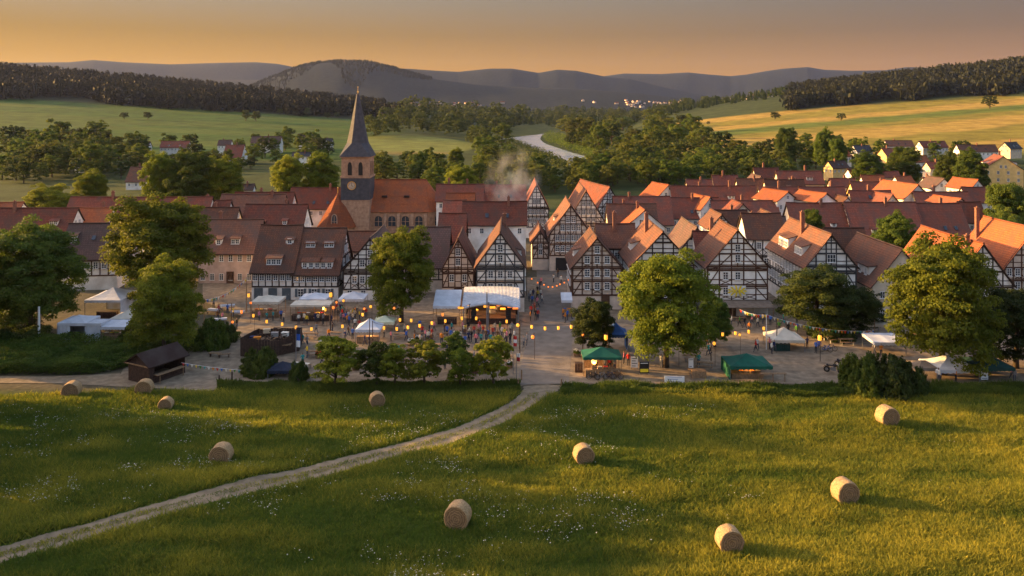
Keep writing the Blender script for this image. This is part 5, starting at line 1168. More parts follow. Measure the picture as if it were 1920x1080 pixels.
# ------------------------------------------------------------------ market tents and stalls
def frame_at(x0, x1, yb): Y = gY(yb); return XR((x0 + x1) / 2, Y), Y, (x1 - x0) * Y / F, Y / F
def tent(label, x0, x1, yp, ye, yb, canvas, depth=None, name='market_tent', walls=(), concave=.35, val=.35, rz=0, group=None, flat=False, poles='metal', dy=0):
    """pavilion with four legs and a peaked canopy: spans x0..x1, peak at row yp, eaves at row ye, feet at row yb"""
    X, Y, w, k = frame_at(x0, x1, yb); d = depth or w; ze = ZR(ye, Y); zp = ZR(yp, Y + d / 2)
    if flat: zp = ZR(yp, Y + d)
    r = empty(name, (X, Y + d / 2, 0), rz, label, 'tent', group); hw, hd = w / 2, d / 2
    for sx in (-1, 1):
        for sy in (-1, 1): b = MB(); b.bar((sx * (hw - .06), sy * (hd - .06), 0), (sx * (hw - .06), sy * (hd - .06), ze + (0 if not flat or sy < 0 else zp - ze)), .07); b.build('leg', M[poles], r)
    b = MB()
    if flat:
        n = 6
        for i in range(n):
            for j in range(3):
                q = []
                for a_, c_ in ((i, j), (i + 1, j), (i + 1, j + 1), (i, j + 1)): t = c_ / 3; q.append((-hw + w * a_ / n, -hd + d * t, ze + (zp - ze) * t - .05 * math.sin(math.pi * a_ / n * 2) ** 2))
                b.face(q)
        rim = [(-hw, -hd, ze), (hw, -hd, ze), (hw, hd, zp), (-hw, hd, zp)]
    else:
        rows = []
        for s_ in (1, .72, .45, .2, .0):
            z = ze + (zp - ze) * (1 - s_) ** (1 + concave); rows.append([(-hw * s_, -hd * s_, z), (0, -hd * s_, z - .05 * s_), (hw * s_, -hd * s_, z), (hw * s_, 0, z - .05 * s_), (hw * s_, hd * s_, z), (0, hd * s_, z - .05 * s_), (-hw * s_, hd * s_, z), (-hw * s_, 0, z - .05 * s_)])
        for i in range(4):
            for j in range(8):
                q = [rows[i][j], rows[i][(j + 1) % 8], rows[i + 1][(j + 1) % 8], rows[i + 1][j]]
                if i == 3: q = q[:3]
                b.face(q)
        rim = [(-hw, -hd, ze), (hw, -hd, ze), (hw, hd, ze), (-hw, hd, ze)]
    for i in range(4):
        a, c = Vector(rim[i]), Vector(rim[(i + 1) % 4]); n = 8
        for j in range(n):
            p, q = a.lerp(c, j / n), a.lerp(c, (j + 1) / n); dz = Vector((0, 0, val))
            b.face([p, q, q - dz, (p + q) / 2 - dz * 1.25, p - dz])
    o = b.build('canopy', M[canvas], r); md = o.modifiers.new('thickness', 'SOLIDIFY'); md.thickness = .03
    for wl in walls:
        b = MB(); z1 = ze - .1
        ax = dict(left=((-hw + .02, -hd), (-hw + .02, hd)), right=((hw - .02, -hd), (hw - .02, hd)), back=((-hw, hd - .03), (hw, hd - .03)), front=((-hw, -hd + .03), (hw, -hd + .03)), front_left=((-hw, -hd + .03), (-hw * .1, -hd + .03)))[wl]
        n = 10
        for i in range(n):
            t0, t1 = i / n, (i + 1) / n; P_, Q_ = Vector(ax[0]), Vector(ax[1]); nn = Vector((-(Q_ - P_).y, (Q_ - P_).x)).normalized() * .05
            p, q = P_.lerp(Q_, t0) + nn * math.sin(i * 2.1), P_.lerp(Q_, t1) + nn * math.sin((i + 1) * 2.1); b.face([(*p, .02), (*q, .02), (*q, z1), (*p, z1)])
        q = b.build('side_wall', M[canvas], r); md = q.modifiers.new('thickness', 'SOLIDIFY'); md.thickness = .03
    return dict(X=X, Y=Y, w=w, d=d, ze=ze, root=r)
def counter(X, Y, w, d, h, label, mt='wood', rz=0, name='stall_counter', cloth=None):
    r = empty(name, (X, Y, 0), rz, label, 'counter'); b = MB(); b.box((0, 0, h - .03), (w, d, .06)); b.build('top', M[mt], r)
    b = MB()
    for i in range(max(2, int(w / .3))):
        n_ = max(2, int(w / .3)); b.box((-w / 2 + w * (i + .5) / n_, -d / 2 + .03, (h - .08) / 2), (w / n_ - .02, .04, h - .1))
    b.box((0, 0, .1), (w - .1, d - .12, .08)); b.box((-w / 2 + .04, 0, h / 2 - .03), (.06, d - .1, h - .08)); b.box((w / 2 - .04, 0, h / 2 - .03), (.06, d - .1, h - .08)); b.build('front_boards', M[cloth or mt], r)
    return r
CRATE = MB()
for z in (.06, .16, .26):
    CRATE.box((0, -.2, z), (.6, .02, .075)); CRATE.box((0, .2, z), (.6, .02, .075)); CRATE.box((-.29, 0, z), (.02, .38, .075)); CRATE.box((.29, 0, z), (.02, .38, .075))
CRATE.box((0, 0, .015), (.58, .38, .02))
for sx in (-1, 1):
    for sy in (-1, 1): CRATE.box((sx * .27, sy * .18, .15), (.04, .04, .3))
crate_me = CRATE.mesh('crate', M['wood'])
FR = MB(); gr = random.Random(5)
for i in range(26): FR.lathe([(0, -.07), (.06, -.04), (.075, 0), (.06, .04), (0, .07)], (gr.uniform(-.23, .23), gr.uniform(-.14, .14), .27 + gr.uniform(-.02, .06)), 6)
fruit_me = FR.mesh('produce', M['goods'], True)
CN = dict(red=(.45, .03, .02, 1), orange=(.6, .2, .02, 1), yellow=(.65, .45, .04, 1), green=(.07, .2, .03, 1), white=(.65, .63, .58, 1), blue=(.04, .12, .42, 1), brown=(.12, .06, .03, 1), black=(.02, .02, .022, 1), grey=(.22, .22, .23, 1), pink=(.6, .2, .25, 1), navy=(.02, .03, .09, 1), teal=(.03, .25, .25, 1), beige=(.5, .4, .28, 1), cream=(.62, .56, .45, 1))
def crates(T, n, z, place, cols, front=.75):
    for i in range(n):
        c = cols[i % len(cols)]; x = T['X'] + (i - (n - 1) / 2) * .72
        o = link('crate', crate_me, None, (x, T['Y'] + front, z), RNG.uniform(-.08, .08)); ordn = ('first', 'second', 'third', 'fourth', 'fifth', 'sixth', 'seventh')[i]
        tag(o, f'crate of {c} produce, {ordn} from the left on the counter {place}', 'crate', 'produce crates on the stall counters')
        p = link('produce', fruit_me, o); p.color = CN[c]
def point(X, Y, Z, e, r=.25, c=(1, .52, .18)):
    l = bpy.data.lights.new('stall_lamp', 'POINT'); l.energy = e; l.color = c; l.shadow_soft_size = r; o = bpy.data.objects.new('stall_lamp', l); COL.objects.link(o); o.location = (X, Y, Z)
def bulb(X, Y, Z, label, e=40, s=.22, drop=.5):
    r = empty('hanging_lamp', (X, Y, Z), 0, label, 'lamp'); b = MB(); b.lathe([(.02, s), (s * .7, s * .7), (s, 0), (s * .7, -s * .7), (.02, -s)], (0, 0, 0), 10); b.build('glowing_shade', M['bulb'], r, smooth=True)
    b = MB(); b.tube([(0, 0, s), (0, 0, s + drop)], .02, 5); b.build('cord', M['black'], r); point(X, Y - s - .15, Z - .3, e)
# left
T = tent('large pale blue-white tent with open front beside the dark-roofed house', 158, 226, 538, 563, 600, 'canvas', 7, walls=('right', 'back')); counter(T['X'], T['Y'] + 1.6, 3.2, .8, 1.0, 'dark counter inside the large pale tent at left', 'plank')
tent('small white peaked tent half behind the rounded left tree', 205, 262, 577, 598, 622, 'cream_canvas', 4)
tent('white tent with closed side walls at the far left, behind the green bank', 107, 160, 590, 606, 642, 'canvas', 4.2, walls=('left', 'back', 'front_left', 'right'))
tent('flat-roofed white tent joined to the walled white tent', 158, 189, 598, 606, 642, 'canvas', 3, walls=('front',), flat=True)
T = tent('low lean-to stall with white sloping roof right of the walled tents', 188, 234, 599, 613, 642, 'canvas', 3.2, flat=True, poles='wood'); counter(T['X'], T['Y'] + .5, T['w'] * .8, .8, 1.0, 'wooden counter under the low lean-to stall', 'wood'); crates(T, 4, 1.0, 'of the low lean-to stall', ('cream', 'yellow', 'green', 'cream'), .5)
# in front of the long timbered houses
T = tent('cream pavilion stall lit warm inside, left of the two booths by the timbered house', 470, 523, 553, 566, 596, 'cream_canvas', 4, name='market_stall', poles='wood'); counter(T['X'], T['Y'] + .5, T['w'] * .95, .8, 1.0, 'wooden counter of the warm-lit cream pavilion', 'wood'); crates(T, 5, 1.0, 'of the warm-lit cream pavilion', ('orange', 'yellow', 'white', 'red', 'beige'), .5); bulb(T['X'] - .5, T['Y'] + 2, T['ze'] - .6, 'glowing lamp inside the warm-lit cream pavilion', 55)
T = tent('white peaked canopy behind the flat beige market booth', 560, 612, 548, 561, 590, 'canvas', 4)
T = tent('flat beige market booth crammed with goods in front of the timbered house', 544, 618, 563, 572, 603, 'cream_canvas', 3.2, name='market_stall', flat=True, poles='wood', val=.25); counter(T['X'], T['Y'] + .5, T['w'] * .95, .8, 1.0, 'long wooden counter of the flat beige booth', 'plank'); crates(T, 6, 1.0, 'of the flat beige booth', ('red', 'orange', 'white', 'brown', 'yellow', 'red'), .5); bulb(T['X'] + 1.9, T['Y'] + 1.2, T['ze'] - .8, 'glowing lamp inside the flat beige booth', 60)
b = MB()
for z in (1.2, 1.75, 2.3): b.box((0, 0, z), (T['w'] * .9, .4, .05))
for sx in (-.44, 0, .44): b.box((sx * T['w'], .1, 1.3), (.06, .3, 2.6))
tag(b.build('shelf_rack', M['wood'], None, (T['X'], T['Y'] + 2.7, 0)), 'wooden shelf rack at the back of the flat beige booth', 'shelf')
tent('whitish parasol-like tent in front of the white gabled house left of the oval tree', 634, 682, 546, 561, 592, 'canvas', 4)
T = tent('white and bluish tent standing in the square near the young trees', 666, 712, 596, 618, 645, 'canvas', 3.4); counter(T['X'], T['Y'] + .5, T['w'] * .9, .7, 1.0, 'counter of the bluish-white tent in the square', 'wood'); bulb(T['X'] + .3, T['Y'] + 1.5, T['ze'] - .5, 'glowing lamp inside the bluish-white tent in the square', 45)
tent('pale green canopy behind the bluish-white tent', 700, 738, 591, 604, 622, 'sage_canvas', 3)
T = tent('white sloping awning in front of the small timbered house', 812, 862, 543, 574, 612, 'canvas', 5, flat=True, poles='wood', name='awning_stall'); counter(T['X'], T['Y'] + 1.5, 3, .8, 1.0, 'dark bar counter under the white sloping awning', 'plank')
# right
T = tent('small white corner stall with wine-red valance at the street corner', 1053, 1073, 548, 563, 594, 'canvas', 2.2, name='market_stall', flat=True); counter(T['X'], T['Y'] + .3, T['w'] * .9, .6, .95, 'bright counter of the small corner stall', 'wood'); crates(T, 2, .95, 'of the small corner stall', ('blue', 'orange'), .3)
T = tent('green-roofed stall with glowing lamp at the lower end of the street', 1094, 1166, 650, 670, 705, 'teal_canvas' if 0 else 'green_canvas', 3.2, name='market_stall', concave=.1, val=.3, poles='wood'); counter(T['X'], T['Y'] - .25, T['w'] * .92, .7, .95, 'wooden counter of the green-roofed stall', 'wood'); crates(T, 4, .95, 'of the green-roofed stall', ('brown', 'beige', 'red', 'brown'), -.2); bulb(T['X'] - 1.0, T['Y'] + .9, T['ze'] - .8, 'bright yellow lamp in the green-roofed stall', 70, .36, .3)
b = MB(); b.box((0, 0, 1.15), (T['w'] * .86, .06, 2.1)); b.box((0, -.2, 1.3), (T['w'] * .8, .3, .05)); b.box((0, -.2, 1.8), (T['w'] * .8, .3, .05)); tag(b.build('back_panel', M['wood'], None, (T['X'], T['Y'] + 2.8, 0)), 'wooden shelf wall at the back of the green-roofed stall', 'shelf wall')
T = tent('emerald green peaked tent in the front of the right square', 1369, 1449, 662, 687, 713, 'green_canvas', 4.2, walls=('left', 'back')); counter(T['X'] - .3, T['Y'] + .9, T['w'] * .75, .7, .62, 'orange-brown counter in the emerald tent', 'wood'); crates(T, 4, .62, 'of the emerald tent', ('orange', 'brown', 'orange', 'beige'), .9); point(T['X'] - .3, T['Y'] + .9, 1.45, 40)
X, Y, w_, k = frame_at(1425, 1474, 716); r = empty('plank_table', (X, Y, 0), 0, 'long plank table sticking out right of the emerald tent', 'table'); b = MB(); b.box((0, 0, 1.05), (w_, .5, .07)); b.build('table_top', M['wood'], r)
for sx in (-.45, .0, .45): b = MB(); b.bar((sx * w_, 0, 0), (sx * w_, 0, 1.02), .08); b.build('leg', M['wood'], r)
T = tent('cream peaked tent in the middle of the right square', 1449, 1510, 613, 638, 660, 'cream_canvas', 4.2); counter(T['X'] - .8, T['Y'] + .8, T['w'] * .5, .8, 1.0, 'dark green draped counter in the cream tent', 'teal_canvas', cloth='teal_canvas')
tent('small white tent behind the huge bright right tree', 1622, 1668, 594, 608, 634, 'cream_canvas', 3.5)
tent('low white lean-to stall left of the huge bright right tree', 1640, 1700, 624, 642, 668, 'canvas', 4, flat=True, name='market_stall')
tent('white peaked tent under the huge bright right tree', 1757, 1838, 664, 694, 718, 'canvas', 4.4)
tent('dark green tent at the right edge of the photo', 1838, 1904, 664, 690, 718, 'teal_canvas', 4.4, walls=('back',))
tent('small tan tent left of the white tent under the huge tree', 1722, 1758, 675, 690, 716, 'tan_canvas', 3)
tent('blue canopy tucked behind the green-roofed stall', 1136, 1178, 604, 628, 660, 'blue_canvas', 3.2, walls=('right',))
tent('navy tent among the shrubs at the left front of the square', 501, 545, 677, 695, 710, 'navy_canvas', 3)
# awning on the flower house
h = flower_house; hx, hy = h.root.location.x, h.root.location.y
r = empty('house_awning', (hx, hy - .05, 0), 0, 'brown-grey awning over the front of the gable with the yellow sign', 'awning'); b = MB(); w_ = h.w * 1.02
b.hexa([(-w_ / 2, -3.0, 2.0), (w_ / 2, -3.0, 2.0), (w_ / 2, -.12, 2.45), (-w_ / 2, -.12, 2.45), (-w_ / 2, -3.0, 2.1), (w_ / 2, -3.0, 2.1), (w_ / 2, -.12, 2.55), (-w_ / 2, -.12, 2.55)]); b.build('canopy', M['tan_canvas'], r)
for sx in (-.48, -.16, .16, .48): b = MB(); b.bar((sx * w_, -2.9, 0), (sx * w_, -2.9, 2.0), .1); b.build('post', M['wood'], r)
b = MB(); gr = random.Random(3)
for ring, (n_, R_) in enumerate(((11, .95), (9, .62), (7, .34))):
    for k in range(n_):
        a = 2 * math.pi * (k + .5 * ring) / n_; c = Vector((math.cos(a) * R_ * 1.35, -.05 - .07 * ring, math.sin(a) * R_ * .75)); u = Vector((math.cos(a) * 1.35, 0, math.sin(a) * .8)).normalized() * .36; v = Vector((-u.z, 0, u.x)) * .45
        b.face([c - u * .8, c - v + Vector((0, -.06, 0)), c + u, c + v + Vector((0, -.02, 0))], 0)
    if ring == 2:
        for k in range(8): a = k * .8; b.lathe([(0, 0), (.08, .03), (0, .1)], (.1 * math.cos(a), -.3, .07 * math.sin(a)), 5, 1)
sg = b.build('flower_sign', [M['yellow_paint'], M['wood']], None, (hx - .15, hy - .22, ZR(545, hy))); tag(sg, 'big yellow flower-shaped sign on the timbered gable above the awning', 'sign')
b = MB(); b.box((0, .06, 0), (2.9, .06, 1.7)); b.build('backing', M['white_paint'], sg)
# ------------------------------------------------------------------ stage under the arched white canopy
X, Y, w_, k = frame_at(866, 975, 612); st = empty('stage', (X, Y, 0), 0, 'open stage under a large arched white canopy lit orange inside', 'stage'); dS = 7.0; ze, zb_ = ZR(577, Y), ZR(538, Y + dS)
b = MB(); nx, ny_ = 40, 12
P = [[(-w_ / 2 + w_ * i / nx, dS * j / ny_, ze + (zb_ - ze) * (j / ny_) ** .75 + (.75 * (1 - j / ny_) + .1 * j / ny_) * math.sin(math.pi * i / nx)) for i in range(nx + 1)] for j in range(ny_ + 1)]
for j in range(ny_):
    for i in range(nx): b.face([P[j][i], P[j][i + 1], P[j + 1][i + 1], P[j + 1][i]])
for j in range(ny_):
    for i in (0, nx): p, q = P[j][i], P[j + 1][i]; b.face([p, q, (q[0], q[1], q[2] - .5), (p[0], p[1], p[2] - .5)])
for i in range(nx): p, q = P[0][i], P[0][i + 1]; b.face([p, q, (q[0], q[1], q[2] - .3), (p[0], p[1], p[2] - .3)])
o = b.build('canopy', M['canvas'], st, smooth=True); md = o.modifiers.new('thickness', 'SOLIDIFY'); md.thickness = .04
b = MB(); b.box((0, dS / 2 + .6, .45), (w_ * .86, dS - 1.4, .9)); b.build('platform', M['plank'], st)
b = MB(); b.box((0, dS - .1, 2.2), (w_ * .95, .08, 4.2)); b.build('backdrop', M['black'], st)
for i, (px, py) in enumerate(((-.47, .1), (.47, .1), (-.47, dS - .3), (.47, dS - .3), (-.04, -.15))): b = MB(); b.bar((px * w_, py, 0), (px * w_, py, ze + (.9 if i == 4 else .1)), .14 if i < 4 else .22); b.build('pole', M['metal'], st)
for sx in (-1, 1):
    b = MB(); b.box((0, 0, .65), (.8, .7, 1.3)); b.box((0, 0, 1.75), (.7, .65, .85)); b.lathe([(.0, 0), (.25, .04), (.28, 0)], (0, -.4, .6), 10); tag(b.build('speaker_stack', M['black'], None, (X + sx * w_ * .3, Y + 1.0, .9)), 'black loudspeaker stack on the ' + ('left' if sx < 0 else 'right') + ' of the stage', 'loudspeaker')
b = MB(); b.lathe([(.55, 0), (.55, .5)], (0, 0, .2), 14); b.lathe([(.25, 0), (.25, .25)], (-.5, -.3, .8), 10); b.lathe([(.25, 0), (.25, .25)], (.45, -.3, .8), 10); b.lathe([(.0, 0), (.35, .03)], (.8, .1, 1.1), 10); b.tube([(.8, .1, 0), (.8, .1, 1.1)], .03, 5); tag(b.build('drum_kit', M['metal'], None, (X + .2, Y + 4.0, .9)), 'drum kit in the middle of the stage', 'drum kit')
for i, (fx, fy, z, red) in enumerate(((-.52, -.1, 3.2, 0), (-.36, .2, 3.4, 0), (-.14, .3, 3.7, 0), (-.08, .3, 3.3, 0), (.14, .2, 3.6, 1), (.33, .2, 3.3, 1), (.42, 0, 3.1, 1), (-.28, 2.5, 2.2, 0), (.02, 2.5, 2.6, 0), (.2, 2.8, 2.3, 0))):
    b = MB(); b.box((0, 0, 0), (.85, .22, .26)); b.box((0, .14, .14), (.3, .1, .3), 1); z = min(z, ze + .55 + .6 * math.sin(math.pi * min(1, max(0, fx + .5))))
    tag(b.build('stage_lamp', [M['lamp_red' if red else 'lamp'], M['black']], None, (X + fx * w_, Y + fy, z - .3)), f'{"reddish" if red else "orange"} light bar under the stage canopy, {("first", "second", "third", "fourth", "fifth", "sixth", "seventh", "eighth", "ninth", "tenth")[i]} counted from the front left', 'stage light')
point(X - w_ * .3, Y + 2.5, 3.0, 120); point(X + w_ * .15, Y + 2.5, 3.0, 120, c=(1, .4, .12))
# ------------------------------------------------------------------ wooden hut, walled booth, signs
X, Y, w_, k = frame_at(234, 287, 717); r = empty('wooden_hut', (X, Y, 0), -.5, 'dark brown wooden hut with a gable roof and open counter on its right side', 'hut'); hw, dH, e_, rr = w_ * .56, 5.2, 2.35, 3.5
b = MB(); 
for y_ in (0, dH): b.face([(-hw, y_, 0), (hw, y_, 0), (hw, y_, e_), (0, y_, rr), (-hw, y_, e_)])
b.face([(-hw, 0, 0), (-hw, dH, 0), (-hw, dH, e_), (-hw, 0, e_)]); b.face([(hw, 0, 0), (hw, dH, 0), (hw, dH, 1.1), (hw, 0, 1.1)]); b.face([(hw, 0, 1.1), (hw, .7, 1.1), (hw, .7, e_), (hw, 0, e_)])
for i in range(12): xx = -hw + 2 * hw * (i + .5) / 12; b.box((xx, -.03, 1.15), (2 * hw / 12 - .03, .05, 2.3))
b.build('wall', M['plank'], r)
b = MB(); o_ = .4; sl = (rr - e_) / hw
for sx in (-1, 1): b.hexa([(0, -.4, rr), (sx * (hw + o_), -.4, e_ - o_ * sl), (sx * (hw + o_), dH + .4, e_ - o_ * sl), (0, dH + .4, rr), (0, -.4, rr + .12), (sx * (hw + o_), -.4, e_ - o_ * sl + .12), (sx * (hw + o_), dH + .4, e_ - o_ * sl + .12), (0, dH + .4, rr + .12)])
b.build('roof', ROOF['dark'], r)
b = MB(); b.box((0, -.36, e_ - .1), (2 * hw + .5, .06, .16)); b.build('fascia_board', M['wood'], r)
b = MB(); b.box((hw + .35, dH / 2, 1.05), (.8, dH - 1.2, .07)); b.build('counter_shelf', M['wood'], r)
for q in (1.0, dH - .8): b = MB(); b.bar((hw + .65, q, 0), (hw + .65, q, 1.0), .08); b.build('leg', M['wood'], r)
X, Y, w_, k = frame_at(288, 296, 714); b = MB(); b.tube([(0, 0, 0), (0, 0, 2.0)], .09, 8); b.box((0, 0, 2.15), (.65, .35, .3)); b.box((0, -.12, 1.0), (.3, .05, 1.7)); tag(b.build('blue_banner_post', M['blue'], None, (X, Y - .7, 0)), 'bright blue banner post at the corner of the wooden hut', 'banner post')
# walled booth with a heap of timber
X, Y, w_, k = frame_at(451, 552, 668); r = empty('walled_booth', (X, Y, 0), 0, 'dark wooden-walled booth heaped with timber and gear in the left square', 'booth'); A = [(-w_ / 2, 0), (-w_ * .2, -.4), (w_ * .2, .3), (w_ / 2, 2.4), (w_ * .42, 6.2), (-w_ * .42, 5.4)]; hh = [2.5, 2.4, 2.0, 2.6, 2.2, 2.2]
for i in range(6):
    a, c = Vector(A[i]), Vector(A[(i + 1) % 6]); b = MB(); L_ = (c - a).length; n_ = max(2, int(L_ / .35)); ang = math.atan2((c - a).y, (c - a).x)
    for j in range(n_): p = a.lerp(c, (j + .5) / n_); t = (j + .5) / n_; H_ = hh[i] * (1 - t) + hh[(i + 1) % 6] * t + RNG.uniform(-.06, .06); b.box((p.x, p.y, H_ / 2), (L_ / n_ - .025, .08, H_), 0, ang)
    b.build('plank_wall', M['plank'], r)
b = MB(); b.box((0, 2.6, 1.3), (w_ * .8, 4.0, .12)); b.build('deck', M['wood'], r)
gr = random.Random(8)
b = MB()
for i in range(70): x_, y_ = gr.uniform(-.38, .38) * w_, gr.uniform(.9, 4.6); z_ = 1.4 + gr.random() * 1.5 * (1 - abs(x_) / w_ * 2); a = gr.uniform(0, 3.14); l_ = gr.uniform(.5, 1.4); b.bar((x_ - math.cos(a) * l_ / 2, y_ - math.sin(a) * l_ / 2, z_ + gr.uniform(-.3, .3)), (x_ + math.cos(a) * l_ / 2, y_ + math.sin(a) * l_ / 2, z_ + gr.uniform(-.3, .3)), gr.uniform(.06, .16))
tag(b.build('timber_heap', M['plank'], None, (X, Y, 0)), 'heap of beams and gear piled inside the wooden-walled booth', 'timber heap')
for i, (dx, dy, dz, c) in enumerate(((-1.9, 1.6, 2.0, 'orange'), (-1.0, 3.0, 2.7, 'beige'), (.4, 2.0, 2.5, 'grey'), (1.6, 2.8, 2.3, 'white'), (-2.6, 2.2, 1.9, 'navy'))):
    b = MB(); b.box((0, 0, .25), (.9, .6, .5)); b.box((0, 0, .53), (.96, .66, .06)); o = b.build('box', M['goods'], None, (X + dx, Y + dy, dz - .35), gr.uniform(-.5, .5)); o.color = CN[c]; tag(o, f'{c} lidded box on top of the timber heap', 'box')
def board(x0, x1, yt, yb, label, lines=3, face='white_paint', band=None, name='notice_board'):
    X, Y, w_, k = frame_at(x0, x1, yb); H_ = ZR(yt, Y); r = empty(name, (X, Y, 0), RNG.uniform(-.1, .1), label, 'sign')
    b = MB(); b.box((0, 0, H_ * .56), (w_, .06, H_ * .86)); b.build('panel', M[face], r); b = MB(); n_ = lines
    for i in range(n_): b.box((-(.1 if i % 2 else 0) * w_, -.035, H_ * (.88 - .62 * i / max(1, n_ - 1))), (w_ * (.78 if i % 2 == 0 else .55), .012, H_ * .05))
    b.build('printed_lines', M['blue' if face == 'white_paint' and name == 'banner' else 'black' if face == 'white_paint' else 'white_paint'], r)
    for sx in (-1, 1): b = MB(); b.bar((sx * w_ * .46, .05, 0), (sx * w_ * .46, .05, H_ * .98), .07); b.build('post', M['metal'], r)
    if band: b = MB(); b.box((0, -.05, H_ * .34), (w_ * .84, .03, H_ * .24)); b.build('yellow_band', M['yellow_paint'], r)
board(1246, 1283, 705, 719, 'wide low white banner with blue lettering at the meadow edge', 3, name='banner')
board(1183, 1196, 669, 692, 'upright white notice board right of the green-roofed stall', 4)
board(1199, 1217, 678, 703, 'dark display stand with a yellow band near the meadow edge', 2, 'black', True)
board(1839, 1853, 696, 714, 'small pale picture board between the two right-hand tents', 3)
board(1291, 1300, 672, 692, 'narrow white board behind the table under the big bright tree', 2)
# masts and flags
def mast(x, yt, yb, label, mt='metal', w_=.12, flag=None, name='mast', fl=(.9, 1.6)):
    Y = gY(yb); r = empty(name, (XR(x, Y), Y, 0), 0, label, 'mast'); H_ = ZR(yt, Y); b = MB(); b.tube([(0, 0, 0), (0, 0, H_)], [w_, w_ * .7], 8); b.build('pole', M[mt], r)
    if flag:
        for j, c in enumerate(flag):
            b = MB(); n = 5; z1 = H_ - .15 - fl[1] * j / len(flag); z0 = z1 - fl[1] / len(flag)
            for i in range(n): x0_, x1_ = w_ + fl[0] * i / n, w_ + fl[0] * (i + 1) / n; y0_, y1_ = .08 * math.sin(i * 1.3), .08 * math.sin((i + 1) * 1.3); b.face([(x0_, y0_, z0), (x1_, y1_, z0), (x1_, y1_, z1), (x0_, y0_, z1)])
            b.build('flag', M[c], r)
mast(913, 548, 628, 'tall grey mast in front of the stage'); mast(73, 575, 642, 'whitish post in the dark at the left edge', 'white_paint', .2)
mast(555, 612, 680, 'pole with a blue and white banner in front of the wooden-walled booth', 'metal', .06, ('navy_canvas', 'blue', 'white_paint'), fl=(.5, 2.6), name='flag_pole')
mast(962, 628, 700, 'pole with red and white flag left of the lower street', 'metal', .06, ('red', 'white_paint', 'red'), fl=(.42, 1.3), name='flag_pole'); mast(968, 660, 712, 'shorter pole with red and white flag left of the lower street', 'metal', .06, ('white_paint', 'red'), fl=(.4, 1.0), name='flag_pole')
mast(1437, 590, 655, 'slim white pole left of the cream tent', 'white_paint', .07); mast(462, 520, 585, 'slim pole holding the left bunting', 'wood', .08); mast(1640, 600, 640, 'slim pole at the right end of the long bunting', 'wood', .07); mast(383, 560, 620, 'slim pole at the left end of the left bunting', 'wood', .07)
# bollards beside the farm road and the street
for i, (x, yb, hp) in enumerate(((411, 718, 14), (435, 714, 16), (978, 712, 18), (972, 722, 10), (1053, 727, 16))):
    Y = gY(yb); b = MB(); b.lathe([(.09, 0), (.09, hp * Y / F), (.05, hp * Y / F + .08), (.0, hp * Y / F + .08)], (0, 0, 0), 8); tag(b.build('bollard', M['plank' if i < 2 else 'wood'], None, (XR(x, Y), Y, 0)), ('left of two dark posts beside the dirt road', 'right of two dark posts beside the dirt road', 'taller wooden post at the left corner of the street mouth', 'short wooden post at the left corner of the street mouth', 'pale post at the right corner of the street mouth')[i], 'post')
# ------------------------------------------------------------------ tables and benches
def table_set(X, Y, rz, where, cloth=None, both=True):
    t = empty('beer_table', (X, Y, 0), rz, f'{"white-clothed" if cloth else "wooden"} trestle table {where}', 'table', 'trestle tables on the square'); b = MB(); b.box((0, 0, .75), (2.1, .6, .05)); b.build('table_top', M['wood'], t)
    for sx in (-1, 1): b = MB(); b.bar((sx * .8, -.22, 0), (sx * .8, .22, .72), .05); b.bar((sx * .8, .22, 0), (sx * .8, -.22, .72), .05); b.build('trestle', M['metal'], t)
    if cloth: b = MB(); b.box((0, 0, .787), (2.14, .64, .012)); b.box((0, -.325, .66), (2.14, .01, .26)); tag(b.build('tablecloth', M[cloth], None, (X, Y, 0), rz), f'white cloth over the trestle table {where}', 'tablecloth', 'white tablecloths')
    for sy in ((-1, 1) if both else (-1,)):
        q = empty('bench', (X - math.sin(rz) * sy * .7, Y + math.cos(rz) * sy * .7, 0), rz, f'{"near" if sy < 0 else "far"} bench at the table {where}', 'bench', 'benches at the trestle tables'); b = MB(); b.box((0, 0, .45), (2.1, .26, .04)); b.build('seat', M['wood'], q)
        for sx in (-1, 1): b = MB(); b.box((sx * .8, 0, .22), (.05, .22, .43)); b.build('leg', M['metal'], q)
O = ('first', 'second', 'third', 'fourth', 'fifth', 'sixth', 'seventh', 'eighth')
for row, (yb, xs, wh) in enumerate(((634, (752, 792, 832), 'in the row nearest the stage'), (655, (735, 772, 812, 905, 940), 'in the middle row by the young trees'), (676, (690, 725, 765, 822, 890, 945), 'in the front row by the young trees'))):
    for i, x in enumerate(xs): p = G(x, yb); table_set(p.x, p.y, RNG.uniform(-.25, .25), f'{wh}, {O[i]} from left')
for i, (x, yb) in enumerate(((402, 588), (428, 580), (446, 592), (412, 606))): p = G(x, yb); table_set(p.x, p.y, RNG.uniform(-.4, .4), f'under the left bunting, {O[i]} of the four', 'canvas', False)
for i, (x, yb) in enumerate(((1296, 676), (1322, 690), (1306, 704))): p = G(x, yb); table_set(p.x, p.y, RNG.uniform(-.3, .3), f'under the big bright tree, {O[i]} from the back', None, i < 2)
for i, (x, yb) in enumerate(((1388, 604), (1424, 598), (1560, 640), (1586, 645))): p = G(x, yb); table_set(p.x, p.y, RNG.uniform(-.3, .3), ('before the awning house, left one', 'before the awning house, right one', 'right of the cream tent, left one', 'right of the cream tent, right one')[i], None)
for i, (x, yb) in enumerate(((582, 634), (612, 650), (590, 668), (628, 632), (566, 692), (636, 668))): p = G(x, yb); table_set(p.x, p.y, RNG.uniform(-.4, .4), f'right of the wooden-walled booth, {O[i]} of six', 'cream_canvas' if i in (1, 4) else None, i % 2 == 0)
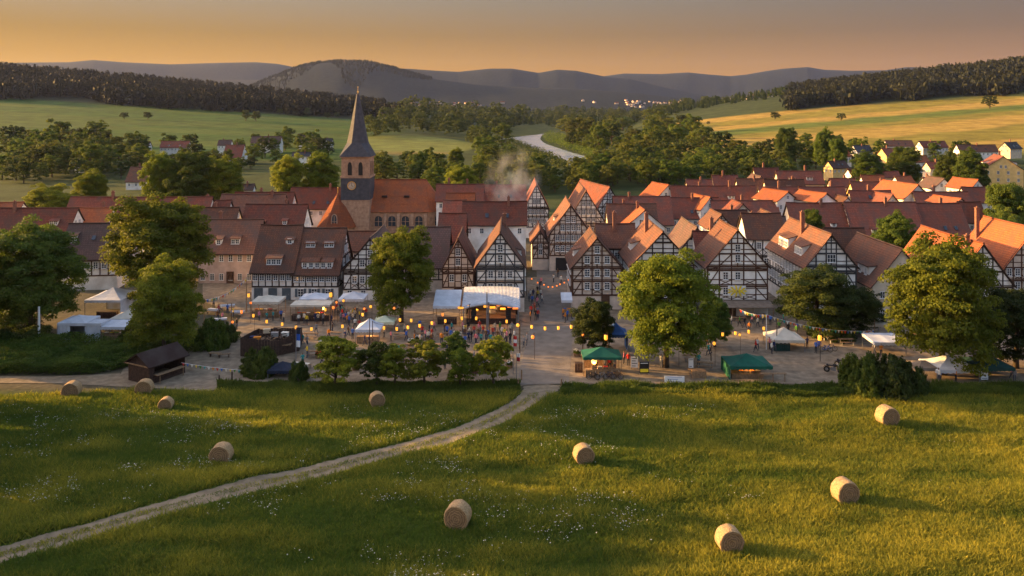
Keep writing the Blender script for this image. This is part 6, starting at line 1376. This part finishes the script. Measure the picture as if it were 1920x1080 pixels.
for i, (x, yb) in enumerate(((403, 668), (420, 670))): p = G(x, yb); q = empty('bench', p, .3 * i, ('left' if i == 0 else 'right') + ' of two low benches on the gravel above the wooden hut', 'bench'); b = MB(); b.box((0, 0, .45), (1.7, .45, .07)); b.build('seat', M['wood'], q); b = MB(); b.box((-.6, 0, .21), (.1, .4, .42)); b.build('leg', M['plank'], q); b = MB(); b.box((.6, 0, .21), (.1, .4, .42)); b.build('leg', M['plank'], q)
p = G(1310, 708); counter(p.x, p.y, 1.8, .7, .9, 'small wooden counter at the meadow edge under the big bright tree', 'wood')
p = G(1085, 697); counter(p.x, p.y, 1.0, .7, 1.2, 'low counter with white flowers left of the green-roofed stall', 'plank')
# planters with flowers
def planter(x, yb, c, label, w_=1.0):
    p = G(x, yb); r = empty('flower_planter', p, RNG.uniform(0, 1), label, 'planter'); b = MB(); b.hexa([(-w_ * .4, -.2, 0), (w_ * .4, -.2, 0), (w_ * .4, .2, 0), (-w_ * .4, .2, 0), (-w_ / 2, -.28, .45), (w_ / 2, -.28, .45), (w_ / 2, .28, .45), (-w_ / 2, .28, .45)]); b.build('trough', M['wood'], r)
    q = link('foliage', BUSH[1], r, (0, 0, .38), 0, (w_ * .55, .4, .6)); gr = random.Random(int(x)); b = MB()
    for i in range(30): a = gr.uniform(0, 6.28); rr_ = gr.random() ** .5; b.lathe([(0, -.05), (.07, 0), (0, .05)], (math.cos(a) * rr_ * w_ * .5, math.sin(a) * rr_ * .36, .72 + gr.uniform(0, .28)), 5)
    o = b.build('blossoms', M['goods'], r); o.color = CN[c]
for a in ((602, 655, 'orange', 'planter of orange flowers left of the young trees'), (612, 648, 'pink', 'planter of pink flowers left of the young trees'), (598, 672, 'red', 'planter of red flowers beside the leftmost young tree'), (770, 648, 'white', 'planter of white flowers behind the lantern line'), (786, 642, 'white', 'second planter of white flowers behind the lantern line'), (805, 640, 'cream', 'planter of cream flowers in front of the stage'), (668, 694, 'red', 'planter of red flowers between the first young trees'), (1082, 668, 'white', 'planter of white flowers at the green-roofed stall'), (956, 690, 'white', 'planter of white flowers at the left of the street mouth'), (890, 700, 'orange', 'planter of orange flowers between the last young trees')): planter(*a)
# ------------------------------------------------------------------ lanterns and bunting
def lantern_mesh(k):
    b = MB()
    if k == 0: b.lathe([(.0, .42), (.16, .42), (.24, .30), (.25, -.2), (.17, -.34), (.0, -.34)], (0, 0, 0), 10, 0)
    else: b.lathe([(.0, .34), (.15, .30), (.28, .12), (.29, -.08), (.16, -.28), (.0, -.3)], (0, 0, 0), 10, 0)
    c = MB(); c.lathe([(0, .5), (.13, .5), (.17, .41), (0, .41)], (0, 0, 0), 8); c.lathe([(0, -.33), (.14, -.33), (.12, -.4), (0, -.4)], (0, 0, 0), 8); c.tube([(0, 0, .45), (0, 0, .72)], .02, 5)
    return [b.mesh('lantern', M[m], True) for m in ('lamp', 'lamp_red')], c.mesh('cap', M['black'])
LAN = [lantern_mesh(0), lantern_mesh(1)]
NL = [0]
def lantern(x, y, z, label, red=0, k=0, s=1.0, group='paper lanterns over the square', pole=False):
    Y = (HC - z) * F / (y - YH); s *= .64; o = link('lantern', LAN[k][0][red], None, (XR(x, Y), Y, z), RNG.uniform(0, 1), (s,) * 3); tag(o, label, 'lantern', group); link('cap', LAN[k][1], o)
    if pole: b = MB(); b.tube([(.0, .0, .68), (.35, .05, .72), (.35, .05, -z / s)], .045, 6); b.build('hanger', M['plank'], o)
    return Vector((XR(x, Y), Y, z + .7 * s))
def string(pts, label, ends=True):
    b = MB()
    for a, c in zip(pts[:-1], pts[1:]):
        q = [a.lerp(c, t / 6) - Vector((0, 0, .10 * math.sin(math.pi * t / 6))) for t in range(7)]; b.tube(q, .022, 4, 0, False)
    tag(b.build('lantern_string', M['black']), label, 'cable')
def lstring(pix, z, where, extra=None, reds=(), s=1.0, group=None, k=0):
    P = [lantern(x, y, z, f'{"reddish" if i in reds else "yellow"} paper lantern, {ORD(i)} from left {where}', int(i in reds), k, s, group or 'paper lanterns over the square') for i, (x, y) in enumerate(pix)]
    d0, d1 = (P[0] - P[1]), (P[-1] - P[-2]); P = [P[0] + d0 * .9 + Vector((0, 0, .3))] + P + [P[-1] + d1 * .9 + Vector((0, 0, .3))]; string(P, 'thin cable carrying the lanterns ' + where)
    for e in (P[0], P[-1]): b = MB(); b.tube([(0, 0, 0), (0, 0, e.z + .1)], [.07, .05], 6); tag(b.build('lantern_post', M['plank'], None, (e.x, e.y, 0)), ('left' if e is P[0] else 'right') + ' post of the lantern line ' + where, 'post')
def ORD(i): return ('first', 'second', 'third', 'fourth', 'fifth', 'sixth', 'seventh', 'eighth', 'ninth', 'tenth', 'eleventh')[i]
lstring([(453, 585), (475, 592), (500, 603), (529, 608), (555, 614), (584, 617), (642, 612)], 3.6, 'over the walled booth in the left square', reds=(0,))
lstring([(720, 615), (744, 617), (765, 614), (787, 611), (810, 606), (835, 602), (866, 597), (893, 597)], 3.4, 'across the square before the stage', k=0)
lstring([(680, 590), (750, 600), (771, 601), (830, 590)], 3.4, 'behind the oval tree', reds=(3,))
lstring([(997, 613), (1022, 616), (1047, 615), (1071, 613)], 3.8, 'across the lower street')
lstring([(997, 523), (1008, 530), (1020, 534), (1028, 538), (1036, 538), (1044, 536), (1050, 533), (1058, 530), (1066, 525)], 3.6, 'across the upper street between the houses', reds=range(9), s=.72, group='orange lanterns across the upper street', k=1)
lstring([(1355, 627), (1379, 625), (1404, 622), (1432, 616)], 3.4, 'before the awning house')
for i, (x, y, z, lab, red, k, s) in enumerate(((466, 554, 4.4, 'tall yellow lantern on a post left of the cream pavilion', 0, 0, 1.2), (470, 568, 3, 'orange lantern below the tall one at the cream pavilion', 1, 1, 1), (620, 553, 4.6, 'large yellow lantern on a post at the house corner right of the booths', 0, 0, 1.5), (631, 567, 3.2, 'small orange lantern beside the whitish parasol tent', 1, 1, .9), (625, 577, 3, 'round orange lantern below the house-corner lantern', 1, 1, 1.15), (610, 581, 2.6, 'yellow lantern at the right end of the flat booth', 0, 0, 1), (644, 564, 3.2, 'yellow lantern under the whitish parasol tent', 0, 1, 1), (683, 579, 3.2, 'orange lantern at the left foot of the oval tree', 1, 1, .9), (695, 575, 3.4, 'yellow lantern just left of the oval tree', 0, 1, 1.1), (739, 578, 3.3, 'round orange lantern in the shade of the oval tree', 1, 1, 1), (436, 604, 3, 'small orange lantern near the grey-green bush', 1, 1, .9), (475, 591, 2.4, 'pale lantern on the ground side of the cream pavilion', 0, 1, .9), (950, 603, 3, 'yellow lantern at the right end of the stage', 0, 0, 1), (868, 640, 2.6, 'orange lantern in the crowd before the stage', 1, 0, .9), (971, 610, 3.4, 'round yellow lantern at the left kerb of the street', 0, 1, 1.2), (999, 632, 3, 'round orange lantern hanging low over the street', 1, 1, 1.2), (1136, 633, 3.4, 'square yellow lantern under the small round dark tree', 0, 0, 1.4), (1093, 628, 3.2, 'small orange lantern left of the small round dark tree', 1, 1, .8), (1271, 644, 3, 'small yellow lantern in front of the big tree trunk', 0, 1, .8), (1339, 644, 3, 'yellow lantern right of the big bright tree', 0, 1, 1.1), (1387, 628, 2.8, 'pale round lantern low in the awning-house line', 0, 1, .85), (1537, 634, 3.2, 'large yellow lantern on a post right of the cream tent', 0, 0, 1.5))): lantern(x, y, z, lab, red, k, s, 'single lanterns on posts', True)
FC = ('red', 'yellow', 'white', 'blue', 'green', 'orange', 'cream', 'teal')
def flag_mesh(): b = MB(); b.face([(-.2, 0, 0), (.2, 0, 0), (.0, .03, -.46)]); b.face([(-.2, .004, 0), (.0, .034, -.46), (.2, .004, 0)]); return b.mesh('flag', M['cloth'])
FM = flag_mesh()
def bunting(A, B, n, sag, label, s=1.0):
    A, B = Vector(A), Vector(B); r = empty('bunting', A, 0, label, 'bunting', 'bunting lines'); q = [A.lerp(B, t / 16) - Vector((0, 0, sag * 4 * (t / 16) * (1 - t / 16))) - A for t in range(17)]; b = MB(); b.tube(q, .018, 4, 0, False); b.build('cord', M['white_paint'], r)
    an = math.atan2((B - A).y, (B - A).x)
    for i in range(n):
        t = (i + .5) / n; p = A.lerp(B, t) - Vector((0, 0, sag * 4 * t * (1 - t))) - A; o = link('flag', FM, r, p, an + RNG.uniform(-.3, .3), (s,) * 3); o.color = CN[FC[(i * 3) % 8]]
def PZ(x, y, yb): Y = gY(yb); return Vector((XR(x, Y), Y, ZR(y, Y)))
bunting(PZ(383, 562, 620), PZ(462, 522, 585), 20, .8, 'colourful bunting rising to the right before the plastered house', 1.1)
bunting(PZ(1387, 580, 640), PZ(1437, 590, 655), 12, .3, 'short colourful bunting under the awning house', 1.0); bunting(PZ(1437, 590, 655), PZ(1640, 620, 640), 34, .8, 'long colourful bunting in front of the broad dark tree', 1.0)
bunting(PZ(340, 680, 706), PZ(452, 694, 714), 14, .1, 'low bunting right of the wooden hut', .9)
# ------------------------------------------------------------------ motorcycles and bicycles
def wheel(parent, y, R, wd, x0=0.0):
    t = MB(); n = 18; prof = [(R - wd, -wd / 2), (R, -wd / 3), (R, wd / 3), (R - wd, wd / 2)]; t.lathe(prof + [prof[0]], (0, 0, 0), n); o = t.build('wheel', M['rubber'], parent, (x0, y, R)); o.rotation_euler = (0, math.pi / 2, 0)
    b = MB(); 
    for k in range(8): a = k * math.pi / 4; b.bar((0, 0, 0), ((R - wd) * math.cos(a), (R - wd) * math.sin(a), 0), .02)
    b.lathe([(0, -.05), (.06, -.05), (.06, .05), (0, .05)], (0, 0, 0), 8); b.build('spokes', M['metal'], o)
def motorcycle(x, yb, rz, c, label):
    p = G(x, yb); r = empty('motorcycle', p, rz, label, 'motorcycle', 'parked motorcycles'); r.scale = (1.15,) * 3; wheel(r, -.72, .33, .13); wheel(r, .72, .33, .15)
    b = MB(); b.bar((0, -.72, .33), (0, -.42, .95), .07); b.bar((0, -.42, .85), (0, .2, .5), .08); b.bar((0, .2, .5), (0, .72, .33), .08); b.bar((0, .2, .72), (0, .85, .78), .06); b.build('frame', M['metal'], r)
    b = MB(); b.box((0, 0, .45), (.3, .5, .36)); b.lathe([(0, 0), (.14, .02), (.14, .2), (0, .24)], (0, -.05, .6), 8); b.bar((.16, .1, .3), (.18, .95, .36), .09); b.build('engine', M['metal'], r)
    b = MB(); b.lathe([(0, -.28), (.13, -.2), (.17, 0), (.13, .2), (0, .26)], (0, 0, 0), 10); o = b.build('fuel_tank', M['goods'], r, (0, -.14, .84), smooth=True); o.rotation_euler = (math.pi / 2, 0, 0); o.color = CN[c]
    b = MB(); b.box((0, .38, .8), (.26, .62, .1)); b.box((0, .66, .86), (.24, .16, .12)); b.build('seat', M['black'], r)
    b = MB(); b.tube([(-.38, -.3, 1.05), (-.12, -.42, 1.0), (.12, -.42, 1.0), (.38, -.3, 1.05)], .025, 6); b.build('handlebar', M['metal'], r); b = MB(); b.lathe([(0, 0), (.1, .04), (.1, .12), (0, .14)], (0, -.56, .84), 10); b.build('headlight', M['white_paint'], r)
    for yy in (-.72, .72):
        b = MB(); q = [(0, yy + .4 * math.cos(a), .33 + .4 * math.sin(a)) for a in [math.pi * (.15 + .7 * t / 6) for t in range(7)]]
        for u, v in zip(q[:-1], q[1:]): b.bar(u, v, .18, .02)
        o = b.build('mudguard', M['goods'], r); o.color = CN[c]
motorcycle(1563, 699, 1.1, 'black', 'front black motorcycle parked in the right square'); motorcycle(1582, 690, .9, 'navy', 'rear dark blue motorcycle parked in the right square')
def bicycle(x, yb, rz, c, label):
    p = G(x, yb); r = empty('bicycle', p, rz, label, 'bicycle', 'parked bicycles'); wheel(r, -.52, .35, .05); wheel(r, .52, .35, .05)
    b = MB(); P_ = dict(h=(0, -.36, .85), s=(0, .2, .85), bb=(0, .05, .3), f=(0, -.52, .35), re=(0, .52, .35))
    for u, v in (('h', 's'), ('h', 'bb'), ('s', 'bb'), ('h', 'f'), ('bb', 're'), ('s', 're')): b.bar(P_[u], P_[v], .045)
    o = b.build('frame', M['goods'], r); o.color = CN[c]; b = MB(); b.box((0, .22, .95), (.14, .26, .06)); b.bar((0, .2, .85), (0, .22, .93), .03); b.build('saddle', M['black'], r); b = MB(); b.bar((-.27, -.3, 1.02), (.27, -.3, 1.02), .03); b.bar((0, -.36, .85), (0, -.3, 1.02), .03); b.build('handlebar', M['metal'], r)
for i, (x, yb, c) in enumerate(((1112, 712, 'black'), (1128, 712, 'grey'), (1143, 711, 'navy'), (1156, 711, 'brown'))): bicycle(x, yb, 1.3 + .1 * i, c, f'{c} bicycle leaning before the counter of the green-roofed stall')
for i, (x, yb, c) in enumerate(((1549, 660, 'blue'), (1558, 658, 'navy'))): bicycle(x, yb, 1.2 + .2 * i, c, f'{c} bicycle right of the cream tent')
# ------------------------------------------------------------------ people
def person_mesh(pose):
    """one continuous skinned body with head, arms, hands and feet"""
    J = {}; E = []
    def add(n, p, r, par=None): J[n] = (p, r, par)
    st_ = dict(stand=0, walk=.26, hold=0, wave=0, sit=0)[pose]
    add('pelvis', (0, 0, .93), (.155, .115)); add('waist', (0, .0, 1.1), (.135, .10), 'pelvis'); add('chest', (0, .01, 1.32), (.165, .115), 'waist'); add('neckb', (0, .015, 1.47), (.075, .07), 'chest'); add('neck', (0, 0, 1.53), (.052, .052), 'neckb'); add('jaw', (0, -.02, 1.60), (.07, .08), 'neck'); add('head', (0, -.005, 1.68), (.078, .095), 'jaw'); add('top', (0, .0, 1.755), (.05, .06), 'head')
    for s, n in ((-1, 'l'), (1, 'r')):
        o = st_ * s
        if pose == 'sit': K_, A_ = (s * .11, -.42, .52), (s * .11, -.42, .09)
        else: K_, A_ = (s * .105, -.02 - o * .55 - abs(o) * .12, .5), (s * .11, o * -.9 + (.12 if o < 0 else 0), .09 + (.06 if o < 0 else 0))
        hipz = .93 if pose != 'sit' else .56
        add(n + 'hip', (s * .10, 0, .88 if pose != 'sit' else .86), (.10, .105), 'pelvis'); add(n + 'knee', K_, (.062, .066), n + 'hip'); add(n + 'ank', A_, (.042, .046), n + 'knee'); add(n + 'toe', (A_[0] + s * .02, A_[1] - .16, max(.035, A_[2] - .055)), (.04, .03), n + 'ank')
        add(n + 'sh', (s * .185, .01, 1.42), (.07, .07), 'chest')
        if pose == 'hold' or pose == 'sit': El, Ha, Fi = (s * .25, -.06, 1.15), (s * .14, -.3, 1.14), (s * .1, -.37, 1.17)
        elif pose == 'wave' and s > 0: El, Ha, Fi = (.36, -.03, 1.5), (.40, -.06, 1.75), (.40, -.08, 1.86)
        else: El, Ha, Fi = (s * .26, .03 + o * .35, 1.14), (s * .27, -.06 + o * .6, .9), (s * .265, -.09 + o * .66, .80)
        add(n + 'el', El, (.042, .044), n + 'sh'); add(n + 'ha', Ha, (.032, .036), n + 'el'); add(n + 'fi', Fi, (.018, .034), n + 'ha')
    names = list(J); ix = {n: i for i, n in enumerate(names)}
    me = bpy.data.meshes.new('person'); me.from_pydata([J[n][0] for n in names], [(ix[J[n][2]], ix[n]) for n in names if J[n][2]], []); o = bpy.data.objects.new('person', me); COL.objects.link(o)
    o.modifiers.new('skin', 'SKIN'); o.modifiers.new('sub', 'SUBSURF').levels = 1
    for n in names: v = me.skin_vertices[0].data[ix[n]]; v.radius = J[n][1]; v.use_root = (n == 'pelvis')
    dg = bpy.context.evaluated_depsgraph_get(); ev = o.evaluated_get(dg); r = bpy.data.meshes.new_from_object(ev); bpy.data.objects.remove(o)
    if pose == 'sit':
        for v in r.vertices: v.co.z -= .40 * (1 if v.co.z > .6 else (v.co.z - .3) / .3 * 1 if v.co.z > .3 and v.co.y > -.3 else 0)
    for q in ('cloth', 'skin', 'trousers', 'hair', 'black'): r.materials.append(M[q])
    zs = -.40 if pose == 'sit' else 0
    hands = [Vector(J[n][0]) + Vector((0, 0, zs)) for n in ('lfi', 'rfi', 'lha', 'rha')]
    for f in r.polygons:
        c = f.center; z = c.z - zs; f.use_smooth = True
        if z > 1.5 and abs(c.x) < .14: f.material_index = 3 if (z > 1.71 or c.y > .025) else 1
        elif min((c - h_).length for h_ in hands) < .09: f.material_index = 1
        elif c.z < .09: f.material_index = 4
        elif z < .97 or (pose == 'sit' and c.y < -.2 and c.z < .7): f.material_index = 2
        else: f.material_index = 0
    return r
PM = {p: person_mesh(p) for p in ('stand', 'walk', 'hold', 'wave')}
PD = dict(stand='standing', walk='walking', hold='with both forearms raised', wave='waving one arm')
seenL = set()
CNAMES = ('red', 'white', 'navy', 'grey', 'beige', 'black', 'blue', 'green', 'brown', 'pink', 'teal', 'cream', 'orange', 'yellow')
def people(spots, where, seed, cols=CNAMES, skirts=True):
    r = random.Random(seed)
    for i, (x, yb) in enumerate(spots):
        for _ in range(80):
            c = r.choice(cols); ps = r.choices(('stand', 'walk', 'hold', 'wave'), (5, 4, 3, .6))[0]; lab = f'person in a {c} top {PD[ps]} {where}'
            if lab not in seenL: break
        seenL.add(lab); p = G(x, yb); s = r.uniform(.94, 1.06)
        o = link('person', PM[ps], None, (p.x, p.y, 0.012), r.uniform(-3.1, 3.1), (s, s, s * r.uniform(.97, 1.03))); o.color = CN[c]; tag(o, lab, 'person', 'people at the market')
people([(1000, 560), (1006, 566), (998, 572), (1010, 578), (1002, 584), (996, 592), (1008, 552), (1014, 560), (1004, 601), (992, 566), (1012, 545), (1016, 570)], 'left in the upper street', 1, ('red', 'white', 'navy', 'grey', 'beige', 'black', 'blue', 'brown'))
people([(872, 628), (880, 634), (889, 630), (897, 636), (906, 631), (915, 638), (924, 633), (933, 640), (941, 634), (884, 642), (902, 646), (920, 648), (937, 650), (950, 642), (872, 650), (860, 640), (866, 655), (928, 626)], 'in the crowd before the stage', 2)
people([(720, 634), (733, 640), (746, 628), (762, 640), (778, 636), (828, 646), (845, 640), (805, 628), (838, 632)], 'under the lanterns in mid-square', 3)
people([(634, 592), (642, 598), (650, 594), (658, 600), (666, 594), (674, 601), (648, 604), (681, 596), (662, 606)], 'by the parasol tent', 4)
people([(486, 602), (500, 604), (512, 602), (527, 600), (532, 606), (560, 608), (575, 610), (592, 607), (606, 609)], 'at the warm-lit booths', 5)
people([(432, 622), (438, 626), (444, 618)], 'near the grey-green bush', 6, ('black', 'white', 'grey'))
people([(1118, 692), (1134, 694), (1143, 693), (1152, 696)], 'at the green-roofed stall', 7, ('grey', 'brown', 'cream', 'red'))
people([(1170, 682), (1178, 686)], 'right of the green-roofed stall', 8, ('pink', 'black', 'red'))
people([(1387, 612), (1396, 616), (1410, 610), (1421, 614), (1430, 608), (1372, 612)], 'before the awning house', 9)
people([(1417, 660), (1420, 656)], 'alone in the right square', 10, ('red', 'white'))
people([(1443, 656), (1447, 664), (1452, 660), (1456, 652)], 'left of the cream tent', 11, ('navy', 'white', 'red', 'pink'))
people([(1530, 662), (1536, 660)], 'under the large yellow lantern', 12, ('white', 'blue'))
people([(1760, 718), (1764, 716), (1792, 717)], 'at the tent under the huge tree', 13, ('orange', 'white', 'blue'))
people([(1898, 712), (1902, 716)], 'at the dark green tent', 14, ('pink', 'grey'))
people([(1056, 598), (1064, 601), (1072, 598), (1060, 606)], 'at the small corner stall', 15, ('blue', 'orange', 'yellow', 'black'))
people([(684, 648), (692, 650)], 'in front of the bluish-white tent', 16, ('red', 'navy'))
people([(982, 652), (988, 648), (964, 640)], 'at the left kerb of the lower street', 17, ('black', 'white', 'grey'))
people([(700, 664), (748, 668), (790, 662), (838, 668), (872, 672), (908, 668), (934, 664), (715, 690), (780, 696), (834, 692), (902, 690)], 'between the trestle tables', 18)
people([(1046, 520), (1038, 530), (1052, 534)], 'in the middle of the upper street', 19, ('black', 'white', 'brown'))
people([(1240, 690), (1252, 686)], 'beside the trunk of the big bright tree', 20, ('grey', 'white'))
people([(1640, 664), (1652, 668), (1634, 642)], 'at the low white lean-to stall', 21, ('cream', 'orange', 'red'))
def crowd(x0, x1, y0, y1, n, where, seed):
    r = random.Random(seed); people([(r.uniform(x0, x1), r.uniform(y0, y1)) for _ in range(n)], where, seed)
crowd(630, 690, 585, 612, 14, 'in the group by the parasol tent', 31)
crowd(862, 962, 622, 648, 18, 'close to the stage front', 32)
crowd(715, 860, 618, 650, 14, 'near the lantern line', 33)
crowd(565, 650, 628, 695, 10, 'right of the walled booth', 40)
crowd(560, 680, 604, 640, 9, 'crossing the left square', 34)
crowd(986, 1016, 535, 605, 9, 'along the upper street', 35)
crowd(690, 950, 655, 700, 12, 'among the trestle tables', 36)
crowd(1360, 1520, 604, 655, 10, 'in the right square', 37)
crowd(1290, 1350, 640, 705, 6, 'under the big bright tree', 38)
crowd(395, 470, 578, 606, 8, 'at the tables under the left bunting', 39)
# ------------------------------------------------------------------ smoke drifting up behind the red roofs
sm = bpy.data.materials.new('smoke'); sm.use_nodes = True; n_ = sm.node_tree.nodes; l_ = sm.node_tree.links; n_.remove(n_['Principled BSDF'])
pv = n_.new('ShaderNodeVolumePrincipled'); pv.inputs['Color'].default_value = (.95, .93, .92, 1); tcn = n_.new('ShaderNodeTexCoord'); nn = n_.new('ShaderNodeTexNoise'); nn.inputs['Scale'].default_value = .28; nn.inputs['Detail'].default_value = 4; l_.new(tcn.outputs['Object'], nn.inputs['Vector'])
gd = n_.new('ShaderNodeTexGradient'); gd.gradient_type = 'SPHERICAL'; mp = n_.new('ShaderNodeMapping'); mp.inputs['Scale'].default_value = (.12, .16, .085); l_.new(tcn.outputs['Object'], mp.inputs['Vector']); l_.new(mp.outputs[0], gd.inputs[0])
m1 = n_.new('ShaderNodeMapRange'); m1.inputs['From Min'].default_value = .42; m1.inputs['From Max'].default_value = .72; l_.new(nn.outputs['Fac'], m1.inputs['Value']); m2 = n_.new('ShaderNodeMath'); m2.operation = 'MULTIPLY'; l_.new(m1.outputs['Result'], m2.inputs[0]); l_.new(gd.outputs['Fac'], m2.inputs[1]); m3 = n_.new('ShaderNodeMath'); m3.operation = 'MULTIPLY'; m3.inputs[1].default_value = .2; l_.new(m2.outputs[0], m3.inputs[0]); l_.new(m3.outputs[0], pv.inputs['Density']); l_.new(pv.outputs[0], n_['Material Output'].inputs['Volume'])
Y = gY(452); b = MB(); b.lathe([(.1, -9), (4.5, -7), (7.5, -1), (8, 4), (6, 9), (.1, 12)], (0, 0, 0), 14); o = b.build('smoke', sm, None, (XR(962, Y), Y, ZR(352, Y))); tag(o, 'pale smoke rising behind the red roofs left of the street', 'smoke', kind='stuff')
